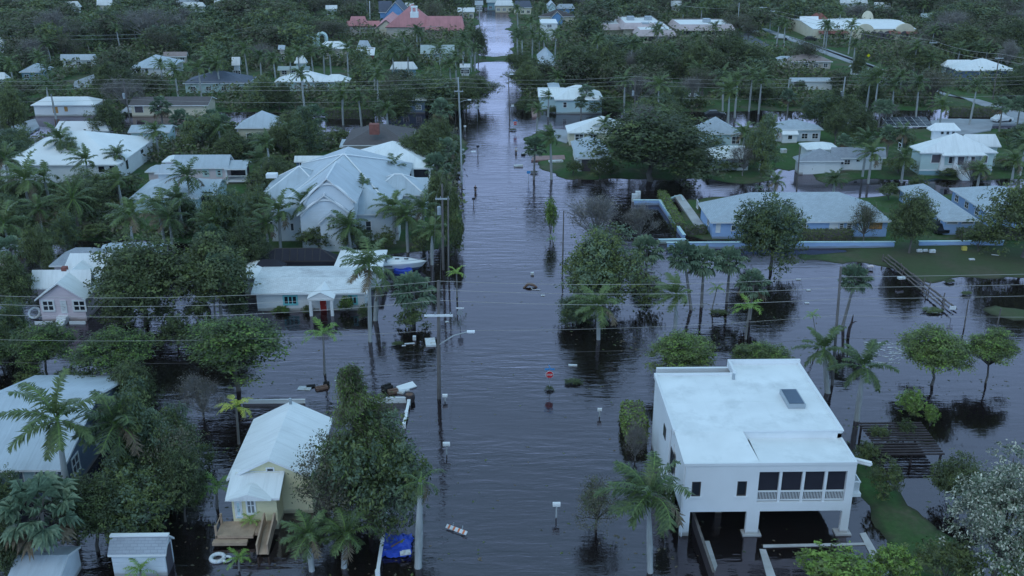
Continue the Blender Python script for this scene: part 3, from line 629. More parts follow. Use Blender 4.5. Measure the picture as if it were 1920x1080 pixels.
# pool cage
h2 = House('pool_cage', 'dark screened pool cage with bronze frame behind white bungalow', 'the dark pool cage', 'screen enclosure', 560, 512, guard=(478, 458, 640, 505))
c = h2.block((482, 632, 489), 3.0, ry=466, rise=1.3, roof='hip', wall='screen_mesh', top='screen_mesh', ov=.05, inset=2.2, fascia='bronze_frame')
c2 = h2.block((474, 532, 504), 3.2, ry=494, rise=.9, roof='hip', wall='screen_mesh', top='screen_mesh', ov=.05, fascia='bronze_frame')
M = MB()
for t in np.linspace(.0, 1, 7):
    xa = c.X0+2.2+(c.X1-c.X0-4.4)*t; M.tube([(xa,c.Y0,c.h+.03),(xa,c.my,c.zr+.03)], .05, 4)
M.tube([(c.X0+2.2,c.my,c.zr+.03),(c.X1-2.2,c.my,c.zr+.03)], .06, 4); M.tube([(c.X0,c.Y0,c.h+.03),(c.X0+2.2,c.my,c.zr+.03)], .05, 4); M.tube([(c.X1,c.Y0,c.h+.03),(c.X1-2.2,c.my,c.zr+.03)], .05, 4)
h2.part('frame', M, 'bronze_frame')

# --- pink cottage and the grey roofed house behind it
h = House('pink_cottage', 'pink cottage with white gabled metal roof and white front steps', 'the pink cottage with white steps', 'house', 115, 596, guard=(62, 480, 212, 600))
b = h.block((58, 170, 540), 4.0, ry=509, rise=1.9, roof='gx', wall='wall_pink', ov=.45)
b2 = h.block((64, 160, 562), 3.5, roof='gy', rise=2.05, d=9, wall='wall_pink', ov=.35)
b3 = h.block((115, 225, 512), 4.2, ry=481, rise=2.2, roof='hip', wall='wall_pink', ov=.4)
h.win(b2, 80, 565, 101, 581, 2, 2, t=.2); h.win(b2, 138, 565, 160, 581, 2, 2, t=.2); h.door(b2, 114, 565, 126, 587, 'trim_white'); h.win(b2, 116.5, 566, 122.5, 585, 1, 4, t=.1)
Y = b2.w[2]; xa, xc = on_y(70, 590, Y)[0], on_y(165, 590, Y)[0]; xm0, xm1 = on_y(110, 590, Y)[0], on_y(128, 590, Y)[0]
S = MB().box(xa, xm0-.4, Y-1.0, Y-.85, -.3, .35).box(xm1+.4, xc, Y-1.0, Y-.85, -.3, .35).box(xm0, xm1, Y-.8, Y-.02, -.3, .75).box(xm0+.05, xm1-.05, Y-1.15, Y-.8, -.3, .5).box(xm0+.1, xm1-.1, Y-1.5, Y-1.15, -.3, .25)
h.part('front_steps', S, 'trim_white')
cx = at(120, 497, 5.6); h.part('chimney', MB().box(cx[0]-.3, cx[0]+.3, cx[1]-.3, cx[1]+.3, 3.8, 5.4), 'brick')
h = House('grey_roof_house', 'pale pink house with torn grey roof behind pink cottage', 'the torn grey roof house', 'house', 170, 535, guard=(90, 456, 296, 482))
b = h.block((91, 205, 498), 3.6, ry=464, rise=1.5, roof='hip', wall='wall_palepink', top='roof_grey')
b2 = h.block((180, 298, 480), 3.2, ry=459, rise=.6, roof='gx', wall='wall_palepink', top='roof_pale')
h = House('edge_house', 'small grey roofed outbuilding at left edge above pink cottage', None, 'shed', 0, 480)
h.block((-60, 14, 474), 2.6, d=6, rise=.9, roof='hip', wall='wall_palepink', top='roof_grey')

# --- large pale gabled house
h = House('gabled_house', 'large white house with many pale metal gables and curved bargeboards', 'the big white many-gabled house', 'house', 640, 445, guard=(490, 290, 800, 440))
b = h.block((498, 746, 402), 5.4, ry=290, rise=5.0, roof='hip', wall='wall_siding', top='roof_pale', ov=.5, inset=9)
bl = h.block((484, 620, 372), 5.4, ry=312, rise=3.4, roof='hip', wall='wall_siding', top='roof_pale')
br = h.block((690, 797, 366), 5.4, ry=327, rise=2.2, roof='hip', wall='wall_siding', top='roof_pale')
br2 = h.block((740, 803, 364), 5.0, d=8, rise=1.5, roof='gx', wall='wall_siding', top='roof_pale')
g1 = h.block((562, 668, 380), 8.6, roof='gy', rise=3.4, d=9, wall='wall_siding', top='roof_pale', ov=.4)
g2 = h.block((556, 664, 404), 6.4, roof='gy', rise=2.9, d=9, wall='wall_siding', top='roof_pale', ov=.4)
g3 = h.block((596, 648, 419), 5.4, roof='gy', rise=1.5, d=4, wall='wall_siding', top='roof_pale', ov=.25)
sl = [h.block((700-i*9, 712-i*4, 345+i*14), 6.6-i*.5, d=5, roof='gx', rise=.8, wall='wall_siding', top='roof_pale', ov=.2) for i in (0, 1)]
h.win(g3, 615, 421, 619, 428, 1, 1); h.win(g3, 623, 421, 627, 428, 1, 1)
h.win(b, 545, 419, 551, 432, 1, 1); h.win(b, 564, 418, 569, 436, 1, 1); h.win(b, 686, 415, 696, 435, 1, 2); h.win(b, 506, 416, 512, 430, 1, 2)
for g in (g1, g2):      # curved bargeboards
    n = 12; w_ = g.X1-g.X0; pts = [(g.X0+.5+(w_-1)*i/n, g.w[2]-.12, g.h-.2+(g.zr-g.h-.25)*(1-abs(2*i/n-1)**2.2)*.86) for i in range(n+1)]
    h.part('bargeboard', MB().tube(pts, .16, 4), 'trim_white')
M = MB()
for bb in (b, bl, br, g1, g2):
    i_ = (9 if bb is b else (bb.Y1-bb.Y0)/2)
    if bb in (g1, g2): M.tube([(bb.mx, bb.Y0, bb.zr+.03), (bb.mx, bb.Y1, bb.zr+.03)], .13, 4)
    else:
        i_ = min(i_, (bb.X1-bb.X0)/2)
        for x, s_ in ((bb.X0, 1), (bb.X1, -1)):
            for y in (bb.Y0, bb.Y1): M.tube([(x, y, bb.h+.02), (x+s_*i_, bb.my, bb.zr+.03)], .12, 4)
        M.tube([(bb.X0+i_, bb.my, bb.zr+.03), (bb.X1-i_+.01, bb.my, bb.zr+.03)], .13, 4)
h.part('ridge_cap', M, 'trim_white')
po = h.block((706, 748, 404), 5.0, d=6, roof='shed', rise=1.0, wall='wall_siding', top='roof_pale', nowall=True)
h.part('porch', MB().box(po.X0+.2, po.X1-.2, po.Y0+.3, po.Y0+4, -.5, 1.3).box(po.X0+.2, po.X0+.5, po.Y0+.3, po.Y0+.6, 1.1, 3.9).box(po.X1-.5, po.X1-.2, po.Y0+.3, po.Y0+.6, 1.1, 3.9).box(po.X0+.5, po.X1-.5, po.Y0+.3, po.Y0+.4, 2.1, 2.25), 'trim_white')
h.part('porch_screen', MB().box(po.X0+.5, po.X1-.5, po.Y0+.6, po.Y0+.65, 1.1, 3.9), 'screen_mesh')
h.part('roof_vent', MB().obox((bl.mx-4, bl.Y0+4.5, bl.h+2.3), 1.6, 1.2, .6), 'trim_white')

# --- steel-blue house, its shed, brown roofed house
h = House('steel_blue_house', 'steel blue house with wide white hip roof by the flooded road', 'the steel blue house', 'house', 735, 360, guard=(655, 262, 812, 345))
b = h.block((650, 812, 316), 4.6, ry=264, rise=3.2, roof='hip', wall='wall_steel', inset=9.5)
h.win(b, 764, 319, 774, 330, 1, 2, t=.2); h.win(b, 700, 319, 712, 330, 2, 1, t=.15)
h.part('porch_column', MB().box(b.w[1]-.3, b.w[1]+.05, b.w[2]-.35, b.w[2]-.02, -.4, b.h-.05).box(b.w[1]-3.2, b.w[1]-2.9, b.w[2]-.35, b.w[2]-.02, -.4, b.h-.05), 'trim_white')
h.part('porch_screen', MB().box(b.w[1]-2.9, b.w[1]-.3, b.w[2]-.06, b.w[2]-.01, .5, b.h-.15), 'screen_mesh')
h = House('blue_shed', 'small blue shed with white roof behind many-gabled house', None, 'shed', 580, 325, guard=(553, 291, 608, 315))
b = h.block((551, 606, 303), 3.2, ry=294, rise=.8, roof='gx', wall='wall_steel', ov=.3)
h.win(b, 562, 305, 569, 312, 2, 1); h.win(b, 589, 305, 595, 312, 2, 1); h.door(b, 574, 304, 585, 314, 'trim_white')
h = House('brown_roof_house', 'house with brown shingle hip roof, brick chimney and pale lean-to', 'the brown hip-roofed house', 'house', 700, 300, guard=(636, 226, 765, 290))
b = h.block((642, 770, 272), 3.4, ry=231, rise=2.6, roof='hip', wall='wall_tan', top='roof_brown', inset=9)
b2 = h.block((636, 686, 275), 2.8, d=4, roof='shed', rise=.5, wall='wall_tan', top='roof_pale')
cx = at(702, 240, 5.6); h.part('chimney', MB().box(cx[0]-.9, cx[0]+.9, cx[1]-.7, cx[1]+.7, 4.5, 6.4), 'brick')
h.winm(b2, 'f', b2.w[0]+.8, b2.w[0]+2.4, .9, 2, 2, 1)

# --- houses further left
h = House('long_white_hip_house', 'large white house with very wide white hip roof behind dark palms', 'the wide white hip-roofed house', 'house', 180, 350, guard=(0, 240, 280, 335))
b = h.block((-10, 222, 309), 4.4, ry=245, rise=3.6, roof='hip', wall='wall_white', top='roof_plain_white', inset=9)
h.win(b, 184, 312, 197, 323, 1, 1); h.win(b, 205, 311, 215, 317, 1, 1); h.winm(b, 'r', b.w[2]+4, b.w[2]+5.2, 1.4, 3.0, 1, 1); h.winm(b, 'r', b.w[2]+12, b.w[2]+13.5, 2.2, 2.9, 1, 1)
h = House('white_rear_house', 'white house with white roof partly hidden behind wide hip roof', None, 'house', 170, 262, guard=(95,226,205,246))
h.block((100, 204, 245), 3.2, ry=228, rise=1.7, roof='hip', wall='wall_white', top='roof_plain_white')
h = House('pink_porch_house', 'pale pink house with grey gable roof, screened porch and white stair', 'the pink house with screened porch', 'house', 390, 348, guard=(272, 288, 466, 345))
b = h.block((322, 428, 315), 3.8, ry=290, rise=1.7, roof='gx', wall='wall_palepink', top='roof_pale')
b2 = h.block((420, 462, 317), 3.6, ry=300, rise=1.0, roof='gx', wall='wall_palepink', top='roof_pale', nowall=True)
b3 = h.block((271, 318, 322), 3.2, ry=309, rise=.8, roof='hip', wall='wall_palepink', top='roof_pale'); b4 = h.block((303, 330, 303), 4.4, d=4, rise=.5, roof='hip', wall='wall_palepink', top='roof_white')
for x in (386, 411): h.win(b, x-3, 320, x+3, 328, 1, 2, frame='wall_seafoam', t=.3)
Y = b2.Y0+.4
P1 = MB()
for x in (b2.X0+.2, b2.X1-.2): P1.box(x-.12, x+.12, Y, Y+.24, -.3, b2.h-.15)
P1.box(b2.X0+.3, b2.X1-.3, Y, Y+2.5, .5, .8).box(b2.X0+.3, b2.X1-.3, Y, Y+.1, 1.5, 1.62); h.part('porch', P1, 'trim_white')
h.part('porch_screen', MB().box(b2.X0+.3, b2.X1-.3, Y+2.6, Y+2.7, .8, b2.h-.15), 'screen_mesh')
P1 = MB()
for i in range(6): P1.box(b2.X1+.1+i*.35, b2.X1+.45+i*.35, Y+.3, Y+1.6, -.3, 1.0-i*.17)
h.part('stair', P1, 'trim_white')
h = House('cupola_cottage', 'low white roofed cottage with raised roof lantern behind leaning palm', 'the low cottage with roof lantern', 'house', 330, 392, guard=(243, 309, 406, 380))
b = h.block((241, 372, 372), 3.4, ry=332, rise=1.9, roof='hip', wall='wall_aqua', top='roof_pale', inset=5)
b2 = h.block((355, 405, 365), 3.2, ry=336, rise=1.3, roof='gx', wall='wall_aqua', top='roof_pale'); b3 = h.block((289, 338, 325), 6.2, ry=311, rise=1.3, roof='hip', wall='wall_siding', top='roof_pale', base=4.5)
h.win(b2, 362, 371, 372, 381, 2, 2); h.part('porch_screen', MB().box(b2.w[1]-2.4, b2.w[1]-.2, b2.w[2]-.06, b2.w[2]-.01, .6, 2.9), 'screen_mesh')
h = House('grey_blue_cottage', 'small grey blue cottage with pale grey roof among palms', 'the small grey-blue cottage', 'house', 280, 268, guard=(237, 231, 322, 262))
b = h.block((239, 318, 248), 3.2, ry=234, rise=.9, roof='gx', wall='wall_aqua', top='roof_pale'); h.autowin(b, 2)
h = House('cream_hip_house', 'cream house with blue-white hip roof behind tufted palms', 'the cream house with blue-white roof', 'house', 490, 262, guard=(446, 206, 534, 250))
b = h.block((440, 533, 240), 3.8, ry=207, rise=2.8, roof='hip', wall='wall_cream', top='roof_pale', inset=7); h.autowin(b, 2)
h = House('long_white_house', 'long low white house with white roof and boarded windows', 'the long low white house', 'house', 115, 218, guard=(56, 179, 180, 214))
b = h.block((57, 178, 197), 3.2, ry=181, rise=1.3, roof='hip', wall='wall_white', top='roof_plain_white', inset=2.5)
h.win(b, 120, 200, 128, 209, 1, 1, pane='plywood'); h.win(b, 146, 200, 160, 209, 2, 1, pane='wall_white'); h.win(b, 98, 200, 110, 212, 1, 1, pane='plywood')
h = House('brown_ranch_house', 'long low ranch house with dark brown roof and cream walls', 'the long brown-roofed ranch', 'house', 315, 220, guard=(238, 179, 388, 214))
b = h.block((240, 390, 197.5), 3.2, ry=181, rise=1.2, roof='gx', wall='wall_cream', top='roof_brown'); h.door(b, 252, 199, 269, 211, 'shutter_dark'); h.win(b, 285, 199, 300, 207, 2, 1)
h = House('grey_hip_house', 'white walled house with light grey hip roof by a lawn', 'the white house with grey hip roof', 'house', 280, 142, guard=(238, 101, 320, 138), keep=True)
b = h.block((240, 322, 127), 3.6, ry=102, rise=2.6, roof='hip', wall='wall_white', top='roof_pale', inset=8); h.win(b, 256, 129, 264, 136, 1, 1); h.win(b, 272, 129, 278, 137, 1, 1)
h = House('slate_hip_house', 'house with slate blue hip roof half hidden by palms', 'the slate blue hip roof', 'house', 400, 170, guard=(343, 131, 462, 160), keep=True)
b = h.block((342, 465, 156), 3.4, ry=133, rise=2.2, roof='hip', wall='wall_seafoam', top='roof_slate', inset=7); h.autowin(b, 4)
h = House('white_ridge_house', 'wide white hip roofed house behind a row of tall palms', 'the wide white roof behind palms', 'house', 580, 170, guard=(515, 131, 655, 155), keep=True)
b = h.block((514, 620, 153), 3.6, ry=132, rise=2.2, roof='hip', wall='wall_seafoam', inset=6); b2 = h.block((600, 654, 153), 3.6, ry=139, rise=1.4, roof='hip', wall='wall_seafoam'); h.autowin(b, 4)
h = House('white_peak_house', 'small white peaked roof rising above palm crowns', 'the small white peaked roof', 'house', 757, 150, guard=(733, 116, 780, 133))
b = h.block((731, 782, 129), 3.6, ry=117.5, rise=1.7, roof='hip', wall='wall_teal'); h.autowin(b, 2)
h = House('hidden_white_house', 'white roofed house hidden under a spreading green tree', 'the white roof under trees', 'house', 752, 215, guard=(722, 165, 760, 200))
b = h.block((720, 800, 188), 3.8, ry=160, rise=2.4, roof='hip', wall='wall_steel'); h.autowin(b, 3)
h = House('small_grey_house', 'small house with plain grey roof by the left edge lawn', 'the small grey-roofed house', 'house', 56, 152, guard=(36, 117, 78, 148))
b = h.block((35, 78, 135), 3.2, ry=119, rise=1.6, roof='hip', wall='wall_teal', top='roof_pale'); h.autowin(b, 2)
h = House('sage_roof_house', 'house with long pale sage metal roof behind palms', 'the sage metal roof', 'house', 820, 113, guard=(790, 83, 850, 103), keep=True)
b = h.block((788, 852, 100), 3.6, ry=84, rise=2.2, roof='gx', wall='wall_seafoam', top='roof_sage'); h.autowin(b, 3)
h = House('lean_roof_house', 'brick walled house with two white sloping roofs among dark trees', None, 'house', 690, 115, guard=(668, 76, 702, 106))
b = h.block((672, 702, 103), 3.0, ry=89, rise=1.7, roof='shed', wall='brick', top='roof_white'); b2 = h.block((668, 696, 92), 3.8, ry=76, rise=2.4, roof='hip', wall='wall_white', top='roof_pale')
# pale villa with curved pale porch
h = House('arched_villa', 'white villa with tall pale arches beside a white hip roof', 'the pale arched villa', 'house', 612, 112, guard=(568, 65, 652, 110))
b = h.block((592, 652, 91), 4.2, ry=77, rise=1.8, roof='hip', wall='wall_tan'); h.autowin(b, 2)
M = MB(); Ya = b.Y1+4
for x0, x1, z in ((570, 588, 5.6), (596, 612, 6.6)):
    xa, xc = on_y(x0, 75, Ya)[0], on_y(x1, 75, Ya)[0]; r_ = (xc-xa)/2
    M = MB().tube([(xa, Ya, -.3), (xa, Ya, z-r_)]+[(xa+r_-r_*math.cos(t), Ya, z-r_+r_*math.sin(t)) for t in np.linspace(.15, math.pi-.15, 9)]+[(xc, Ya, z-r_), (xc, Ya, -.3)], .55, 4)
    h.part('arch', M, 'wall_seafoam')


# --- red roofed church
h = House('red_roof_church', 'large church with faded red metal roofs and white bell cupola', 'the red-roofed church', 'church', 760, 62, guard=(650, 18, 872, 59), keep=True)
b = h.block((722, 826, 51), 5, ry=27.5, rise=7.5, roof='hip', wall='wall_tan', top='roof_red', inset=15, fascia='dark_wood')
b2 = h.block((700, 748, 56), 3.4, roof='gy', rise=3.3, d=26, wall='wall_cream', top='roof_red', fascia='dark_wood')
b3 = h.block((784, 822, 58.5), 3.0, roof='gy', rise=2.4, d=24, wall='wall_tan', top='roof_red', fascia='dark_wood')
b4 = h.block((796, 872, 57), 3.8, ry=40, rise=4.6, roof='hip', wall='wall_tan', top='roof_red', fascia='dark_wood')
b5 = h.block((650, 712, 48.5), 3.8, ry=43, rise=1.6, roof='gx', wall='wall_palepink', top='roof_red', fascia='dark_wood'); b6 = h.block((653, 690, 49), 4.2, ry=40, rise=3.2, roof='hip', wall='wall_palepink', top='roof_red', fascia='dark_wood')
h.autowin(b5, 5, frame='dark_wood', w=1.6)
cx = at(777, 28, 11.5); h.part('bell_cupola', MB().box(cx[0]-1.2, cx[0]+1.2, cx[1]-1.2, cx[1]+1.2, 10.8, 12.4).box(cx[0]-.9, cx[0]-.5, cx[1]-.9, cx[1]+.9, 12.4, 13.7).box(cx[0]+.5, cx[0]+.9, cx[1]-.9, cx[1]+.9, 12.4, 13.7).box(cx[0]-1, cx[0]+1, cx[1]-1, cx[1]+1, 13.7, 14.1), 'trim_white')
h = House('blue_gable_house', 'steel blue house with white trimmed gable and slate roof beyond church', 'the blue gabled house', 'house', 738, 42, guard=(709, 11, 762, 30), keep=True)
b = h.block((722, 761, 25), 6, roof='gy', rise=4.2, d=16, wall='wall_bright_blue', top='roof_slate'); b2 = h.block((710, 735, 23), 6, ry=12, rise=4, roof='gx', wall='wall_bright_blue', top='roof_slate'); h.win(b, 737, 28.5, 742, 32, 2, 1); h.win(b, 746, 28.5, 751, 32, 2, 1)

# --- houses right of the road
h = House('aqua_wall_house', 'pale aqua house with white hip roof right of flooded road', 'the pale aqua house', 'house', 1070, 212, guard=(1008, 156, 1134, 208))
b = h.block((1040, 1133, 187), 4.0, ry=159, rise=2.4, roof='hip', wall='wall_aqua', inset=5); b2 = h.block((1009, 1060, 181), 4.0, ry=164, rise=1.4, roof='gx', wall='wall_aqua')
h.win(b, 1056.5, 192, 1062, 201, 1, 2); b3 = h.block((1028, 1050, 163), 5.6, d=5, rise=.4, roof='hip', wall='wall_cream', top='roof_bluegrey', base=4)
h = House('yellow_wall_house', 'house with white hip roof, cream walls and grey roofed garage', 'the cream-walled hip-roofed house', 'house', 1120, 275, guard=(1055, 216, 1198, 264))
b = h.block((1064, 1197, 248.5), 3.6, ry=217, rise=2.6, roof='hip', wall='wall_cream', inset=8); h.win(b, 1079, 252, 1093, 262, 2, 2, t=.16); h.win(b, 1105, 252, 1119, 258, 2, 1, t=.16)
b2 = h.block((1080, 1148, 297), 3.4, ry=263, rise=1.7, roof='hip', wall='wall_white', top='roof_bluegrey'); h.part('carport_opening', MB().box(b2.w[0]+.6, b2.w[0]+3, b2.w[2]-.04, b2.w[2]-.005, 0, 2.4), 'shutter_dark')  # dark panel on the closed wall, painted as the shade of an open carport
GUARD.append((1072, 262, 1118, 300, b2.Y0, False))
h = House('grey_hip_villa', 'pale aqua house with grey hip roof behind spreading dark oak', 'the aqua house with grey roof', 'house', 1350, 275, guard=(1300, 217, 1392, 266))
b = h.block((1297, 1391, 251), 3.8, ry=218.5, rise=2.9, roof='hip', wall='wall_aqua', top='roof_bluegrey', inset=7); h.winm(b, 'f', b.w[0]+7.5, b.w[0]+9, 1, 2.4)
h = House('white_porch_house', 'white roofed house with screened side porch and open carport post', 'the white house with side porch', 'house', 1385, 320, guard=(1335, 271, 1434, 322))
b = h.block((1330, 1433, 297), 3.2, ry=273, rise=1.5, roof='hip', wall='wall_siding', inset=3, nowall=True)
h.part('wall', MB().box(b.X0+.5, b.X0+5.2, b.Y0+1, b.Y1-1, -.4, b.h-.05), 'wall_siding')
h.part('screen', MB().box(b.X0+5.3, b.X1-3, b.Y0+.9, b.Y1-1, .7, b.h-.08), 'screen_mesh')
M = MB()
for x in (b.X0+5.3, b.X0+7.0, b.X1-2.9, b.X1-.5): M.box(x-.12, x+.12, b.Y0+.6, b.Y0+.84, -.4, b.h-.1)
M.box(b.X0+5.42, b.X1-3.02, b.Y0+.62, b.Y0+.82, 0, .7); h.part('porch_frame', M, 'trim_white')
h = House('pale_hip_house', 'white house with pale hip roof by a mown lawn', 'the white house with pale roof', 'house', 1490, 268, guard=(1432, 222, 1558, 268))
b = h.block((1438, 1545, 243), 3.4, ry=224, rise=1.6, roof='hip', wall='wall_siding', top='roof_bluegrey', inset=5); h.win(b, 1462, 250, 1476, 258, 2, 1, pane='wall_palepink'); h.autowin(b, 3, lo=.4)
h = House('white_shed', 'small white shed with white roof in front of pale hipped house', None, 'shed', 1482, 268, guard=(1465, 244, 1500, 268))
b = h.block((1467, 1498, 252), 2.5, ry=245, rise=.5, roof='gx', wall='wall_white', top='roof_plain_white', ov=.2); h.winm(b, 'f', b.mx-.4, b.mx+.4, 1, 1.8, 1, 1)
h = House('grey_gable_house', 'white ranch house with grey shingle gables and blue front door', 'the white ranch with grey gables', 'house', 1560, 323, guard=(1490, 272, 1662, 325))
b = h.block((1560, 1662, 296), 3.2, ry=276, rise=1.7, roof='gx', wall='wall_white', top='roof_grey'); b2 = h.block((1496, 1584, 302), 3.1, ry=278, rise=1.9, roof='hip', wall='wall_white', top='roof_grey', inset=6); b3 = h.block((1512, 1576, 280), 3.8, d=5, rise=.8, roof='hip', wall='wall_white', top='roof_white')
h.door(b, 1560, 302, 1567, 316, 'door_blue'); h.win(b, 1572, 303, 1581, 308, 2, 1); h.win(b, 1584, 300, 1593, 308, 2, 2); h.win(b, 1606, 299, 1612, 303, 1, 1); h.part('garage_door', MB().box(b2.w[0]+.8, b2.w[0]+4.6, b2.w[2]-.05, b2.w[2]-.004, 0, 2.3), 'trim_white')
# cupola house
h = House('cupola_house', 'seafoam raised house with white hip roof, square cupola and porch stair', 'the seafoam house with cupola', 'house', 1790, 328, guard=(1684, 231, 1880, 330))
b = h.block((1726, 1872, 286), 5.4, ry=249, rise=2.9, roof='hip', wall='wall_seafoam', inset=8)
b1 = h.block((1686, 1735, 287), 5.4, d=b.Y1-b.Y0, yf=b.Y0, rise=.1, roof='flat', wall='wall_seafoam', nowall=True) if False else None
b2 = h.block((1768, 1852, 291), 5.0, d=6, roof='hip', rise=1.5, wall='wall_seafoam', nowall=True, inset=2.6)
b3 = h.block((1800, 1878, 274.5), 5.0, ry=254, rise=2.0, roof='hip', wall='wall_seafoam')
cb = h.block((1746, 1802, 244), 8.9, ry=231, rise=1.1, roof='hip', wall='trim_white', base=6.6, ov=.7)
for i in range(3): h.winm(cb, 'f', cb.w[0]+1.4+i*1.0, cb.w[0]+1.9+i*1.0, cb.h-.9, cb.h-.4, 1, 1, t=.05)
Y = b.w[2]; zf = 1.15
h.part('base_band', MB().box(b.w[0]-.05, b.w[1]+.05, Y-.08, Y-.01, -.3, zf-.15), 'wall_teal'); h.part('skirting', MB().box(b.w[0]-.08, b.w[1]+.08, Y-.12, Y-.09, zf-.15, zf+.1), 'trim_white')
Yp = b2.Y0+.5; xa, xc = b2.X0+.4, b2.X1-.4; px = np.linspace(xa, xc, 4)
M = MB().box(xa, xc, Yp, Y-.15, zf-.3, zf); h.part('porch_floor', M, 'trim_white')
for x in px:
    h.part('porch_column', MB().loft([[(x-.42,Yp,zf),(x+.42,Yp,zf),(x+.42,Yp+.6,zf),(x-.42,Yp+.6,zf)],[(x-.22,Yp+.1,3.95),(x+.22,Yp+.1,3.95),(x+.22,Yp+.5,3.95),(x-.22,Yp+.5,3.95)]]), 'trim_white')
M = MB()
for i, (x0, x1) in enumerate(zip(px, px[1:])):
    if i == 1: continue
    M.box(x0+.45, x1-.45, Yp+.1, Yp+.2, zf+.75, zf+.9).box(x0+.45, x1-.45, Yp+.12, Yp+.18, zf+.05, zf+.7)
h.part('railing', M, 'trim_white')
M = MB()
for i in range(7): M.box(px[1]+.4, px[2]-.4, Yp-.35*(i+1), Yp-.35*i-.003, -.3, zf-.16*(i+1)); M.box(px[1]+.4, px[2]-.4, Yp-.35*(i+1)-.06, Yp-.35*i-.02, zf-.16*(i+1)+.002, zf-.16*(i+1)+.07)
h.part('stair', M, 'trim_white')
for x in (px[1]+.2, px[2]-.2): h.part('stair_rail', MB().loft([[(x-.1,Yp-2.5,.1),(x+.1,Yp-2.5,.1),(x+.1,Yp-2.5,1.0),(x-.1,Yp-2.5,1.0)],[(x-.1,Yp-.02,zf),(x+.1,Yp-.02,zf),(x+.1,Yp-.02,zf+.9),(x-.1,Yp-.02,zf+.9)]]), 'trim_white')
h.win(b, 1748, 290, 1762, 305, 1, 1, pane='shutter_dark'); h.win(b, 1842, 293, 1850, 305, 1, 1, pane='shutter_dark'); h.win(b, 1780, 294, 1792, 306, 2, 1); h.win(b, 1814, 294, 1826, 306, 2, 1); h.door(b, 1796, 294, 1806, 309, 'shutter_dark')
h.winm(b, 'l', b.w[2]+9, b.w[2]+10.2, 2.4, 3.6, 1, 2)

# long blue house row behind the wall
h = House('long_blue_house', 'long low blue house with pale shingle hip roof and boarded window', 'the long low blue house', 'house', 1505, 440, guard=(1305, 357, 1678, 440))
b = h.block((1333, 1673, 416), 3.3, ry=360, rise=3.0, roof='hip', wall='wall_blue', top='roof_bluegrey', inset=6.5)
h.win(b, 1494, 419, 1511, 429, 1, 3); h.win(b, 1575, 419, 1580, 429, 1, 3); h.win(b, 1589, 419, 1596, 429, 1, 3); h.win(b, 1632, 418, 1652, 428, 1, 1, pane='plywood', frame='plywood')
h.win(b, 1372, 423, 1378, 432, 1, 1); h.win(b, 1344, 419, 1349, 435, 1, 1, pane='wall_white'); h.door(b, 1557, 417, 1569, 436, 'trim_white'); h.win(b, 1612, 419, 1624, 432, 2, 1, pane='wall_aqua')
h.winm(b, 'l', b.w[2]+2.5, b.w[2]+3.6, 1.2, 2.3, 2, 1); h.winm(b, 'l', b.w[2]+11, b.w[2]+12, 1.2, 2.3, 2, 1)
h = House('blue_gable_annex', 'narrow blue building with pale gable roof right of long blue house', 'the narrow blue annex', 'house', 1795, 438, guard=(1688, 358, 1840, 438))
b = h.block((1770, 1838, 414), 3.0, roof='hip', d=18, rise=1.5, wall='wall_blue', top='roof_bluegrey', inset=3.5); h.win(b, 1776, 416, 1795, 419, 1, 1); h.win(b, 1804, 416, 1825, 419, 1, 1)
h.autowin(b, 4, side='l')
h = House('blue_end_house', 'blue building with pale shingle roof at right edge behind dark tree', 'the blue building at right edge', 'house', 1900, 430, guard=(1786, 356, 1872, 420))
b = h.block((1862, 1990, 405), 3.0, d=15, rise=1.5, roof='hip', wall='wall_blue', top='roof_bluegrey', inset=4); h.autowin(b, 4, side='l')
h = House('far_right_blue_house', 'blue house with bright white hip roof near right edge', 'the blue house with white roof', 'house', 1835, 150, guard=(1770, 107, 1910, 148), keep=True)
b = h.block((1795, 1910, 132), 3.8, ry=108.5, rise=2.6, roof='hip', wall='wall_steel', inset=9); b2 = h.block((1770, 1830, 124), 3.8, ry=112, rise=1.5, roof='hip', wall='wall_aqua'); h.win(b, 1838, 134, 1845, 140, 1, 1); h.win(b2, 1780, 127, 1803, 132, 1, 1, pane='wall_steel'); h.autowin(b, 3, lo=.45)
h = House('tan_bungalow', 'low bungalow with faded tan roof beside pale diagonal avenue', 'the tan-roofed bungalow', 'house', 1525, 130, guard=(1462, 100, 1560, 126), keep=True)
b = h.block((1482, 1562, 115.5), 3.0, ry=101, rise=1.5, roof='hip', wall='wall_tan', top='roof_tan', inset=5); b2 = h.block((1458, 1490, 110), 3.2, ry=105, rise=.6, roof='hip', wall='wall_white', top='roof_pale'); h.autowin(b, 4)
h = House('carport_house', 'white walled carport building among dark trees', None, 'house', 1508, 175, guard=(1482, 148, 1560, 168))
b = h.block((1482, 1566, 152), 3.2, ry=146, rise=.7, roof='gx', wall='wall_white', top='roof_pale'); h.part('carport_opening', MB().box(b.w[0]+.7, b.w[0]+3.4, b.w[2]-.05, b.w[2]-.005, 0, 2.5), 'shutter_dark')  # shade of the open bay given by a dark panel on the wall
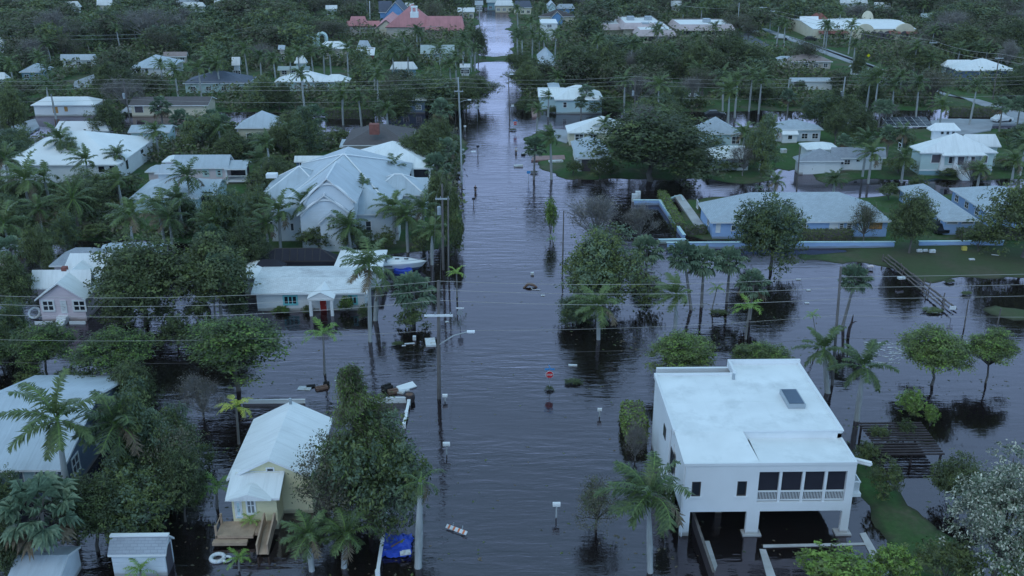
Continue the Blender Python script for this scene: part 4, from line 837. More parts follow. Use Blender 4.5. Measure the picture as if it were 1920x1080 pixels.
# mission style building
h = House('mission_building', 'long cream mission style building with curved parapets, arches and red tile awnings', 'the cream mission-style building', 'building', 1610, 70, guard=(1498, 26, 1722, 70), keep=True)
b = h.block((1525, 1718, 54), 4.6, ry=38, rise=1.0, roof='gx', wall='wall_cream', top='roof_plain_white', ov=.1)
Y = b.w[2]-.06
def curve_gable(px0, px1, zt, y, zb=4.2):
    xa, xc = on_y(px0, 50, y)[0], on_y(px1, 50, y)[0]; w = xc-xa; n = 14; top = []
    for i in range(n+1):
        t = i/n; q = abs(2*t-1); top.append((xa+w*t, zb+(zt-zb)*(1-q**2.2)**.7 if q < 1 else zb))
    fr = [(x, y, z) for x, z in top]; M = MB(); lo = [(xc, y, 0), (xa, y, 0)]
    ring0 = fr+lo; ring1 = [(x, yy+.8, z) for x, yy, z in ring0]; M.loft([ring1, ring0]); return M
h.part('curved_parapet', curve_gable(1606, 1640, 5.3, Y-.5, 3.2), 'wall_cream'); h.part('curved_parapet', curve_gable(1680, 1716, 5.4, Y-.5, 3.2), 'wall_cream')
M2 = curve_gable(1614, 1636, 6.8, b.Y1-6, 4); h.part('curved_parapet', M2, 'wall_cream')
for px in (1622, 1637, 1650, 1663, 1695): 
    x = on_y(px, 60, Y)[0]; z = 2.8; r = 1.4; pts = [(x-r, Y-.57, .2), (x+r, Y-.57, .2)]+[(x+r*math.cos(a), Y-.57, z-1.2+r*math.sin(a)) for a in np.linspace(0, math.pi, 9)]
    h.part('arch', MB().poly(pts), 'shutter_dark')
for px in (1545, 1560, 1578, 1676, 1708):
    x = on_y(px, 60, Y)[0]; o = h.part('awning', MB().poly([(x-2,Y-1.6,2.3),(x+2,Y-1.6,2.3),(x+2,Y-.02,3.1),(x-2,Y-.02,3.1)]).box(x-2,x+2,Y-1.6,Y-1.5,2.15,2.28), 'brick'); h.winm(b, 'f', x-1, x+1, .6, 1.9, 2, 1, plane=Y)
b2 = h.block((1500, 1535, 42), 4.6, ry=33, rise=2, roof='gx', wall='wall_cream', top='roof_plain_white'); h.part('tile_cupola', MB().loft([[(b.X0+6,b.Y1-9,4.2),(b.X0+12,b.Y1-9,4.2),(b.X0+12,b.Y1-4,4.2),(b.X0+6,b.Y1-4,4.2)],[(b.X0+8,b.Y1-7,6.2),(b.X0+10,b.Y1-7,6.2),(b.X0+10,b.Y1-6,6.2),(b.X0+8,b.Y1-6,6.2)]]), 'brick')
# school
h = House('school_building', 'flat white roofed school with pinkish mansard edges and roof units', 'the flat-roofed school', 'building', 1265, 72, guard=(1140, 33, 1385, 62), k=.85, keep=True)
def mans(e, hh, d, drop=1.7, run=1.3, n=0):
    b = h.block(e, hh, d=d, roof='flat', rise=0, wall='wall_cream', top='roof_plain_white', ov=.3, th=.1)
    M = MB(); hh = b.h
    A = [(b.X0-run,b.Y0-run),(b.X1+run,b.Y0-run),(b.X1+run,b.Y1+run),(b.X0-run,b.Y1+run)]; B = [(b.X0,b.Y0),(b.X1,b.Y0),(b.X1,b.Y1),(b.X0,b.Y1)]
    for i in range(4): j = (i+1) % 4; M.poly([(*A[i],hh-drop),(*A[j],hh-drop),(*B[j],hh+.25),(*B[i],hh+.25)])
    M.poly([(*p,hh-drop) for p in reversed(A)]); h.part('mansard', M, 'roof_pinkgrey')
    if n:
        for i in range(n):
            u = b.X0+(b.X1-b.X0)*(i+.5)/n; h.winm(b, 'f', u-1.1, u+1.1, 1.0, 2.2, 2, 1, frame='wall_cream')
    return b
b = mans((1200, 1262, 57), 5.2, 22, n=4); b2 = mans((1172, 1240, 44), 6.4, 20); b3 = mans((1275, 1372, 47), 5.0, 16, n=8); b4 = mans((1112, 1190, 46), 5.0, 18)
for bb, xs_ in ((b, (.3, .7)), (b2, (.25, .75)), (b3, (.6,))):
    for t in xs_:
        x = bb.X0+(bb.X1-bb.X0)*t; y = bb.Y0+(bb.Y1-bb.Y0)*.5; h.part('roof_unit', MB().box(x-1.2, x+1.2, y-1.2, y+1.2, bb.h+.01, bb.h+1.3), 'metal_grey')
h = House('bright_blue_house', 'bright blue house with pale blue roof near top centre', 'the bright blue house', 'house', 1052, 26, guard=(1025, 7, 1080, 22), keep=True)
b = h.block((1043, 1078, 15.5), 4, ry=10, rise=1.6, roof='hip', wall='wall_bright_blue', top='roof_bluegrey'); b2 = h.block((1026, 1044, 14), 4.6, roof='gy', rise=2, d=10, wall='wall_aqua', top='roof_pale'); h.autowin(b, 3)
h = House('blue_dormer_house', 'brown roofed house with small bright blue front gable', 'the brown roof with blue gable', 'house', 1040, 46, guard=(1008, 20, 1078, 38), keep=True)
b = h.block((1010, 1078, 31), 3.8, ry=21, rise=2.6, roof='hip', wall='wall_cream', top='roof_brown', inset=9); b2 = h.block((1033, 1057, 33), 3.8, roof='gy', rise=2.2, d=8, wall='wall_bright_blue', top='roof_brown'); h.autowin(b, 5)
h = House('white_box_house', 'white two storey flat roofed house behind row of palms', 'the white box-shaped house', 'house', 1030, 66, guard=(1013, 41, 1048, 62))
b = h.block((1014, 1046, 43.5), 7.5, d=12, rise=0, roof='flat', wall='wall_white', top='roof_plain_white', ov=.15); b2 = h.block((998, 1016, 52), 4.2, ry=47, rise=1.2, roof='gx', wall='wall_palepink', top='roof_tan'); h.win(b, 1026, 46, 1034, 51, 2, 1); h.winm(b, 'f', b.w[0]+1, b.w[0]+2.4, 1.5, 2.8)
h = House('broken_roof_house', 'house with pale sagging roof half buried in dark trees', None, 'house', 1030, 130, guard=(1014, 92, 1050, 130))
b = h.block((1012, 1045, 124), 3.4, ry=95, rise=2.6, roof='hip', wall='wall_aqua', top='roof_pale'); h.autowin(b, 2)

# --- distant houses along the top edge: (label, x, eave l, r, y, h, ridge y, rise, roof, wall, top)
FAR = [
 ('distant house with broken white roof above brown trees', 116, 150, 13, 3.6, 6.5, 2.2, 'hip', 'wall_white', 'roof_white'),
 ('distant white roofed house with cream wall above grey tree', 181, 210, 9.5, 3.6, 3, 2.2, 'gx', 'wall_cream', 'roof_white'),
 ('distant house with pale blue roof at the top edge', 234, 258, 6, 4.2, -1, 2, 'hip', 'wall_aqua', 'roof_pale'),
 ('distant long house with low white roof, lower of the top left group', 338, 384, 12, 3.4, 6, 1.6, 'hip', 'wall_white', 'roof_white'),
 ('distant wide white house behind the low long white roof', 312, 372, 5, 4.4, -1, 2.2, 'hip', 'wall_white', 'roof_pale'),
 ('distant house with steep white roof sloping down to the right', 402, 440, 14, 3.6, 4, 3, 'gx', 'wall_white', 'roof_white'),
 ('distant house with flat grey deck and pale trim', 447, 486, 15, 3.4, 8, 1.4, 'gx', 'wall_cream', 'roof_grey'),
 ('distant white gabled house left of the blue gabled house', 522, 572, 14, 4.2, 7, 2.8, 'hip', 'wall_siding', 'roof_white'),
 ('distant two storey pale house behind a tall palm', 610, 632, 17, 5, 13, 1.4, 'gx', 'wall_siding', 'roof_white'),
 ('distant small white roof at the very top above palms', 612, 632, 5, 4, 1, 1.6, 'hip', 'wall_white', 'roof_white'),
 ('distant small dark house with white roof edge', 760, 776, 13, 3.4, 9, 1.6, 'gx', 'shutter_dark', 'roof_white'),
 ('distant house with long white roof left of the road end', 858, 890, 22, 3.6, 18, 1.5, 'gx', 'wall_cream', 'roof_white'),
 ('distant small white cottage beside the road end', 890, 906, 9, 3.6, 5, 1.6, 'gx', 'wall_white', 'roof_pale'),
 ('distant house with wide white roof right of the road end', 927, 964, 10, 3.8, 4, 2, 'hip', 'wall_cream', 'roof_white'),
 ('distant teal roofed house at the very top beside the road', 912, 938, 4, 4.4, 0, 1.6, 'gx', 'wall_teal', 'roof_sage'),
 ('distant slate roofed house with cream gable right of the road', 962, 998, 14, 3.8, 6, 2.6, 'hip', 'wall_cream', 'roof_slate'),
 ('distant house with low white curved roof behind palms', 1116, 1158, 8, 3.4, 3, 1.5, 'hip', 'wall_white', 'roof_white'),
 ('distant house with torn white roof among bushes', 1258, 1278, 11, 3.4, 4, 2, 'gx', 'wall_tan', 'roof_white'),
 ('distant large white roofed house beyond mission building', 1574, 1628, 6, 4, 0, 2.6, 'hip', 'wall_white', 'roof_white'),
 ('distant small white roof beyond mission building', 1640, 1670, 12, 3.4, 7, 1.6, 'gx', 'wall_aqua', 'roof_white'),
 ('distant aqua roofed house by the far lake', 1728, 1758, 31.5, 3, 27, 1.2, 'gx', 'wall_white', 'roof_sage'),
 ('white roofed house at the left edge among dark trees', -20, 8, 83, 3.6, 72, 2.2, 'hip', 'wall_white', 'roof_white'),
 ('white roofed house at left edge beside a small lawn', -20, 14, 148, 3.2, 140, 1.5, 'hip', 'wall_white', 'roof_white'),
 ('white roofed house behind grey leafless tree, left', 112, 178, 112, 3, 104, 1.4, 'gx', 'wall_white', 'roof_pale'),
 ('small white peaked house among palms left of white ridge roof', 551, 575, 118, 3.6, 108, 2, 'hip', 'wall_seafoam', 'roof_white'),
 ('small house with sage green roof and white edge', 520, 580, 131, 2.6, 124, .8, 'gx', 'wall_cream', 'roof_sage'),
 ('small white house beside slate blue hip roof', 434, 450, 122, 4.2, 110, 2, 'gx', 'wall_siding', 'roof_white'),
 ('low tan roofed house beside cream grassy road', 305, 350, 106, 2.8, 97, 1.2, 'gx', 'wall_tan', 'roof_tan'),
 ('narrow white walled house among crowded palms', 521, 534, 92, 5, 87, 1, 'gx', 'wall_palepink', 'roof_pale'),
 ('white roofed house behind dark trees at middle right', 1374, 1392, 107, 3.4, 103, 1.2, 'gx', 'wall_aqua', 'roof_white'),
 ('low white roofed house beside avenue sign', 1596, 1622, 127, 2.8, 124, .6, 'gx', 'wall_white', 'roof_white'),
 ('small white roof among trees below the avenue', 1650, 1672, 147, 2.8, 141, 1.2, 'hip', 'wall_white', 'roof_white'),
 ('white house with white roof beside road pole, left of road', 862, 882, 126, 3.2, 122, .8, 'gx', 'wall_white', 'roof_white'),
 ('grey brown roofed house at far left among trees', -30, 46, 22, 3.6, 14, 1.8, 'hip', 'wall_palepink', 'roof_brown'),
 ('white utility building near right edge road', 1896, 1925, 234, 3, 231, .6, 'gx', 'wall_white', 'roof_white') if False else None,
]
for q in FAR:
    if not q: continue
    lab, xl_, xr_, ye, hh, ry_, rs, rf, wl_, tp_ = q
    Y0 = at((xl_+xr_)/2, ye, hh)[1]; gp = on_y((xl_+xr_)/2, ye, Y0)[0]
    h = House('distant_house', lab, None, 'house', (xl_+xr_)/2, proj(gp, Y0, 0)[1], guard=(xl_, ry_-1, xr_, ye+6) if len(LANDMARKS) % 2 == 0 and int(xl_) % 3 else None)
    b = h.block((xl_, xr_, ye), hh, ry=ry_, rise=rs, roof=rf, wall=wl_, top=tp_)
    h.autowin(b, 3 if xr_-xl_ > 26 else 2, w=1.2)
# ------------------------------------------------------------------ plants: one mesh per kind and variant, shared by every copy
leaf_mat('leaf_dark', (0.049,0.066,0.032), (0.128,0.159,0.067)); leaf_mat('leaf_mid', (0.063,0.095,0.034), (0.183,0.226,0.073)); leaf_mat('leaf_bright', (0.104,0.183,0.037), (0.256,0.378,0.079))
leaf_mat('leaf_olive', (0.088,0.083,0.056), (0.189,0.177,0.116)); leaf_mat('leaf_grey', (0.171,0.152,0.134), (0.317,0.287,0.262)); leaf_mat('leaf_silver', (0.104,0.122,0.079), (0.317,0.342,0.256))
leaf_mat('leaf_palm', (0.049,0.081,0.034), (0.146,0.201,0.071), .5); leaf_mat('leaf_palm_bright', (0.122,0.250,0.043), (0.366,0.525,0.098), .5); leaf_mat('leaf_fan', (0.091,0.146,0.095), (0.232,0.317,0.201), .5)
leaf_mat('leaf_dead', (0.122,0.090,0.057), (0.244,0.189,0.122)); leaf_mat('petal', (0.464,0.464,0.378), (0.732,0.708,0.573)); leaf_mat('leaf_yellow', (0.293,0.366,0.049), (0.708,0.683,0.110), .5)
leaf_mat('leaf_bluegreen', (0.067,0.104,0.067), (0.183,0.244,0.146))

def nrm(a): return a/np.maximum(np.linalg.norm(a, axis=-1, keepdims=True), 1e-9)
def leaf_quads(C, out, size, rg, up=.5, rnd=.9, asp=.5, along=None):
    n = len(C); nn = nrm(out*.6 + np.array([0, 0, up]) + rnd*rg.normal(size=(n, 3))*.6)
    a = rg.normal(size=(n, 3)) if along is None else along + .35*rg.normal(size=(n, 3))
    u = nrm(a - nn*np.sum(a*nn, -1, keepdims=True)); v = np.cross(nn, u)
    s = (size*(.7+.6*rg.rand(n)))[:, None]
    V = np.stack([C-u*s, C+v*s*asp-u*s*.1, C+u*s, C-v*s*asp-u*s*.1], 1).reshape(-1, 3)
    return V, np.arange(4*n).reshape(n, 4)
def make_crown(name, seed, nl=16, ntw=26, per=11, leaf=.028, zlo=.3, flat=1., mats=('leaf_dark',), lobe=.19, tw=.036, up=.5, asp=.5, edge=.78, second=0., top=1., dome=.42):
    """crown in the unit box x,y in +-.5, z zlo..1: lobes of twig clusters with gaps between them"""
    rg = np.random.RandomState(seed); zc = (zlo+top)/2; hz = (top-zlo)/2
    d = nrm(rg.normal(size=(nl, 3))); d[:, 2] = np.where(d[:, 2] < -.35, -d[:, 2]*.6, d[:, 2]); d = nrm(d)
    q = rg.rand(nl); rr = (.34+.66*q**.6)[:, None]; sk = 1+.22*np.sin(np.arctan2(d[:, 1], d[:, 0])*rg.randint(2, 4)+rg.uniform(0, 6))[:, None]
    LC = d*rr*sk*np.array([.5, .5, hz])*np.array([1-lobe*.9, 1-lobe*.9, 1-lobe*.5]) + np.array([0, 0, zc-.10*hz])
    LC[:, 2] += hz*dome*(1-2*np.hypot(LC[:, 0], LC[:, 1]))-.30*dome*hz
    LR = lobe*(.45+.75*rg.rand(nl))*(1.12-.45*q)
    C, O, MI = [], [], []
    for i in range(nl):
        k = max(5, int(ntw*(LR[i]/lobe)**1.6)); td = nrm(rg.normal(size=(k, 3))+np.array([0, 0, .3]))
        ext = np.where(rg.rand(k) < .16, 1.25+.35*rg.rand(k), .70+.36*rg.rand(k))
        tp = LC[i] + td*LR[i]*ext[:, None]*np.array([1, 1, flat])
        jit = np.where(rg.rand(k) < .5, .75, 1.1)[:, None]
        c = np.repeat(tp, per, 0) + rg.normal(size=(k*per, 3))*tw*np.repeat(jit, per, 0)*np.array([1, 1, .65*flat]); C.append(c); O.append(np.repeat(td, per, 0))
        MI.append(np.repeat(np.where(rg.rand(k) < second*(.4+1.2*rg.rand()), rg.randint(1, max(2, len(mats)), k), 0), per))
    C = np.concatenate(C); O = np.concatenate(O); keep = C[:, 2] > .01; C, O, MI = C[keep], O[keep], np.concatenate(MI)[keep]
    V, Q = leaf_quads(C, O, np.full(len(C), leaf), rg, up, asp=asp)
    if name == 'blossom_crown': MI = rg.choice(3, len(C), p=(.42, .30, .28))
    return np_mesh(name, V, Q, [MATS[m] for m in mats], MI if len(mats) > 1 else None), LC
def make_trunk(name, seed, LC, m='bark', r=.022, fork=.28, twigs=0, bend=.03):
    rg = random.Random(seed); B = MB(); x = [rg.uniform(-bend, bend) for _ in range(4)]
    p0, p1, p2 = (0, 0, -.08), (x[0], x[1], fork*.5), (x[2], x[3], fork)
    B.tube([p0, p1, p2], [r*1.35, r, r*.85], 7)
    for i, c in enumerate(LC):
        mid = (p2[0]+(c[0]-p2[0])*.45+rg.uniform(-.03, .03), p2[1]+(c[1]-p2[1])*.45+rg.uniform(-.03, .03), p2[2]+(c[2]-p2[2])*.55)
        B.tube([p2, mid, tuple(c)], [r*.5, r*.34, r*.12], 4, cap=False)
        for _ in range(twigs):
            e = (c[0]+rg.gauss(0, .085), c[1]+rg.gauss(0, .085), c[2]+rg.uniform(-.02, .13)); s = rg.uniform(.45, .95)
            q = tuple(m_+(e_-m_)*0+(c_-m_)*s for m_, c_, e_ in zip(mid, c, e)); B.tube([q, e], [r*.16, r*.06], 3, cap=False)
            for _ in range(3):
                e2 = (e[0]+rg.gauss(0, .05), e[1]+rg.gauss(0, .05), e[2]+rg.uniform(-.01, .07)); B.tube([q if rg.random() < .3 else tuple((a+b_)/2 for a, b_ in zip(q, e)), e2], [r*.09, r*.04], 3, cap=False)
    o = B.build(name, MATS[m], uv=False, smooth=True); me = o.data; bpy.data.objects.remove(o); return me

def frond_set(seed, n, L, wind=(-.25, 0), leafw=.075, nl=15, pit=(82, -28), droop=75, lf=.62, old=0.):
    """feather fronds: arching spine with leaflets both sides; returns V, F(tri), material index"""
    rg = np.random.RandomState(seed); V, Fc, MI = [], [], []; base = 0; wv = np.array([wind[0], wind[1], 0])
    for i in range(n):
        az = i*2.39996 + rg.uniform(-.3, .3); p = R(pit[0]+(pit[1]-pit[0])*((i+.5)/n)**.85 + rg.uniform(-7, 7)); Lk = L*(.82+.3*rg.rand())*(1 if p > 0 else .85)
        m = 9; pts = [np.zeros(3)]; pp = p; hd = np.array([math.cos(az), math.sin(az), 0]); dirs = []
        for k in range(m):
            dd = hd*math.cos(pp)+np.array([0, 0, math.sin(pp)]); dd = nrm(dd + wv*(k/m)*1.5); dirs.append(dd); pts.append(pts[-1]+dd*Lk/m); pp -= R(droop)/m*(.4+1.2*k/m)
        pts = np.array(pts); dirs = np.array(dirs+[dirs[-1]])
        mi = 2 if rg.rand() < old and i > n*.6 else 1
        # spine strip
        sd_ = nrm(np.cross(dirs, [0, 0, 1.0])); wsp = np.linspace(.055, .012, m+1)[:, None]*L/3
        S = np.stack([pts-sd_*wsp, pts+sd_*wsp], 1).reshape(-1, 3); V.append(S)
        for k in range(m): a = base+2*k; Fc += [(a, a+1, a+3), (a, a+3, a+2)]; MI += [0, 0]
        base += len(S)
        ts = np.linspace(.14, .985, nl); kk = np.clip((ts*m).astype(int), 0, m-1); fr = ts*m-kk
        bp_ = pts[kk]+(pts[kk+1]-pts[kk])*fr[:, None]; dd = dirs[kk]; side = nrm(np.cross(dd, [0, 0, 1.0])); upv = np.cross(side, dd)
        ln = Lk*lf*.36*np.sin(np.pi*(.12+.80*ts))**.7
        for s in (-1, 1):
            tip = bp_ + (side*s*.82 + dd*.55 + upv*.12 + np.array([0, 0, -.42]) + wv*.5 + rg.normal(size=(nl, 3))*.13)*ln[:, None]
            w = dd*leafw*L/3*(.8+.4*rg.rand(nl))[:, None]; midp = bp_*.5+tip*.5+upv*ln[:, None]*.10
            q = np.stack([bp_-w*.5, bp_+w*.5, midp+w*.62, tip, midp-w*.5], 1).reshape(-1, 3); V.append(q)
            for j in range(nl): a = base+5*j; Fc += [(a, a+1, a+2), (a, a+2, a+4), (a+4, a+2, a+3)]; MI += [mi]*3
            base += len(q)
    return np.concatenate(V), np.array(Fc), np.array(MI)
def feather_palm(name, seed, leaf='leaf_palm', n=17, L=3., **kw):
    V, Fc, MI = frond_set(seed, n, L, **kw)
    return np_mesh(name, V, Fc, [MATS['palm_green'], MATS[leaf], MATS['leaf_dead']], MI)
def fan_palm(name, seed, n=30, L=1.25, leaf='leaf_fan', dead=.2, wind=-.12):
    rg = np.random.RandomState(seed); V, Fc, MI = [], [], []; base = 0
    for i in range(n):
        az = i*2.39996+rg.uniform(-.3, .3); p = R(80-135*((i+.5)/n)+rg.uniform(-8, 8)); hd = np.array([math.cos(az), math.sin(az), 0])
        d = nrm(hd*math.cos(p)+np.array([wind, 0, math.sin(p)])); c = d*L*(.8+.3*rg.rand()); side = nrm(np.cross(d, [0, 0, 1.0]+.01*rg.rand(3))); up = np.cross(side, d)
        mi = 2 if i > n*(1-dead) and rg.rand() < .7 else 1
        V.append(np.array([[0, 0, 0]-side*.03, [0, 0, 0]+side*.03, c])); Fc.append((base, base+1, base+2)); MI.append(0); base += 3
        r = L*.78*(.8+.35*rg.rand()); m = 11; A = np.linspace(-1.9, 1.9, m)
        for a in A:
            q = d*math.cos(a)+side*math.sin(a); q2 = side*math.cos(a)-d*math.sin(a); fold = .10*up*(1 if rg.rand() > .5 else -1)
            tip = c+q*r*(1-.12*abs(a))+np.array([0, 0, -.34*r])+rg.normal(size=3)*.05; md = c+q*r*.58+fold*r
            V.append(np.array([c, md+q2*r*.13, tip, md-q2*r*.13])); Fc += [(base, base+1, base+2), (base, base+2, base+3)]; MI += [mi, mi]; base += 4
    return np_mesh(name, np.concatenate(V), np.array(Fc), [MATS['bark'], MATS[leaf], MATS['leaf_dead']], np.array(MI))
def palm_trunk(name, m, r=.2, shaft=True, bulge=.25):
    B = MB(); n = 9; zs = np.linspace(0, 1, n); rr = [r*(1.25 if i == 0 else 1+bulge*math.sin(math.pi*min(1, z*1.3))-.35*z) for i, z in enumerate(zs)]
    pts = [(.0, .0, z if z > 0 else -.12) for z in zs]; B.tube(pts, rr, 8)
    if shaft: B.tube([(0,0,.86),(0,0,.93),(0,0,1.03)], [r*.74, r*.86, r*.45], 8, mi=1)
    o = B.build(name, [MATS[m], MATS['palm_green']], uv=False, smooth=True); me = o.data; bpy.data.objects.remove(o); return me

PT = {}
PT['royal'] = palm_trunk('palm_trunk', 'bark_pale'); PT['fan'] = palm_trunk('fan_palm_trunk', 'bark_grey', .19, False, .05); PT['date'] = palm_trunk('date_palm_trunk', 'bark', .26, False, .1); PT['thin'] = palm_trunk('slender_palm_trunk', 'bark_grey', .13, False, .02)
PC = {}
PC['royal'] = [feather_palm('palm_crown', 10+i, n=19+i % 3, nl=24, leafw=.105, lf=.70, old=.35, wind=(-.28-.05*i, .02*i)) for i in range(4)]
PC['royal_far'] = [feather_palm('far_palm_crown', 30+i, n=20, nl=10, leafw=.21, lf=.7, wind=(-.25, 0)) for i in range(3)]
PC['swept'] = [feather_palm('windswept_palm_crown', 50+i, n=18, nl=26, leafw=.095, lf=.7, wind=(-.85, .1), droop=60) for i in range(2)]
PC['bright'] = [feather_palm('bright_palm_crown', 60+i, leaf='leaf_palm_bright', n=10, pit=(75, 0), droop=95, leafw=.1) for i in range(2)]
PC['yellow'] = [feather_palm('yellow_palm_crown', 64, leaf='leaf_yellow', n=9, pit=(70, 5), droop=110, leafw=.11)]
PC['star'] = [feather_palm('star_palm_crown', 68+i, n=14, pit=(86, -32), droop=66, leafw=.085, nl=38, lf=.62, wind=(-.16, 0)) for i in range(2)]
PC['date'] = [feather_palm('date_palm_crown', 70+i, n=34, pit=(85, -60), droop=45, lf=.42, old=.25, wind=(-.1, 0)) for i in range(2)]
PC['fan'] = [fan_palm('fan_palm_crown', 80+i) for i in range(3)]
PC['fan_far'] = [fan_palm('far_fan_palm_crown', 90+i, n=16) for i in range(2)]
PC['ragged'] = [feather_palm('ragged_palm_crown', 95, n=11, nl=16, leafw=.09, old=.4, pit=(60, -50), droop=100)]

TREE = {}
def kind(key, n, mk, trunk):
    TREE[key] = []
    for i in range(n):
        cm, LC = mk(i); TREE[key].append((cm, trunk(i, LC)))
kind('oak', 4, lambda i: make_crown('oak_crown', 100+i, 42, 36, 17, .0178, .02, mats=('leaf_dark','leaf_mid'), second=.3), lambda i, LC: make_trunk('oak_trunk', 100+i, LC))
kind('oak_far', 4, lambda i: make_crown('far_tree_crown', 120+i, 26, 15, 8, .038, .04, mats=('leaf_dark','leaf_olive'), second=.35, lobe=.22, tw=.045), lambda i, LC: make_trunk('far_tree_trunk', 120+i, LC[:6]))
kind('green', 3, lambda i: make_crown('green_tree_crown', 140+i, 42, 40, 17, .0185, -.12, mats=('leaf_mid','leaf_bluegreen'), second=.4, dome=.12), lambda i, LC: make_trunk('green_tree_trunk', 140+i, LC))
kind('green_far', 3, lambda i: make_crown('far_green_crown', 160+i, 24, 15, 8, .038, .04, mats=('leaf_mid','leaf_bluegreen'), second=.4, lobe=.22, tw=.045), lambda i, LC: make_trunk('far_green_trunk', 160+i, LC[:6]))
kind('olive', 3, lambda i: make_crown('olive_crown', 180+i, 26, 24, 13, .016, .15, mats=('leaf_olive','leaf_dark'), second=.3, tw=.06), lambda i, LC: make_trunk('olive_trunk', 180+i, LC, twigs=3, r=.026))
kind('bare', 3, lambda i: make_crown('sparse_crown', 200+i, 30, 16, 9, .014, .2, mats=('leaf_grey','leaf_olive'), second=.3, lobe=.2, tw=.05), lambda i, LC: make_trunk('bare_trunk', 200+i, LC, 'bark_grey', r=.02, fork=.22, twigs=12))
kind('flat', 3, lambda i: make_crown('layered_crown', 220+i, 60, 30, 15, .0165, .26, flat=.40, mats=('leaf_mid','leaf_dark','leaf_bright'), second=.45, lobe=.16, up=1.3, tw=.045), lambda i, LC: make_trunk('layered_trunk', 220+i, LC, r=.018, fork=.4))
kind('bush', 4, lambda i: make_crown('bush_foliage', 240+i, 16, 26, 14, .030, 0., mats=('leaf_mid','leaf_dark'), second=.4, lobe=.24), lambda i, LC: make_trunk('bush_stems', 240+i, LC[:6], fork=.12))
kind('bush_bright', 2, lambda i: make_crown('bright_bush_foliage', 250+i, 15, 26, 15, .030, 0.05, mats=('leaf_bright','leaf_mid'), second=.3, lobe=.24), lambda i, LC: make_trunk('bright_bush_stems', 250+i, LC[:6], fork=.12))
kind('flower', 1, lambda i: make_crown('blossom_crown', 260, 44, 34, 20, .013, .04, mats=('leaf_silver','leaf_bluegreen','petal'), second=.0, lobe=.19, tw=.026), lambda i, LC: make_trunk('blossom_trunk', 260, LC))
def pine(i):
    rg = np.random.RandomState(270+i); C, O, A, E = [], [], [], []
    for k in range(74):
        z = .12+.86*(k/74)**.95; rad = .52*(1-z)**.55*(.45+.75*rg.rand()) if z < .8 else .22*(1.02-z)*2.4*(.6+.8*rg.rand()); az = k*2.4+rg.uniform(-.4, .4); az = az if rg.rand() > .35 else rg.uniform(-1.0, .5)
        d = np.array([math.cos(az), math.sin(az), -.10+.25*rg.rand()]); e = np.array([0, 0, z])+d*rad; E.append(e)
        for s in np.linspace(.25, 1.0, 7):
            c = np.array([0, 0, z])+d*rad*s; m = 64; pc = c+rg.normal(size=(m, 3))*np.array([.030, .030, .020]); C.append(pc); O.append(np.tile(d, (m, 1)))
            A.append(np.tile(d+np.array([.2, 0, -.35]), (m, 1)))
    C = np.concatenate(C); V, Q = leaf_quads(C, np.concatenate(O), np.full(len(C), .0135), rg, .3, asp=.22, along=np.concatenate(A))
    return np_mesh('pine_crown', V, Q, [MATS['leaf_mid'], MATS['leaf_olive'], MATS['leaf_bright']], rg.choice(3, len(C), p=(.45, .37, .18))), np.array(E)
def pine_trunk(i, E):
    B = MB(); B.tube([(0,0,-.06),(.004,0,.4),(0,0,.97)], [.02,.014,.004], 7); rg = random.Random(3)
    for e in E: B.tube([(0,0,max(.05, e[2]-.02)), tuple(e)], [.005,.0018], 4, cap=False)
    for _ in range(26):
        z = rg.uniform(.2, .5); a = rg.uniform(-1.2, .5); r = rg.uniform(.35, .6); p = (r*math.cos(a), r*math.sin(a)*.8, z-rg.uniform(-.02, .1)); B.tube([(0,0,z), (p[0]*.5,p[1]*.5,z+.04), p], [.005,.003,.001], 4, cap=False)
        for _ in range(3): B.tube([(p[0]*.7,p[1]*.7,z), (p[0]+rg.gauss(0,.06), p[1]+rg.gauss(0,.06), p[2]+rg.gauss(0,.05))], [.0018,.0008], 3, cap=False)
    o = B.build('pine_trunk', MATS['bark_grey'], uv=False, smooth=True); me = o.data; bpy.data.objects.remove(o); return me
kind('pine', 1, pine, pine_trunk)

PLANTS = []     # (root, picture x, noun, category, looks, group, hand written label)
prg = random.Random(7)
SEEN_MESH = {}
def child(name, me, par, loc=(0,0,0), rot=(0,0,0), sc=(1,1,1)):
    o = bpy.data.objects.new(name, me); COL.objects.link(o); o.parent = par; o.location = loc; o.rotation_euler = rot; o.scale = sc; return o
def add_palm(kind_, B, Hh, lean=(0, 0), r=3., trunk=None, looks='', name='royal_palm', noun='royal palm', label=None, var=None, trs=1., group=None, spin=None):
    t = trunk or {'fan': 'fan', 'fan_far': 'fan', 'date': 'date', 'bright': 'thin', 'yellow': 'thin'}.get(kind_, 'royal')
    o = empty(name, (B[0], B[1], B[2])); v = prg.randrange(len(PC[kind_])) if var is None else var
    o.rotation_euler = (lean[1], lean[0], 0)
    child('trunk', PT[t], o, sc=(trs, trs, Hh)); s = r/(3. if kind_ not in ('fan', 'fan_far') else 2.0)
    child('crown', PC[kind_][v], o, (0, 0, Hh), (-lean[1], -lean[0], prg.uniform(-.5, .5) if spin is None else spin), (s, s, s))
    c = proj(B[0], B[1], B[2]+Hh); PLANTS.append([o, c[0], c[1], noun, 'palm tree', looks, group or noun+'s', label]); return o
def palm(kind_, cx, cy, bx, by, r=3., z=0., **kw):
    """palm with crown centre and trunk foot given in the picture; it stands in the plane of its foot"""
    B = at(bx, by, z); X, Z = on_y(cx, cy, B[1]); dx = X-B[0]; Hh = math.hypot(dx, Z-z); return add_palm(kind_, B, Hh, (math.atan2(dx, Z-z), 0), r, **kw)
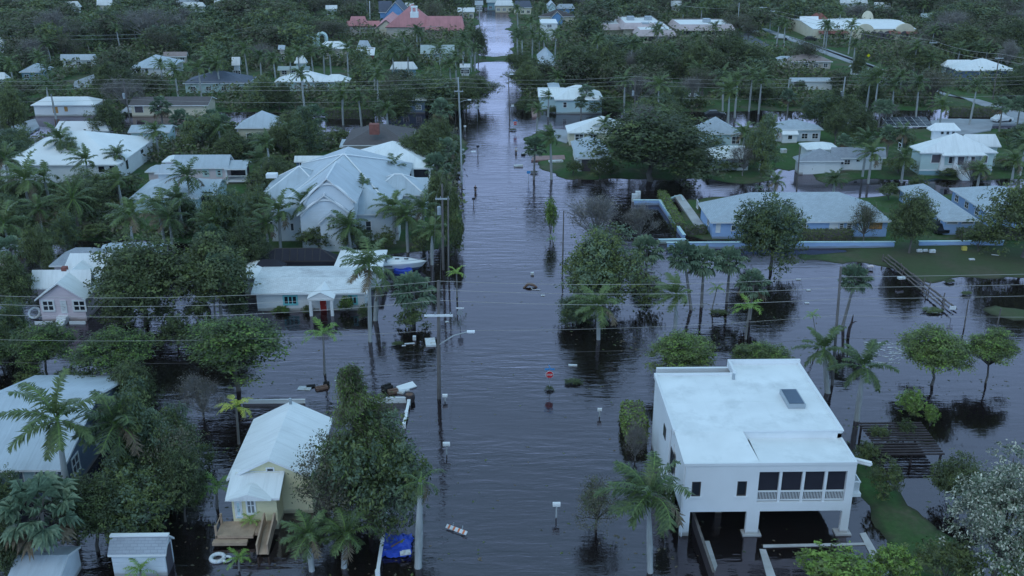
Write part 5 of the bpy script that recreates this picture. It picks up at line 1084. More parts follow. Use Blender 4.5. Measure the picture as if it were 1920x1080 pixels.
def palm_h(kind_, cx, cy, Hh, r=2.8, **kw):
    Hh *= .74 if cy > 215 else .92; r *= 1.08 if cy > 215 else 1.15; GUARD.append((cx-14, cy-12, cx+14, cy+26, at(cx, cy, Hh)[1], False)) if cy < 215 else None; B = at(cx, cy, Hh); g = max(ground_z(B[0], B[1]), -.4); return add_palm(kind_, (B[0], B[1], g), Hh-g, (prg.uniform(-.05, .03), prg.uniform(-.03, .03)), r, **kw)
KNAME = {'oak': 'oak_tree', 'oak_far': 'oak_tree', 'bare': 'leafless_tree', 'olive': 'scrubby_tree', 'flat': 'street_tree'}
def add_tree(kind_, B, w, d, h, looks='', name='tree', noun='tree', label=None, cat='tree', group=None, var=None, rot=None, parts=('trunk', 'crown')):
    if name == 'broadleaf_tree': name = KNAME.get(kind_, name)
    o = empty(name, B); v = prg.randrange(len(TREE[kind_])) if var is None else var; cm, tm = TREE[kind_][v]
    o.rotation_euler = (0, 0, prg.choice((0, 1.57, 3.14, 4.71)) if rot is None else rot)
    child(parts[0], tm, o, sc=(w, d, h)); child(parts[1], cm, o, sc=(w, d, h))
    c = proj(B[0], B[1], B[2]+h*.6); PLANTS.append([o, c[0], c[1], noun, cat, looks, group or o.name.split('.')[0].replace('_', ' ')+'s', label]); return o
def tree(kind_, x0, y0, x1, by, top_in=.0, **kw):
    """tree from its picture box: sides x0..x1, top y0, foot y by"""
    z = kw.pop('z', None); B = at((x0+x1)/2, by, 0); g = max(ground_z(B[0], B[1]), -.4) if z is None else z; B = at((x0+x1)/2, by, g)
    w = on_y(x1, by, B[1])[0]-on_y(x0, by, B[1])[0]; h = max(.5, on_y((x0+x1)/2, y0, B[1])[1]-g); return add_tree(kind_, B, w, kw.pop('depth', w), h, **kw)

# ---- foreground and middle distance, placed one by one
for q in (
 # kind, crown x,y, foot x,y, radius, label
 ('star',107,787,135,985,4.4,'tall royal palm with star-shaped crown against the slate blue house roof'),
 ('royal',216,795,228,950,4.0,'dark drooping royal palm right of the slate blue house roof'),
 ('yellow',443,764,448,834,2.0,'small yellow-leaved palm left of the yellow cottage roof'),
 ('bright',606,625,609,702,2.4,'short bright green palm standing in water below the red door'),
 ('royal',692,500,694,642,3.6,'royal palm with grey trunk in front of white bungalow'),
 ('ragged',707,535,704,602,2.2,'ragged dead-fronded palm close behind the royal palm by white bungalow'),
 ('bright',856,512,857,558,1.5,'low green palm in the water at the road edge near two poles'),
 ('royal',577,1003,585,1072,2.4,'short palm near bottom edge, left of its twin below tangled pine'),
 ('royal',648,1003,645,1066,2.5,'short palm near bottom edge with forked white foot, right of its twin'),
 ('ragged',788,903,784,1066,2.0,'storm-stripped royal palm with thick white trunk beside blue tarp'),
 ('bright',406,914,407,955,1.9,'low green palm left of the yellow cottage porch'),
 ('yellow',401,548,403,603,1.7,'palm with yellow fronds beneath the fan palm left of white bungalow'),
 ('royal',243,404,257,532,3.6,'tall royal palm with pale trunk rising behind the big dark tree'),
 ('royal',1122,574,1122,638,3.5,'full green royal palm in floodwater in front of round water-edge tree'),
 ('royal',1216,928,1219,1075,3.8,'dark windblown palm with white foot left of flat-roofed house'),
 ('swept',1268,552,1266,632,2.9,'palm with fronds swept left and white trunk in the flooded yard'),
 ('bright',1405,576,1398,637,2.1,'bright green young palm with white trunk right of swept palm'),
 ('star',1545,655,1552,738,3.3,'dark royal palm right behind the flat white roof, beside leaning pole'),
 ('star',1619,688,1606,790,3.4,'royal palm with yellow spear frond and pale trunk right of flat-roofed house'),
 ('bright',1344,542,1334,584,1.3,'small thin palm between the swept palm and fan palms'),
 ('bright',1524,592,1535,655,1.0,'small thin green palm left of the leaning pole'),
 ('bright',470,976,471,1000,1.0,'tiny palm beside the wooden deck of yellow cottage'),
 ('bright',263,1070,264,1092,1.5,'small palm in front of the white garden shed'),
 ('bright',448,1046,448,1072,1.2,'small bushy palm beside the floating tyre'),
 ('bright',1035,448,1038,462,.9,'tiny palm sprout in the road below slender shrub')):
    k, cx_, cy_, bx_, by_, r_, lab = q
    palm(k, cx_, cy_, bx_, by_, r_, z=-.1, label=lab, name='royal_palm' if k not in ('bright', 'yellow') else 'young_palm', noun='royal palm' if k not in ('bright', 'yellow') else 'young palm', trs=(1.25 if k in ('star','ragged') else 1.) if k not in ('bright', 'yellow') else min(1, r_/1.8), spin=(1.2 if lab.startswith('tall royal palm with star') else None))
for cx_, cy_, bx_, by_, r_, lab in (
 (1283,480,1296,582,1.9,'leftmost of three fan palms standing in water before the blue wall'),
 (1320,490,1315,577,2.0,'middle of three fan palms standing in water before the blue wall'),
 (1369,488,1363,566,1.8,'rightmost of three fan palms standing in water before the blue wall'),
 (1413,534,1405,600,1.8,'fan palm directly above the bright young palm in flooded yard'),
 (1604,522,1580,612,1.7,'fan palm with dead skirt beside the leaning pole over open water'),
 (1213,468,1211,512,2.0,'bluish fan palm right of the round water-edge tree'),
 (776,545,776,605,2.3,'large fan palm in water between bungalow and road pole'),
 (410,508,415,602,2.0,'fan palm left of the white bungalow over dark water'),
 (78,960,92,1085,2.6,'fan palm at bottom left in front of slate blue house'),
 (1003,275,1001,338,1.8,'round-headed fan palm at the right road bank')):
    palm('fan', cx_, cy_, bx_, by_, r_*1.15, z=-.1, label=lab, name='fan_palm', noun='fan palm')
palm('swept', 1032, 258, 1034, 336, 2.9, z=0, label='windswept coconut palm with yellowing frond at right road bank', name='coconut_palm', noun='coconut palm', trunk='royal')

for a in (
 ('oak',178,462,366,612,'big spreading dark tree right of the pink cottage'), ('oak',300,455,480,602,'dark tree between spreading tree and fan palm by bungalow'),
 ('flat',30,615,156,715,'layered dark green tree standing in water, left of its neighbour'), ('flat',150,618,298,738,'layered dark green tree in water, middle of the left street row'),
 ('flat',345,600,556,738,'largest layered green tree in water right of the left street row'), ('flat',-70,640,40,710,'layered tree cut off by the left edge above slate blue house'),
 ('flat',1212,628,1340,722,'low layered green tree directly behind flat roof corner'), ('flat',1380,640,1474,712,'small layered green tree peeping over flat white roof'),
 ('flat',1672,624,1815,728,'rounded green tree in water hiding the dark pickup'), ('flat',1793,622,1898,724,'rounded green tree in water right of the dark pickup'),
 ('green',1050,438,1212,580,'large round grey-green tree at the water edge right of road'), ('green',1040,555,1110,612,'low leafy limb spreading in water left of green royal palm'),
 ('green',1378,365,1508,506,'dense rounded green tree before the long blue house'), ('oak',1660,368,1748,474,'dark tree hiding the gap between blue house and annex'),
 ('oak',1842,346,1990,482,'dark tree at right edge before the blue building'), ('olive',1590,378,1645,462,'small open-crowned tree before boarded blue house wall'),
 ('oak',1105,222,1340,343,'huge dark spreading oak over the lawn right of road'), ('oak',1218,205,1310,300,'dark oak top rising behind the huge spreading oak'),
 ('bare',1055,372,1180,470,'leafless grey shrubby tree in water above round tree'), ('bare',1165,385,1235,462,'leafless grey tree beside the blue garden wall'),
 ('olive',1072,905,1166,1000,'sparse half-drowned shrub in the road left of dark palm'),
 ('oak',1738,858,1842,960,'dark round bush in calm water right of flat-roofed house'), ('flower',1748,882,1975,1105,'pale flowering tree at bottom right corner'),
 ('green',180,880,350,1010,'leafy green tree behind the white garden shed'), ('oak',110,900,260,1040,'dark tree left of the white garden shed'), ('green',215,740,345,940,'dense green tree right of slate blue house'),
 ('oak',-40,985,70,1100,'dark tree at the lower left corner'), ('olive',250,800,385,940,'thin reddish tinged tree over water left of yellow cottage'), ('bare',330,715,430,790,'pale willowy tree behind the white picket fence'),
 ('bare',1790,300,1850,352,'brown leafless shrub below the seafoam house'), ('bare',1365,270,1420,330,'leafless grey tree before the white house with side porch'), ('olive',1720,690,1770,790,'yellowish shrub behind the dark slatted pergola') if False else ('green',1395,220,1460,330,'tall shrubby tree between grey roofed villa and porch house')):
    tree(a[0], a[1], a[2], a[3], a[4], label=a[5], name='broadleaf_tree', noun='tree')
for a in (('oak',205,690,300,790,'dark tree at the right end of slate blue house roof'),('green',285,770,390,880,'leafy tree right of slate blue house over dark water'),('oak',300,850,400,985,'dark tree between garden shed and yellow cottage'),('olive',170,745,260,850,'thin shrubby tree before slate blue house side'),
 ('green',-30,880,60,985,'dark leafy tree below slate blue house front'),('olive',560,840,700,1000,'brownish scrubby tree against the yellow cottage side'),('oak',440,440,520,520,'dark tree left of the dark pool cage'),('green',0,560,70,660,'dark leafy tree left of the pink cottage'),('oak',-20,600,30,690,'dark tree at left edge by layered street row')):
    tree(a[0], a[1], a[2], a[3], a[4], label=a[5], name='broadleaf_tree', noun='tree')
for a in (('bush',190,575,260,612,'dark shrub under the big spreading tree, left one'),('bush',270,570,340,612,'dark shrub under the big spreading tree, middle one'),('bush',340,568,400,610,'dark shrub under the big spreading tree, right one'),('bush',425,560,470,600,'dark shrub at the left corner of white bungalow'),('bush',100,690,160,735,'dark shrub under the layered street trees, left one'),('bush',30,690,90,735,'dark shrub behind the slate blue house ridge')):
    tree(a[0], a[1], a[2], a[3], a[4], label=a[5], name='shrub', noun='shrub', cat='shrub', parts=('stems', 'foliage'))
tree('pine', 545, 688, 800, 985, label='tall tangled pine leaning over the yellow cottage roof', name='pine_tree', noun='pine', rot=0)
tree('green', 600, 785, 800, 1005, label='dense green tree beneath the tall tangled pine by the road', name='broadleaf_tree', noun='tree')
for a in (
 ('bare',1166,800,1216,872,'brown stemmed shrub below the bright green shrub'),
 ('bush_bright',1672,736,1734,786,'yellow-green shrub standing in water behind dark pergola'), ('bush_bright',1724,764,1758,806,'small yellow-green shrub at the pergola corner'),
 ('bush',1600,830,1650,880,'green shrub right of the flat roof edge'), ('bush',1620,868,1690,940,'dark shrub below the side balcony'),
 ('bush_bright',1480,1045,1640,1110,'green shrub along bottom edge below pool deck'), ('bush_bright',1625,1035,1725,1105,'bright shrub at the bottom edge right of pool deck'), ('bush',1715,1010,1830,1095,'dark green shrub at bottom edge left of flowering tree'), ('bush_bright',1840,1025,1960,1110,'leafy green shrub in the bottom right corner'),
 ('bush',742,575,806,622,'dark round shrub at the foot of large fan palm'), ('bush_bright',512,576,548,592,'lime green shrub before the turquoise window'), ('bush_bright',636,558,668,592,'green shrub right of the red door porch'), ('bush',566,570,590,592,'dark shrub left of the red door porch'), ('bush',668,570,700,600,'dark shrub under the bungalow royal palms'),
 ('bush_bright',1016,376,1046,450,'slender leafy shrub standing in the road water'), ('bush',300,600,370,660,'blue green shrub between layered street trees'),
 ('bush',1055,300,1092,330,'round shrub at the corner of grey roofed garage'), ('bush',1098,290,1150,338,'dark shrub below grey roofed garage'), ('bush_bright',1040,750,1075,764,'floating green branch right of the stop sign') if False else ('bush',1800,425,1868,470,'dark shrub mound between blue annex and right edge tree'), ('bush',1225,890,1262,1005,'dark green shrub against front pillar of flat-roofed house'),
 ('bush',1510,300,1530,325,'green shrub at the white ranch garage corner'), ('bush',1752,315,1798,332,'clipped dark shrub left of the porch stair'), ('bush',1822,312,1858,335,'clipped dark shrub right of the porch stair'), ('bush',1655,295,1712,325,'dark shrub left of the seafoam house'), ('bush',1700,330,1740,362,'round shrub below the seafoam house'), ('bush',1645,345,1685,375,'round dark shrub above long blue roof end'),
 ('bush',1100,185,1170,216,'wide dark shrub right of the pale aqua house'), ('bush',1068,190,1090,210,'shrub against the aqua wall'), ('bush',1022,200,1046,214,'shrub at the aqua house corner'), ('bush',962,185,998,212,'leafy shrub at the right road bank by garden path')):
    tree(a[0], a[1], a[2], a[3], a[4], label=a[5], name='shrub', noun='shrub', cat='shrub', parts=('stems', 'foliage'))

# left middle and right middle palms with known crowns
for k, cx_, cy_, hh, r_ in (
 ('star',572,382,8,3.4),('royal',520,396,7.5,3),('swept',683,362,8,3.1),('royal',737,388,7.5,3.2),('royal',762,405,7,2.8),('royal',793,392,7.5,2.8),('royal',808,432,6.5,2.4),('royal',655,425,6,3),('royal',498,420,6.5,2.6),
 ('star',116,262,8.5,3.6),('swept',160,300,7.5,3),('royal',45,338,8,4.4),('date',137,372,7,4.2),('royal',352,330,8,3.2),('swept',335,375,7.5,3.2),('royal',300,392,7,3.2),('royal',318,410,6.5,3),('royal',15,300,7.5,3.2),('royal',220,290,6,2.5),
 ('royal',292,245,7,2.8),('royal',70,392,6,3),('royal',10,420,6.5,3.4),('royal',440,405,6,3),('royal',400,420,6,3),
 ('royal',640,178,7,2.6),('royal',675,180,7,2.6),('royal',706,140,9,2.8),('royal',737,100,9,2.8),('royal',764,98,9,2.8),('royal',650,90,9,2.6),('royal',618,95,8,2.6),('royal',567,140,10,2.6),('royal',514,108,8,2.6),('royal',543,104,8,2.6),('royal',605,92,8,2.6),('royal',460,92,9,3.2),('royal',392,108,9,3.2),('royal',408,118,8,3),('royal',300,120,7,2.4),('royal',328,130,8,3),('royal',372,128,8,3),('royal',855,106,8,2.6),('royal',868,88,8.5,2.6),('royal',825,92,8,2.6),('royal',845,120,7,2.8),('royal',885,60,8,2.6),('royal',890,90,7,2.6),
 ('date',822,138,5,3.6),('royal',700,118,8,2.6),('royal',585,98,8,2.6),('royal',560,96,8,2.6),('royal',118,60,6,1.8) if False else ('royal',220,52,9,2.2),('royal',85,155,7,2.8),('royal',75,108,7,2.8),('royal',95,160,8,2.8),('royal',20,120,7,3),
 ('royal',972,62,10,2.4),('royal',979,66,10,2.4),('royal',998,64,9,2.6),('royal',1022,68,9,2.6),('royal',1041,64,9,2.6),('royal',1128,72,8,2.8),('royal',1120,75,8,2.6),('royal',1185,82,8,3.2),('royal',1202,80,8,2.6),('star',1235,58,9,2.8),('royal',1172,150,8,2.8),('royal',1236,160,9,3.0),('swept',1370,170,9,3.2),('swept',1383,150,9,2.8),('royal',1360,140,9,2.8),('royal',1410,140,9,2.8),('royal',1428,148,8.5,2.8),('star',1135,232,6,2.4),('royal',1007,205,5,2.2),('swept',1028,180,5,1.8),
 ('swept',1648,145,10,3.4),('royal',1632,145,9,3),('royal',1680,160,7.5,2.8),('royal',1727,155,8.5,3),('royal',1720,85,9,2.8),('royal',1830,160,9.5,2.6),('royal',1548,48,9,2.6),('royal',1553,46,9,2.6),('royal',1460,42,8.5,2.6),('royal',1474,44,8.5,2.6),('royal',1597,48,9.5,2.8),('royal',1605,80,8,2.2),('royal',1768,198,6.5,2.6),('royal',1635,288,7,2.8),('swept',1626,262,9,2.6),('royal',1695,250,7,2.4),('royal',1905,300,7,2.6),('royal',1838,318,4.5,2.2),('royal',1454,340,4,2),('royal',1566,336,4,2.2),('royal',1697,295,6,2.6),('royal',1450,240,7,2.4),('royal',1395,250,6,2.6)):
    palm_h(k if cy_ > 170 or k != 'royal' else 'royal_far', cx_, cy_, hh, r_, looks={'swept': 'windswept', 'star': 'star-crowned', 'date': 'thick-crowned date'}.get(k, ''))
for cx_, cy_, hh, r_ in ((1668,252,6,1.9),(1882,198,6,1.8),(1652,200,6,1.6),(1663,200,5.5,1.6),(592,215,4,2.2),(1100,172,5,1.7),(1090,192,4,1.4),(1480,180,6,1.6),(1915,195,6,1.8),(830,205,5,2.4),(838,280,5,2.2),(820,310,5,2.4),(18,470,4,2),(340,225,4,2.4),(420,232,4,2.2),(400,225,4,2.4),(435,480,4,2.0),(395,450,4,2.2),(300,200,4.5,2.2),(1585,265,4,1.6)):
    palm_h('fan', cx_, cy_, hh, r_, name='fan_palm', noun='fan palm')
for k, x0, y0, x1, by_, lk in (
 ('bare',70,20,150,100,'leafless'),('bare',225,15,345,92,'leafless grey'),('oak_far',40,60,110,118,''),('oak_far',190,90,260,160,''),('oak',175,120,262,192,''),('green',770,138,872,205,'spreading light green'),('oak',700,165,790,238,''),('oak',860,140,935,200,'dark overhanging'),('oak',845,150,905,215,''),('oak',880,55,915,118,'dense roadside'),('oak',945,95,1010,150,''),('oak',950,120,1022,180,''),('oak',1035,92,1125,165,''),('oak',1100,85,1180,160,''),('oak',1180,90,1260,158,''),('oak',1330,60,1405,150,'tall dark'),('oak',1380,90,1440,150,''),('oak',1270,75,1345,160,''),('bare',1160,95,1215,150,'bare brown'),('olive',1385,40,1420,78,''),
 ('olive',1700,128,1790,200,''),('olive',1480,75,1545,125,'flat-topped dark'),('oak',1590,105,1625,150,''),('oak',1680,90,1760,140,''),('oak',1760,50,1850,110,''),('oak',1850,40,1940,110,''),('oak',1870,130,1950,200,''),('oak',1600,155,1660,210,''),('oak',1580,205,1640,262,''),('bare',1640,190,1680,235,'bare brown'),('oak',1540,205,1590,270,''),('oak',0,170,60,260,''),('oak',170,195,240,262,''),('green',110,255,160,330,''),('oak',500,225,560,300,''),('green',540,205,610,300,''),('oak',745,240,830,330,''),('oak',790,225,850,300,''),('green',310,250,360,330,'') if False else ('green',345,210,420,285,''),('oak',400,250,470,300,''),('green',380,350,470,470,''),('oak',420,420,505,520,''),('oak',50,430,115,520,''),('green',100,395,160,480,''),('oak',-20,480,70,600,''),('oak',160,330,240,420,'') if False else ('bush',170,320,275,372,''),('green',455,350,520,430,''),('oak',540,430,620,470,'') if False else ('bush',560,425,640,466,''),('bush',640,425,700,470,''),('bush',700,430,745,470,''),('bush',380,225,450,262,''),('bush',836,395,868,470,''),('bush',800,400,846,478,''),('bush',770,420,815,480,''),('bush',842,430,872,492,''),('oak',800,330,852,430,''),('bush',820,360,850,420,'') ,('bush',838,350,862,420,''),('oak',-30,380,60,470,'')):
    tree(k, x0, y0, x1, by_, looks=lk, name='shrub' if k == 'bush' else 'broadleaf_tree', noun='shrub' if k == 'bush' else 'tree', cat='shrub' if k == 'bush' else 'tree', parts=('stems', 'foliage') if k == 'bush' else ('trunk', 'crown'))

# ---- the rest of the planting: scattered over the gardens, clear of roofs, roads and open water
for bx_ in ((1434,56,1500,86),(1495,74,1575,106),(1565,95,1650,130),(1385,64,1446,90),(1757,220,1925,238),(1745,226,1862,250),(1664,218,1757,240),(1790,182,1925,216),(122,140,182,168),(1510,58,1560,76),(1640,66,1700,80)):
    GUARD.append((*bx_, at((bx_[0]+bx_[2])/2, bx_[3], 0)[1], True))
CLEAR = [P(*q) for q in ((862,240,895,240,895,330,862,330), (885,30,960,30,990,250,860,250), (1425,50,1440,50,1660,128,1830,180,1925,212,1925,248,1740,262,1660,250,1660,222,1740,218,1800,219,1810,205,1620,146,1530,114,1430,66), (1383,60,1402,60,1450,85,1430,100,1385,90), (120,150,185,140,190,172,120,172), (1500,245,1440,245,1440,330,1500,340,1660,335,1660,320,1500,325), (1050,235,1300,226,1300,240,1050,246), (1005,250,1060,240,1080,300,1000,340), (1565,60,1720,58,1700,84,1590,80), (1740,0,1752,0,1752,14,1738,14))]
placed = [(p[0].location.x, p[0].location.y) for p in PLANTS]
def free(x, y, w, h, dist, tol=.18):
    if abs(x) < 6.2+w*.3 and 100 < y < 460: return False
    for c in CLEAR:
        if inpoly(np.array([x]), np.array([y]), c)[0]: return False
    cx_, cyt, dz = proj(x, y, h); _, cyb, _ = proj(x, y, 0); hw = w/2*F/dz
    if cx_+hw < 0 or cx_-hw > 1920 or cyb < -2 or cyt > 470: return False
    for gx0, gy0, gx1, gy1, gY, kp in GUARD:
        if gY > 200 and not kp: gy1 = gy0+(gy1-gy0)*(.68 if gY < 300 else .5)
        if y < gY+.5:
            ox = min(cx_+hw, gx1)-max(cx_-hw, gx0); oy = min(cyb, gy1)-max(cyt, gy0)
            if ox > 0 and oy > 0 and ox*oy > (.07 if kp else tol)*(gx1-gx0)*(gy1-gy0)*.6: return False
        elif y < gY+16:                                  # not through the house itself
            wx0, wx1 = on_y(gx0, gy1, gY)[0], on_y(gx1, gy1, gY)[0]
            if wx0-1 < x < wx1+1: return False
    for px_, py_ in placed:
        if (px_-x)**2+(py_-y)**2 < dist*dist: return False
    return True
cnt = {'royal': 0, 'tree': 0, 'shrub': 0}
LIM = {'royal': 165, 'tree': 430, 'shrub': 210}
for it in range(40000):
    y = 128*(580/128)**(prg.random()**.62); x = prg.uniform(-.56, .56)*y*1.02
    z = ground_z(x, y); c = proj(x, y, 0)
    if z < .05 or c[1] > 455 or (c[1] > 345 and c[0] > 900): continue
    t = prg.random(); far = y > 235; k_far = min(1, y/330)
    if t < .40 and cnt['royal'] < LIM['royal']:
        h_, r_ = prg.uniform(3.8, 6.8), prg.uniform(2.5, 3.4)
        if not free(x, y, 3.4, h_+1, 3.2): continue
        k_ = 'royal_far' if far else prg.choice(('royal', 'royal', 'swept', 'star'))
        lk = {'swept': 'windswept', 'star': 'star-crowned'}.get(k_, '')
        add_palm(k_, (x, y, z), h_, (prg.uniform(-.07, .05), prg.uniform(-.04, .04)), r_, looks=lk); cnt['royal'] += 1
    elif t < .78 and cnt['tree'] < LIM['tree']:
        if y > 300: w_, h_ = prg.uniform(10, 17), prg.uniform(6.5, 10.5)
        else: w_, h_ = prg.uniform(6, 10), prg.uniform(4.5, 8)
        if not free(x, y, w_, h_, w_*(.42 if y < 300 else .36)): continue
        u = prg.random()
        k_ = ('oak' if u < .44 else 'green' if u < .80 else 'olive' if u < .92 else 'bare') + ('_far' if far and u < .8 else '')
        lk = {'oak': 'dark', 'oak_far': 'dark', 'green': 'green', 'green_far': 'green', 'olive': 'olive brown', 'bare': 'leafless grey'}[k_]
        add_tree(k_, (x, y, z), w_, w_*prg.uniform(.8, 1.1), h_, looks=lk, name='broadleaf_tree', noun='tree'); cnt['tree'] += 1; placed.append((x, y)); continue
    elif cnt['shrub'] < LIM['shrub'] and y < 330:
        w_, h_ = prg.uniform(3, 5.5), prg.uniform(1.6, 3)
        if not free(x, y, w_, h_, w_*.5, .35): continue
        add_tree('bush', (x, y, z), w_, w_*prg.uniform(.7, 1.2), h_, name='shrub', noun='shrub', cat='shrub', parts=('stems', 'foliage')); cnt['shrub'] += 1
    else: continue
    placed.append((x, y))

# ---- undergrowth: low leaf cover over the gardens that nobody could count, and the wood beyond
rg = np.random.RandomState(5); C, Hh_ = [], []
n = 80000; yy = 95*(600/95)**rg.rand(n); xx = (rg.rand(n)*2-1)*.57*yy
ii = np.clip(((xx-GX[0])/1.5).astype(int), 0, len(GX)-1); jj = np.clip(((yy-GY[0])/1.5).astype(int), 0, len(GY)-1); zz = HT[ii, jj]
pxy = np.array([proj(a, b_, 0)[:2] for a, b_ in zip(xx, yy)])
lawn = vnoise(xx, yy, 16, 21); ok = (zz > .08) & (lawn > .33) & ~((np.abs(xx) < 6) & (yy > 100)) & (pxy[:, 0] > -40) & (pxy[:, 0] < 1960)
ok &= ~((pxy[:, 0] > 930) & (pxy[:, 1] > 232))
for c in CLEAR: ok &= ~inpoly(xx, yy, c)
for gx0, gy0, gx1, gy1, gY, kp in GUARD:
    wx0, wx1 = on_y(gx0, gy1, gY)[0], on_y(gx1, gy1, gY)[0]; ok &= ~((xx > wx0-.6) & (xx < wx1+.6) & (yy > gY-4) & (yy < gY+14))
xx, yy, zz, lawn = xx[ok], yy[ok], zz[ok], lawn[ok]; per = 7; ht = (.5+1.8*np.clip((lawn-.33)/.3, 0, 1))*(.6+.8*rg.rand(len(xx)))*(1+np.clip((yy-200)/180, 0, 1.1))
base = np.repeat(np.stack([xx, yy, zz], -1), per, 0); hh = np.repeat(ht, per); C = base+np.stack([rg.normal(size=len(hh))*.7, rg.normal(size=len(hh))*.7, hh*rg.rand(len(hh))], -1)
V, Q = leaf_quads(C, np.tile([0, 0, .3], (len(C), 1)), np.repeat(.22+.0011*yy, per), rg, .7)
um = np_mesh('undergrowth', V, Q, [MATS['leaf_mid'], MATS['leaf_dark'], MATS['leaf_olive']], np.repeat(rg.randint(0, 3, len(xx)), per)); uo = bpy.data.objects.new('undergrowth', um); COL.objects.link(uo); uo['kind'] = 'stuff'; uo['label'] = 'low leafy undergrowth spreading between the houses and trees'; uo['category'] = 'undergrowth'
n = 1500; yy = 470+rg.rand(n)*130; xx = (rg.rand(n)*2-1)*.57*yy; ok = ~((np.abs(xx-165) < 22) & (yy < 520)); xx, yy = xx[ok], yy[ok]
per = 26; hh = np.repeat(4+6*rg.rand(len(xx)), per); C = np.repeat(np.stack([xx, yy, np.zeros(len(xx))], -1), per, 0)+np.stack([rg.normal(size=len(hh))*2.6, rg.normal(size=len(hh))*2.6, hh*rg.rand(len(hh))**.6], -1)
V, Q = leaf_quads(C, np.tile([0, 0, .3], (len(C), 1)), np.full(len(C), .75), rg, .7)
fo = bpy.data.objects.new('distant_woods', np_mesh('distant_woods', V, Q, [MATS['leaf_dark'], MATS['leaf_olive']], np.repeat((rg.rand(len(xx)) < .3).astype(int), per))); COL.objects.link(fo); fo['kind'] = 'stuff'; fo['label'] = 'dark distant woods along the top edge'; fo['category'] = 'woods'

C = []
for e_ in PLANTS[:75]:
    o_ = e_[0]
    if o_.location.y < 150:
        k = rg.randint(10, 34); C.append(np.stack([o_.location.x+rg.normal(size=k)*2.6+rg.uniform(-2, 2), o_.location.y+rg.normal(size=k)*1.5-1.0, np.full(k, .012)], -1))
k = 260; C.append(np.stack([rg.uniform(-14, 26, k), 62+rg.rand(k)**1.5*90, np.full(k, .012)], -1)); C = np.concatenate(C); C = C[np.array([ground_z(a, b_) < -.05 for a, b_ in C[:, :2]])]
V, Q = leaf_quads(C, np.tile([0, 0, 1.], (len(C), 1)), .08+.12*rg.rand(len(C)), rg, 6., rnd=.1)
V[:, 2] = np.clip(V[:, 2], .006, .03); lo_ = bpy.data.objects.new('leaf_litter', np_mesh('leaf_litter', V, Q, [MATS['leaf_olive'], MATS['leaf_dead'], MATS['leaf_mid']], rg.randint(0, 3, len(Q)))); COL.objects.link(lo_); lo_['kind'] = 'stuff'; lo_['label'] = 'torn leaves and litter adrift on the floodwater'; lo_['category'] = 'litter'

# ---- clipped hedges
def hedge(x0, x1, y0, y1, z0, z1, label, seed, m=('leaf_mid', 'leaf_bright')):
    rg = np.random.RandomState(seed); A = [(y1-y0)*(z1-z0)]*2+[(x1-x0)*(z1-z0)]*2+[(x1-x0)*(y1-y0)]; n = int(sum(A)*42); C = rg.rand(n, 3)*np.array([x1-x0, y1-y0, z1-z0])+np.array([x0, y0, z0]); O = np.zeros((n, 3)); s = rg.choice(5, n, p=np.array(A)/sum(A))
    for i, (ax, v, o_) in enumerate(((0, x0, -1), (0, x1, 1), (1, y0, -1), (1, y1, 1), (2, z1, 1))): C[s == i, ax] = v; O[s == i, ax] = o_
    C += rg.normal(size=C.shape)*.07; V, Q = leaf_quads(C, O, np.full(n, .14), rg, .3); ro = root('hedge', ((x0+x1)/2, (y0+y1)/2, z0), label, 'hedge', 'clipped hedges'); o3 = np.array(ro.location)
    child('foliage', np_mesh('hedge_foliage', V-o3, Q, [MATS[k] for k in m], (rg.rand(n) < .35).astype(int)), ro)
    child('stems', None, ro) if False else None
    MB().box(x0+.1, x1-.1, y0+.1, y1-.1, z0-.2, z1-.12).build('stems', MATS['bark'], ro); return ro
p, q = at(1173, 830, 0), at(1213, 830, 0); hedge(p[0], q[0], at(1190, 832, 0)[1], at(1190, 788, 0)[1], -.2, 2.1, 'bright green clipped shrub block against flat-roofed house side wall', 9, ('leaf_mid', 'leaf_bright'))
a, b_ = at(1282, 432, .3), at(1240, 368, .3); xh = (a[0]+b_[0])/2
hedge(b_[0]-.6, b_[0]+.7, a[1]+.5, b_[1], .1, 1.3, 'long bright clipped hedge along the blue garden wall beside footpath', 1, ('leaf_mid', 'leaf_bright'))
p, q = at(1284, 440, .2), at(1326, 440, .2); hedge(p[0], q[0], p[1], p[1]+1.3, .1, 1.3, 'dark clipped hedge left of the footpath end', 2, ('leaf_mid', 'leaf_dark'))
p, q = at(1338, 440, .2), at(1384, 440, .2); hedge(p[0], q[0], p[1], p[1]+1.3, .1, 1.4, 'dark clipped hedge right of the footpath end', 3, ('leaf_mid', 'leaf_dark'))
p, q = at(1503, 450, .2), at(1600, 450, .2); hedge(p[0], q[0], p[1], p[1]+1.3, .1, 1.5, 'dark clipped hedge before long blue house front', 4, ('leaf_mid', 'leaf_dark'))
p, q = at(1310, 405, .2), at(1335, 428, .2); hedge(q[0]-.2, q[0]+1.0, q[1], p[1]+4, .1, 1.2, 'dark clipped hedge along long blue house side wall', 5, ('leaf_mid', 'leaf_dark'))
p, q = at(1800, 452, .2), at(1925, 452, .2); hedge(p[0], q[0], p[1], p[1]+1.6, .1, 1.7, 'loose dark hedge right behind the blue wall at right edge', 6, ('leaf_dark', 'leaf_mid'))
p, q = at(610, 222, .2), at(700, 222, .2); hedge(p[0], q[0], p[1], p[1]+2, .1, 2.2, 'tall green hedge behind royal palms on the far cross street', 7, ('leaf_mid', 'leaf_bright'))
p, q = at(1785, 218, .2), at(1868, 218, .2); hedge(p[0], q[0], p[1], p[1]+2, .1, 2.0, 'dark hedge above the grassy lane corner, right', 8, ('leaf_mid', 'leaf_dark'))
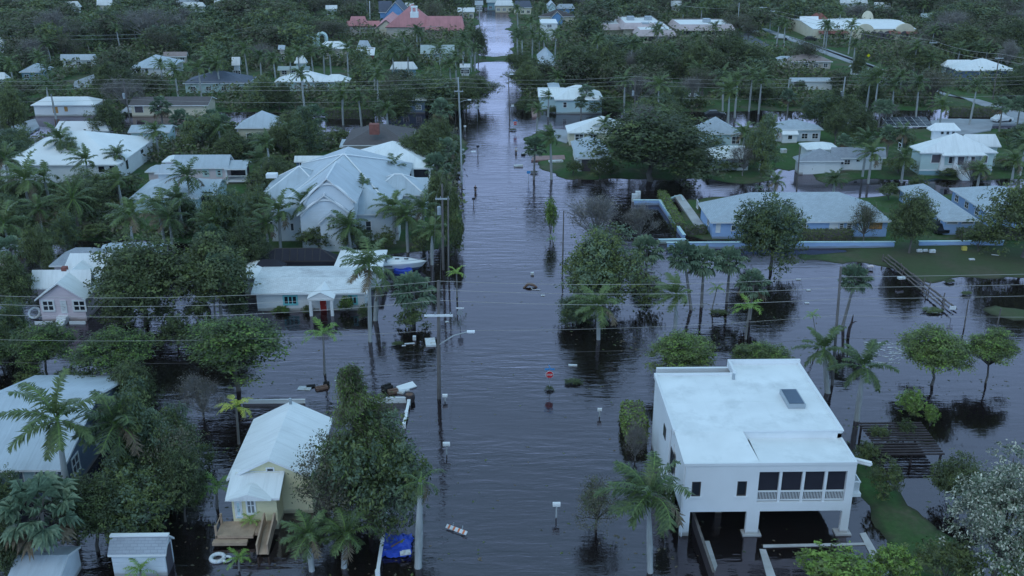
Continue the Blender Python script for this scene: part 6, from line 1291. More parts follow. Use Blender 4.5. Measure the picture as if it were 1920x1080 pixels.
# ------------------------------------------------------------------ street furniture, walls, boats, people, debris
def thing(name, label, cat, px, py, z=0, group=None):
    p = at(px, py, z); return root(name, p, label, cat, group), p
def obj1(name, M, m, label, cat, origin, group=None, smooth=False):
    o = M.build(name, [MATS[k] for k in m] if isinstance(m, (list, tuple)) else MATS[m], origin=origin, smooth=smooth); return tag(o, label, cat, group)

# --- utility poles
POLE_TOPS = {}
def pole(key, bx, by, tx, ty, label, m='pole_grey', arm=None, lamp=None, trafo=None, r=.17, arms=(), name='utility_pole'):
    B = at(bx, by, 0); X, Z = on_y(tx, ty, B[1]); g = max(-.5, min(ground_z(B[0], B[1]), .3)); o = root(name, (B[0], B[1], g), label, 'pole' if name == 'utility_pole' else 'street light', name.replace('_', ' ')+'s')
    MB().tube([(B[0], B[1], g-.3), (X, B[1], Z)], [r, r*.7], 8).build('post', MATS[m], o)
    lx = lambda z: B[0]+(X-B[0])*(z/Z)
    for w, py in arms:
        z = on_y(tx, py, B[1])[1]; a = MB().box(lx(z)-w/2, lx(z)+w/2, B[1]-.28, B[1]-.16, z-.1, z+.1).build('crossarm', MATS['trim_white' if w > 2.5 else 'pole_grey'], o)
        k = MB()
        for t in (-.42, -.12, .42): k.tube([(lx(z)+t*w, B[1]-.22, z+.1), (lx(z)+t*w, B[1]-.22, z+.34)], [.06, .04], 5)
        i = k.build('insulator', MATS['metal_grey'], o); i.parent = a
    if lamp:
        lpx, lpy0, lpy1 = lamp; z0 = on_y(tx, lpy0, B[1])[1]; xe, z1 = on_y(lpx, lpy1, B[1])
        MB().tube([(lx(z0), B[1]-.1, z0), ((lx(z0)+xe)/2, B[1]-.1, z0+(z1-z0)*.7), (xe, B[1]-.1, z1)], .05, 6).build('lamp_arm', MATS['pole_grey'], o)
        MB().obox((xe+.25, B[1]-.1, z1), .75, .3, .16).obox((xe+.3, B[1]-.1, z1-.1), .45, .22, .06).build('lamp_head', MATS['lamp_white'], o)
    if trafo:
        z = on_y(tx, trafo, B[1])[1]; MB().tube([(lx(z)-.42, B[1]-.05, z-.5), (lx(z)-.42, B[1]-.05, z+.5)], .28, 10).tube([(lx(z)-.42, B[1]-.05, z+.5), (lx(z)-.42, B[1]-.05, z+.62)], [.28, .12], 10).build('transformer', MATS['metal_grey'], o)
    POLE_TOPS[key] = (X, B[1], Z); return o
pole('near', 823, 747, 822, 526, 'nearest tall utility pole with white crossarm and lamp arm in road water', 'pole_wood', arms=((2.7, 590),), lamp=(878, 646, 621), r=.2)
pole('nearr', 1561, 722, 1577, 500, 'leaning utility pole standing in floodwater right of the fan palms', 'pole_wood', r=.17)
pole('mid', 831, 506, 829, 345, 'utility pole with transformer right of the moored white boat', 'pole_wood', arms=((1.8, 372),), trafo=395)
pole('mid2', 841, 512, 840, 372, 'thinner utility pole just right of the transformer pole', 'pole_wood', r=.13)
pole('bend', 866, 345, 863, 222, 'utility pole with lamp beside the grassy left bank curve', 'pole_grey', lamp=(885, 290, 284))
pole('cross', 863, 238, 859, 145, 'pale concrete pole with crossarm and lamp, left of flooded road', 'pole_grey', arms=((1.9, 171),), lamp=(878, 192, 187), r=.2)
pole('far1', 890, 132, 888, 72, 'thin utility pole left of the far dry road crossing', 'pole_wood')
pole('far1b', 884, 136, 883, 104, 'short pale post left of the far dry road crossing', 'pole_grey', r=.12)
pole('far2', 899, 50, 899, 11, 'pale utility pole by the far end of the flooded road', 'pole_grey', arms=((2.4, 16),))
pole('rb', 956, 222, 953, 138, 'thin street lamp pole on the right bank of flooded road', 'pole_wood', lamp=(957, 141, 139), r=.13)
pole('c_l', 246, 238, 231, 148, 'leaning dark utility pole with transformer left of brown ranch', 'pole_wood', trafo=180)
pole('c_m', 570, 185, 566, 120, 'pale utility pole before the wide white roof', 'pole_grey')
pole('c_r', 1190, 222, 1191, 143, 'wooden utility pole with transformer between palms right of aqua house', 'pole_wood', trafo=175)
pole('c_rr', 1576, 210, 1585, 144, 'pale leaning concrete pole with transformer right of dark trees', 'pole_grey', trafo=176, r=.22)
pole('c_r2', 1475, 194, 1480, 150, 'pale stub pole left of the leaning concrete pole', 'pole_grey', r=.18)
pole('u_l', 320, 107, 316, 62, 'thin far utility pole with white transformer by grassy yard', 'pole_wood', trafo=66)
pole('u_l2', 479, 84, 477, 50, 'thin far utility pole above dark trees, left', 'pole_wood', r=.13)
pole('ch', 694, 44, 693, 2, 'white pole rising left of the blue gabled house', 'trim_white', r=.2)
pole('ch2', 688, 28, 688, 0, 'short pale pole behind the white pole', 'pole_grey')
pole('ur1', 1743, 128, 1750, 76, 'wooden utility pole with white transformer on the far right', 'pole_wood', arms=((2.2, 80),), trafo=98)
pole('ur2', 1861, 189, 1874, 101, 'leaning wooden utility pole before the far right blue house', 'pole_wood', arms=((2.0, 109),))
pole('ut1', 1443, 62, 1446, 18, 'utility pole at the top end of the diagonal avenue', 'pole_grey', arms=((2.6, 21),))
pole('ut2', 1431, 44, 1430, 13, 'utility pole left of the top end of the diagonal avenue', 'pole_grey', arms=((3.0, 14),))
pole('ut3', 1510, 48, 1511, 12, 'utility pole beside the mission building left end', 'pole_grey', arms=((2.4, 14),))
pole('ut4', 1383, 62, 1386, 5, 'utility pole right of the flat roofed school', 'pole_grey')
pole('lot', 1808, 615, 1816, 562, 'thin bare post in water left of the right grass strip', 'pole_wood', r=.09)
pole('lot2', 1867, 622, 1877, 578, 'thin bare post at the corner of right grass strip', 'pole_wood', r=.09)
pole('yard', 1055, 490, 1057, 395, 'thin dark pole in water left of round tree', 'pole_wood', r=.11)
pole('ranch', 1494, 356, 1500, 275, 'thin wooden pole before the white ranch garage', 'pole_wood', r=.13)

# --- wires, each a cable between poles
def wire(pts, sag, r, label, group, m='wire_grey'):
    """pts: list of (x,y,z) supports; each span sags"""
    P_ = []
    for i, (a, b) in enumerate(zip(pts, pts[1:])):
        a, b = Vector(a), Vector(b); s = sag[i] if isinstance(sag, (list, tuple)) else sag; n = 14
        for k in range(n + (1 if i == len(pts)-2 else 0)):
            t = k/n; q = a.lerp(b, t); q.z -= s*4*t*(1-t); P_.append(tuple(q))
    o = MB().tube(P_, r, 4).build('power_line', MATS[m], origin=tuple(P_[len(P_)//2]), uv=False); return tag(o, label, 'power line', group)
N_, NR = POLE_TOPS['near'], POLE_TOPS['nearr']
for dz0, dz1, lab in ((0., 1.05, 'uppermost cable of the near power line crossing the whole picture'), (.88, 2.15, 'second cable from top of the near power line crossing the picture'), (1.95, 3.35, 'third cable from top of the near power line crossing the picture')):
    L_ = (N_[0]-62, N_[1]+1, N_[2]-dz0+.1); R_ = (NR[0]+50, NR[1]+2, NR[2]-dz1+.3)
    wire([L_, (N_[0], N_[1], N_[2]-dz0-.05), (NR[0], NR[1], NR[2]-dz1), R_], (1.75,   .55, .25), .019, lab, 'near power cables')
for z0, lab in ((7.0, 'fourth cable from top of the near power line, thin and faint'), (4.6, 'lowest thin cable of the near power line')):
    wire([(N_[0]-62, N_[1]+1, z0+.3), (N_[0], N_[1], z0+.3), (NR[0], NR[1], z0+.6), (NR[0]+50, NR[1], z0+.5)], (1.1, .5, .3), .014, lab, 'near power cables', 'pole_wood' if z0 < 5 else 'wire_grey')
Cx, Cl, Cr, Crr = (POLE_TOPS[k] for k in ('cross', 'c_l', 'c_r', 'c_rr'))
for i, lab in enumerate(('top cable of the far cross street power line', 'second cable of the far cross street power line', 'third cable of the far cross street power line', 'lowest cable of the far cross street power line')):
    dz = (0, .85, 1.7, 4.2)[i]; wire([(Cl[0]-45, Cl[1], Cl[2]-dz), (Cl[0], Cl[1], Cl[2]-dz), (Cx[0], Cx[1], Cx[2]-dz-.2), (Cr[0], Cr[1], Cr[2]-dz), (Crr[0], Crr[1], Crr[2]-dz), (Crr[0]+55, Crr[1], Crr[2]-dz+.5)], (.5, .8, .6, .8, .6), .022, lab, 'far cross street cables')
M_, Bd = POLE_TOPS['mid'], POLE_TOPS['bend']
for i, lab in enumerate(('left cable running along the road between roadside poles', 'middle cable running along the road between roadside poles', 'right cable running along the road between roadside poles')):
    dx = (-.8, 0, .8)[i]; wire([(N_[0]+dx, N_[1], N_[2]-2.9), (M_[0]+dx, M_[1], M_[2]-1.6), (Bd[0]+dx, Bd[1], Bd[2]-.6), (Cx[0]+dx, Cx[1], Cx[2]-2.2), (POLE_TOPS['far1'][0]+dx, POLE_TOPS['far1'][1], POLE_TOPS['far1'][2]-.5)], (.5, .6, .5, .9), .013, lab, 'roadside cables', 'pole_wood')
U1, U2, U0 = POLE_TOPS['ur1'], POLE_TOPS['ur2'], POLE_TOPS['ut1']
for i, lab in enumerate(('upper cable running down to the far right blue house', 'lower cable running down to the far right blue house')):
    wire([(U0[0], U0[1], U0[2]-i*1.2), (U1[0], U1[1], U1[2]-i*1.4), (U2[0], U2[1], U2[2]-i*1.4), (U2[0]+22, U2[1]-22, U2[2]-i*1.4)], .7, .035, lab, 'far right cables')
a, b_, c_ = POLE_TOPS['ut2'], POLE_TOPS['ut3'], POLE_TOPS['ut4']
wire([(c_[0]-20, c_[1], c_[2]-1), (a[0], a[1], a[2]), (b_[0], b_[1], b_[2])], .8, .04, 'cable strung between poles at the avenue top', 'avenue cables')
a, b_ = POLE_TOPS['u_l'], POLE_TOPS['u_l2']
for i in (0, 1): wire([(a[0]-75, a[1], a[2]-1.1*i), (a[0], a[1], a[2]-1.1*i), (b_[0], b_[1], b_[2]-1.1*i), (b_[0]+60, b_[1], b_[2]-1.1*i)], .8, .03, ('upper', 'lower')[i]+' thin cable over the dark trees at upper left', 'upper left cables', 'pole_grey')

# --- blue garden wall round the long house
def wall(name, pts, h, t, m, label, cat='wall', z0=-.5, cap=None):
    o = root(name, (*pts[0][:2], 0), label, cat)
    M = MB(); K = MB()
    for (xa, ya), (xb, yb) in zip(pts, pts[1:]):
        L_ = math.hypot(xb-xa, yb-ya); ang = math.atan2(yb-ya, xb-xa); M.obox(((xa+xb)/2, (ya+yb)/2, (h+z0)/2), L_+t*.98, t, h-z0, ang)
        K.obox(((xa+xb)/2, (ya+yb)/2, h+.04), L_+t*1.3, t*1.35, .08, ang)
    # each straight run is one part
    M2 = None
    for i, ((xa, ya), (xb, yb)) in enumerate(zip(pts, pts[1:])):
        L_ = math.hypot(xb-xa, yb-ya); ang = math.atan2(yb-ya, xb-xa)
        w = MB().obox(((xa+xb)/2, (ya+yb)/2, (h+z0)/2+i*.002), L_-t*.3, t, h-z0, ang).build('wall_run', MATS[m], o)
        if cap: c = MB().obox(((xa+xb)/2, (ya+yb)/2, h+.045+i*.002), L_+t*.6, t*1.3, .08, ang).build('coping', MATS[cap], o); c.parent = w
    return o
q = lambda x, y, z=0: at(x, y, z)[:2]
wall('garden_wall', [q(1188, 384), q(1237, 384), q(1282, 450)], .75, .35, 'wall_blue', 'pale blue garden wall with corner beside flooded driveway', cap='wall_aqua')
wall('garden_wall', [q(1236, 456), q(1284, 455)], .5, .4, 'wall_aqua', 'low pale wall stub left of the clipped hedges', cap='wall_aqua')
wall('garden_wall', [q(1250, 466), q(1676, 464.5)], .85, .3, 'wall_blue', 'long pale blue garden wall before the long blue house', cap='wall_aqua')
wall('garden_wall', [q(1722, 463), q(1880, 462)], .8, .3, 'wall_blue', 'pale blue garden wall right of the dark tree, above meadow', cap='wall_aqua')
wall('garden_wall', [q(1237, 381), q(1276, 369), q(1281, 380)], .4, .25, 'wall_aqua', 'low pale kerb wall at the footpath head')
# fence lying in the flood, dark slat wall and fences
o, p = thing('broken_fence', 'collapsed grey board fence leaning over the water beside the meadow', 'fence', 1650, 480)
A0, A1 = Vector(at(1652, 488, .1)), Vector(at(1770, 583, .1)); dv = (A1-A0); nrm_ = Vector((-dv.y, dv.x, 0)).normalized()
for j in range(5):
    off = nrm_*(.15+j*.36); zz = .25+.55*(1-abs(j-2)/2.2)+prg.uniform(-.05, .05); M = MB(); n = 12
    for i in range(n):
        a = A0.lerp(A1, i/n)+off; b_ = A0.lerp(A1, (i+.96)/n)+off; M.tube([(a.x, a.y, zz+prg.uniform(-.07, .07)), (b_.x, b_.y, zz+prg.uniform(-.07, .07))], .10, 4)
    M.build('rail', MATS['fence_wood'], o)
for i in range(10):
    a = A0.lerp(A1, (i+.3)/10)+nrm_*prg.uniform(-.5, 1.9); MB().tube([(a.x, a.y, -.4), (a.x+prg.uniform(-.3, .3), a.y, prg.uniform(.7, 1.3))], .07, 5).build('fence_post', MATS['fence_wood'], o)
o, p = thing('slatted_pergola', 'dark slatted pergola over water right of flat-roofed house', 'pergola', 1668, 850)
pa, pb = at(1608, 793, 1.2), at(1729, 793, 1.2); pc = at(1668, 851, 1.2)
for i in range(13):
    y = pc[1]+(pa[1]-pc[1])*i/12; 
    if 5 <= i <= 7: y += .1
    MB().box(pa[0]+.25*(12-i)/12, pb[0]-.2*(12-i)/12, y-.09, y+.09, 1.1, 1.2).build('slat', MATS['dark_wood'], o)
for x in (pa[0]+.3, pb[0]-.4, (pa[0]+pb[0])/2):
    for y in (pc[1]+.2, pa[1]-.2): MB().box(x-.08, x+.08, y-.07, y+.07, -.5, 1.09).build('post', MATS['dark_wood'], o)
tree('bush', 1625, 795, 1665, 838, label='vine mound growing over the pergola middle', name='shrub', noun='shrub', cat='shrub', parts=('stems', 'foliage'))
tree('bush', 1672, 792, 1712, 832, label='vine mound growing over the pergola right side', name='shrub', noun='shrub', cat='shrub', parts=('stems', 'foliage'))
o, p = thing('board_fence', 'dark board fence running toward the camera below the carport', 'fence', 1318, 1078)
a, b_ = at(1298, 985, 0), at(1336, 1100, 0); d_ = Vector(b_)-Vector(a); n = 16
M = MB(); ang = math.atan2(d_.y, d_.x)
for i in range(n): c = Vector(a)+d_*((i+.5)/n); M.obox((c.x, c.y, .35), d_.length/n*.97, .09, 1.7, ang)
M.build('board_panel', MATS['dark_wood'], o); MB().obox(((a[0]+b_[0])/2, (a[1]+b_[1])/2, 1.24), d_.length, .2, .08, ang).build('top_rail', MATS['fence_wood'], o)
def picket(xa, xb, py, h, label, n, z=-.3):
    a, b_ = at(xa, py, 0), at(xb, py, 0); o = root('picket_fence', a, label, 'fence'); M = MB()
    for i in range(n): x = a[0]+(b_[0]-a[0])*(i+.5)/n; M.box(x-.045, x+.045, a[1]-.03, a[1]+.03, z, h)
    M.build('pickets', MATS['trim_white'], o)
    MB().box(a[0], b_[0], a[1]+.035, a[1]+.09, h-.14, h-.02).build('rail', MATS['trim_white'], o); MB().box(a[0]-.02, b_[0]+.02, a[1]-.05, a[1]+.1, h, h+.08).build('top_rail', MATS['trim_white'], o); return o
picket(698, 762, 756, .55, 'white picket fence beside debris near the road corner', 34)
picket(455, 572, 757, .35, 'white picket fence behind the yellow cottage roof', 60)
for pts, lab in (((at(766.5, 752, .4), at(757.5, 795, .4)), 'white rail running back from the picket fence corner'), ((at(725, 960, .5), at(708, 1072, .5)), 'long white fence rail beside the blue tarp')):
    o = root('fence_rail', (pts[0][0], pts[0][1], 0), lab, 'fence'); a, b_ = Vector(pts[0]), Vector(pts[1]); c = (a+b_)/2; an = math.atan2(b_.y-a.y, b_.x-a.x)
    MB().obox(tuple(c), (b_-a).length, .26, .09, an).build('rail', MATS['trim_white'], o)
    for t in (0, .5, 1): p_ = a.lerp(b_, t); MB().box(p_.x-.16, p_.x+.16, p_.y-.16, p_.y+.16, -.5, p_.z+.12).build('fence_post', MATS['trim_white'], o)
o = root('post_box', at(768, 752, 0), 'dark round planter at the white fence corner', 'planter'); p = at(768, 752, 0); MB().tube([(p[0],p[1],-.4),(p[0],p[1],.5),(p[0],p[1],.75)], [.42,.55,.5], 12).build('pot', MATS['dark_wood'], o); cm, _t = TREE['bush'][1]; child('foliage', cm, o, (0,0,.7), sc=(1.3,1.3,.6)) if False else MB().tube([(p[0],p[1],.7),(p[0],p[1],.78)], [.44,.3], 12).build('soil', MATS['debris_brown'], o)

# --- signs and mailboxes
def octa(M, c, r, y, mi): M.loft([[(c[0]+r*math.cos(R(22.5+45*i)), y+dy, c[1]+r*math.sin(R(22.5+45*i))) for i in range(8)] for dy in (.015, 0)], mi)
FONT = {'S': ((0,0,3,0),(3,0,3,2),(3,2,0,2),(0,2,0,4),(0,4,3,4)), 'T': ((1.5,0,1.5,4),(0,4,3,4)), 'O': ((0,0,3,0),(3,0,3,4),(3,4,0,4),(0,4,0,0)), 'P': ((0,0,0,4),(0,4,3,4),(3,4,3,2),(3,2,0,2))}
def stop_sign(px, py, base, label, street=True, text=True):
    B = at(px, base, 0); Z = on_y(px, py, B[1])[1]; o = root('stop_sign', B, label, 'stop sign'); x, y = B[0], B[1]
    MB().tube([(x,y,-.5),(x,y,Z+.62)], .035, 6).build('post', MATS['metal_grey'], o)
    M = MB(); octa(M, (x, Z), .41, y-.07, 1); octa(M, (x, Z), .375, y-.09, 0); s = M.build('sign_plate', [MATS['sign_red'], MATS['trim_white']], o)
    if text:
        T = MB(); u = .042
        for i, ch in enumerate('STOP'):
            ox = x-.30+i*.158
            for (xa, ya, xb, yb) in FONT[ch]: T.box(ox+min(xa,xb)*u-.016, ox+max(xa,xb)*u+.016, y-.108, y-.1, Z-.085+min(ya,yb)*u-.016, Z-.085+max(ya,yb)*u+.016)
        t = T.build('lettering', MATS['trim_white'], o); t.parent = s
    if street:
        MB().box(x-.48, x+.48, y-.02, y+.02, Z+.47, Z+.66).build('street_name_plate', MATS['sign_blue'], o); MB().obox((x, y, Z+.79), .03, .9, .17, R(8)).build('street_name_plate', MATS['sign_blue'], o)
    return o
stop_sign(1030, 702, 731, 'red stop sign with blue street name plates in the near road water')
stop_sign(966, 231, 246, 'small red and white stop sign at the far flooded crossing')
o, p = thing('street_sign', 'white round backed sign with street name plate at left bank', 'sign', 895, 228); Z = on_y(895, 202, p[1])[1]
MB().tube([(*p[:2],-.5),(*p[:2],Z)], .04, 6).build('post', MATS['metal_grey'], o); M = MB(); octa(M, (p[0], Z), .4, p[1]-.06, 0); M.build('sign_plate', MATS['metal_grey'], o); MB().box(p[0]-.5, p[0]+.5, p[1]-.02, p[1]+.02, Z+.48, Z+.68).build('street_name_plate', MATS['trim_white'], o)
o, p = thing('street_sign', 'large round sign back with white name plate in road water', 'sign', 863, 612); Z = on_y(863, 586, p[1])[1]
MB().tube([(*p[:2],-.5),(*p[:2],Z)], .04, 6).build('post', MATS['metal_grey'], o); M = MB(); octa(M, (p[0], Z), .38, p[1]-.06, 0); M.build('sign_plate', MATS['metal_grey'], o); MB().box(p[0]-.45, p[0]+.45, p[1]-.02, p[1]+.02, Z+.45, Z+.63).build('street_name_plate', MATS['trim_white'], o)
for px, py, base, m, lab in ((961, 198, 212, 'trim_white', 'small white sign on right bank beside leafy shrub'), (991, 323, 340, 'sign_blue', 'small blue sign at the right bank waterline'), (1783, 577, 596, 'trim_white', 'white rectangular sign at the end of collapsed fence'), (1430, 47, 58, 'sign_yellow', 'bright yellow sign at the avenue top'), (1627, 104, 116, 'sign_yellow', 'bright yellow sign below the mission building')):
    B = at(px, base, 0); Z = on_y(px, py, B[1])[1]; o = root('street_sign', B, lab, 'sign'); w = .3 if m != 'sign_yellow' else .55; w = .38 if px == 1783 else w
    MB().tube([(*B[:2],-.4),(*B[:2],Z)], .035, 6).build('post', MATS['metal_grey'], o)
    if m == 'sign_yellow': MB().loft([[(B[0]+w*math.cos(a), B[1]-.05+dy, Z+w*math.sin(a)) for a in (0, math.pi/2, math.pi, -math.pi/2)] for dy in (.02, 0)]).build('sign_plate', MATS[m], o)
    else: MB().box(B[0]-w, B[0]+w, B[1]-.06, B[1]-.04, Z-.22, Z+.24).build('sign_plate', MATS[m], o)
def mailbox(px, py, base, label, m='trim_white', w=.5):
    B = at(px, base, 0); Z = on_y(px, py, B[1])[1]; o = root('mailbox', B, label, 'mailbox', 'mailboxes along the road'); x, y = B[:2]
    MB().box(x-.06, x+.06, y-.06, y+.06, -.5, Z-.12).build('post', MATS['pole_wood'] if m != 'trim_white' else MATS['pole_grey'], o)
    h_ = w*.36; ring = lambda xx: [(xx, y-h_/1.6, Z-.12), (xx, y+h_/1.6, Z-.12)]+[(xx, y+h_/1.6*math.cos(a), Z+.05+h_*.8*math.sin(a)) for a in np.linspace(0, math.pi, 7)]
    MB().loft([ring(x-w/2), ring(x+w/2)]).build('box', MATS[m], o)
for a in ((1043, 946, 970, 'white mailbox on dark post standing in near road water', 'trim_white', .6), (837.5, 833, 852, 'white pale box on post left of the road, with long reflection', 'trim_white', .62), (834.5, 742, 752, 'white mailbox beside the nearest pole foot', 'trim_white', .5), (1124, 768, 781, 'white mailbox left of the bright green wall shrub', 'trim_white', .4), (888, 373, 384, 'dark mailbox on thin post in water below wading person', 'cloth_dark', .5), (896, 275, 291, 'dark mailbox on post off the left grassy bank', 'cloth_dark', .5), (872, 237, 246, 'white mailbox on the left grassy bank tip', 'trim_white', .5), (868, 281, 290, 'pale mailbox beside the left bank pole', 'trim_white', .5), (977, 171, 180, 'pale mailbox on far right bank lawn', 'trim_white', .5)): mailbox(*a)

# --- the motor boat by the bungalow
o, p = thing('motor_boat', 'white motor cruiser with navy keel moored beside the bungalow', 'boat', 742, 497); z0 = .9
xa, xb, yb = at(672, 485, z0)[0], at(802, 485, z0)[0], at(742, 493, z0)[1]; Lb = xb-xa
def hull(z, wf, x0, x1, n=22):
    pts = []
    for i in range(n):
        t = i/(n-1); xx = x0+(x1-x0)*t; pts.append((xx, yb-wf*(1-t**3.2)**.75, z))
    for i in reversed(range(n)):
        t = i/(n-1); xx = x0+(x1-x0)*t; pts.append((xx, yb+wf*(1-t**3.2)**.75+.001, z))
    return pts
MB().loft([hull(-.25, .55, xa+.5, xb-1.6), hull(.25, 1.05, xa+.2, xb-.9), hull(.42, 1.15, xa+.1, xb-.7)]).build('keel', MATS['hull_blue'], o, smooth=False)
MB().loft([hull(.423, 1.16, xa+.1, xb-.7), hull(.9, 1.38, xa, xb-.25), hull(1.15, 1.42, xa, xb)]).build('hull', MATS['hull_white'], o)
MB().loft([hull(1.153, 1.2, xa+Lb*.35, xb-.4), hull(1.45, .95, xa+Lb*.37, xb-1.6), hull(1.55, .7, xa+Lb*.39, xb-2.4)]).build('foredeck', MATS['hull_white'], o)
MB().box(xa+.3, xa+Lb*.36, yb-1.1, yb+1.1, 1.153, 1.2).build('cockpit_floor', MATS['metal_grey'], o)
for k in ((xa+.4, xa+1.0), (xa+1.7, xa+2.4)): MB().box(k[0], k[1], yb-.9, yb+.9, 1.2, 1.62).build('seat', MATS['hull_white'], o)
wsx = xa+Lb*.40; MB().loft([[(wsx+.5,yb-1.15,1.2),(wsx+1.25,yb,1.2),(wsx+.5,yb+1.15,1.2)],[(wsx-.1,yb-1.0,1.85),(wsx+.55,yb,1.85),(wsx-.1,yb+1.0,1.85)]], cap=False).build('windshield', MATS['glass'], o)
MB().box(xa+Lb*.28, xa+Lb*.52, yb-1.43, yb-1.385, .82, .96).build('side_stripe', MATS['glass'], o)
for t in (.55, .68): MB().box(xa+Lb*t, xa+Lb*t+.55, yb-.45, yb-.1, 1.56, 1.585).build('hatch', MATS['glass'], o)
rl = [(xb-.15, yb, 1.6)]+[(xb-.5-i*.55, yb-(1-(1-i*.13-.08)**3.2)**.75*1.3, 1.62) for i in range(6)]; MB().tube(rl, .03, 5).build('bow_rail', MATS['metal_grey'], o)
MB().obox((xa+.1, yb-.1, .2), .25, .9, .5).build('outdrive', MATS['rubber'], o)
o, p = thing('blue_tarp', 'dark blue covered float beneath the white boat', 'float', 756, 511); MB().loft([[(p[0]+1.25*c, p[1]+.7*s, z) for c, s in ((math.cos(t), math.sin(t)) for t in np.linspace(0, 6.283, 17)[:-1])] for z in (-.1, .3)]).tube([(p[0]+1.05*math.cos(t), p[1]+.55*math.sin(t), .4) for t in np.linspace(0, 6.283, 17)], .2, 6).build('cover', MATS['tarp_blue'], o)
# --- tarp, barricade, tyre and floating things
o, p = thing('blue_tarp', 'crumpled bright blue tarpaulin over debris beside the stripped palm', 'tarpaulin', 745, 1040); rgt = np.random.RandomState(9); n = 15
a, b_ = at(712, 1042, .3), at(777, 1004, .3); M = MB(); X_ = np.linspace(a[0], b_[0], n); Y_ = np.linspace(a[1], b_[1], n); H_ = rgt.rand(n, n)*.35+.25; H_ = (H_+np.roll(H_, 1, 0)+np.roll(H_, 1, 1))/3+.45*np.exp(-((np.linspace(-1, 1, n)[:, None]-.1)**2+(np.linspace(-1, 1, n)[None]-.2)**2)*3); H_[0] *= .2; H_[-1] *= .3; H_[:, 0] *= .2
gx = X_[:, None]+rgt.normal(size=(n, n))*.05; gy = Y_[None]+rgt.normal(size=(n, n))*.05; gx[0] += rgt.rand(n)*.4; gx[-1] -= rgt.rand(n)*.25; gy[:, 0] += rgt.rand(n)*.35
for i in range(n-1):
    for j in range(n-1): M.poly([(gx[i+di, j+dj], gy[i+di, j+dj], H_[i+di, j+dj]) for di, dj in ((0,0),(1,0),(1,1),(0,1))])
M.build('sheet', MATS['tarp_blue'], o, smooth=True)
c = at(760, 1036, .45); MB().obox(c, .8, .5, .12, .2).build('white_pad', MATS['foam_white'], o); c = at(727, 1033, .4); MB().obox(c, .5, .25, .1, .1).build('white_pad', MATS['foam_white'], o); c = at(746, 1018, .8); MB().obox(c, 1.3, .08, .08, .8, .1).build('stick', MATS['debris_brown'], o)
o, p = thing('road_barricade', 'floating white and orange striped barricade board in near road', 'barricade', 855, 993); a, b_ = Vector(at(837, 986, .2)), Vector(at(875, 1000, .2)); an = math.atan2(b_.y-a.y, b_.x-a.x); c = (a+b_)/2; L_ = (b_-a).length
MB().obox(tuple(c), L_, .32, .06, an, R(35)).build('board', MATS['trim_white'], o)
for i in range(4): t = (i+.6)/4.2; q_ = a.lerp(b_, t); MB().obox((q_.x, q_.y-.005, q_.z+.012), .16, .325, .058, an+.0, R(35)).build('stripe', MATS['orange'], o)
for t in (.3, .75): q_ = a.lerp(b_, t); MB().tube([(q_.x, q_.y+.1, q_.z), (q_.x+.1, q_.y+.35, q_.z+.3)], .03, 5).build('leg', MATS['metal_grey'], o)
for px, py, r, rr, lab in ((408, 1046, .48, .16, 'white floating tyre ring left of the small bushy palm'), (425, 1048, .3, .1, 'smaller white ring touching the floating tyre'), (66, 594, .62, .14, 'white ring leaning at the pink cottage corner')):
    p = at(px, py, .1); M = MB(); tl = 0 if px > 100 else .9
    ring = [(p[0]+r*math.cos(t), p[1]+r*math.sin(t)*math.cos(tl), p[2]+r*math.sin(t)*math.sin(tl)+(.5 if tl else 0)) for t in np.linspace(0, 2*math.pi, 19)]
    obj1('tyre', M.tube(ring, rr, 8, cap=False), 'foam_white', lab, 'tyre', p, smooth=True)
def debris(px, py, w, d, h, m, label, name='debris_board', cat='debris', ang=0, tilt=0, z=None):
    p = at(px, py, z if z is not None else h*.4); M = MB().obox((p[0], p[1], p[2]), w, d, h, ang, tilt)
    if name in ('debris_board',): M.obox((p[0]+w*.07*math.cos(ang), p[1]+w*.07*math.sin(ang), p[2]+h*.6), w*.8, d*.25, h*.4, ang, tilt)
    elif name == 'mattress': M.obox((p[0], p[1], p[2]+h*.52), w*.94, d*.92, h*.12, ang, tilt)
    return obj1(name, M, m, label, cat, p)
debris(807, 642, 1.1, 2.0, .22, 'foam_white', 'white floating mattress left of the nearest pole', 'mattress', 'mattress', R(8), 0)
debris(762, 726, 1.9, .85, .25, 'trim_white', 'cream board propped on debris at the fence corner', 'mattress', 'mattress', R(35), .25)
debris(750, 735, .9, .5, .2, 'foam_white', 'white slab below the cream board', ang=R(-20)); debris(757, 732, 1.1, .5, .15, 'foam_white', 'small white panel under the cream board', ang=R(15)); debris(737, 734, 1.0, .7, .3, 'debris_brown', 'brown crate in the debris beside the picket fence', ang=R(20)); debris(726, 727, .9, .8, .5, 'rubber', 'black sack in the debris beside the picket fence', ang=R(40))
debris(571, 728, 1.3, .8, .08, 'foam_white', 'white panel floating in front of yellow cottage roof', ang=R(-5)); debris(583, 724, .9, .5, .15, 'rubber', 'dark plank floating right of the white panel', ang=R(12)); debris(603, 727, 1.2, .6, .25, 'debris_brown', 'brown floating crate by the pine top', ang=R(25)); debris(612, 720, .6, .4, .35, 'rubber', 'black box floating against the pine top', ang=R(5)); debris(632, 714, .5, .25, .06, 'foam_white', 'small white scrap right of the pine top', ang=0)
debris(777, 634, .35, .35, .5, 'foam_white', 'white bucket in the shrub reflection', 'bucket', 'bucket') ; debris(768, 644, 1.1, .18, .08, 'foam_white', 'white plank floating left of white mattress', ang=R(8)); debris(757, 648, .4, .2, .06, 'foam_white', 'short white scrap beside the white plank'); debris(838, 603.5, .4, .25, .1, 'foam_white', 'white scrap below the large crossarm')
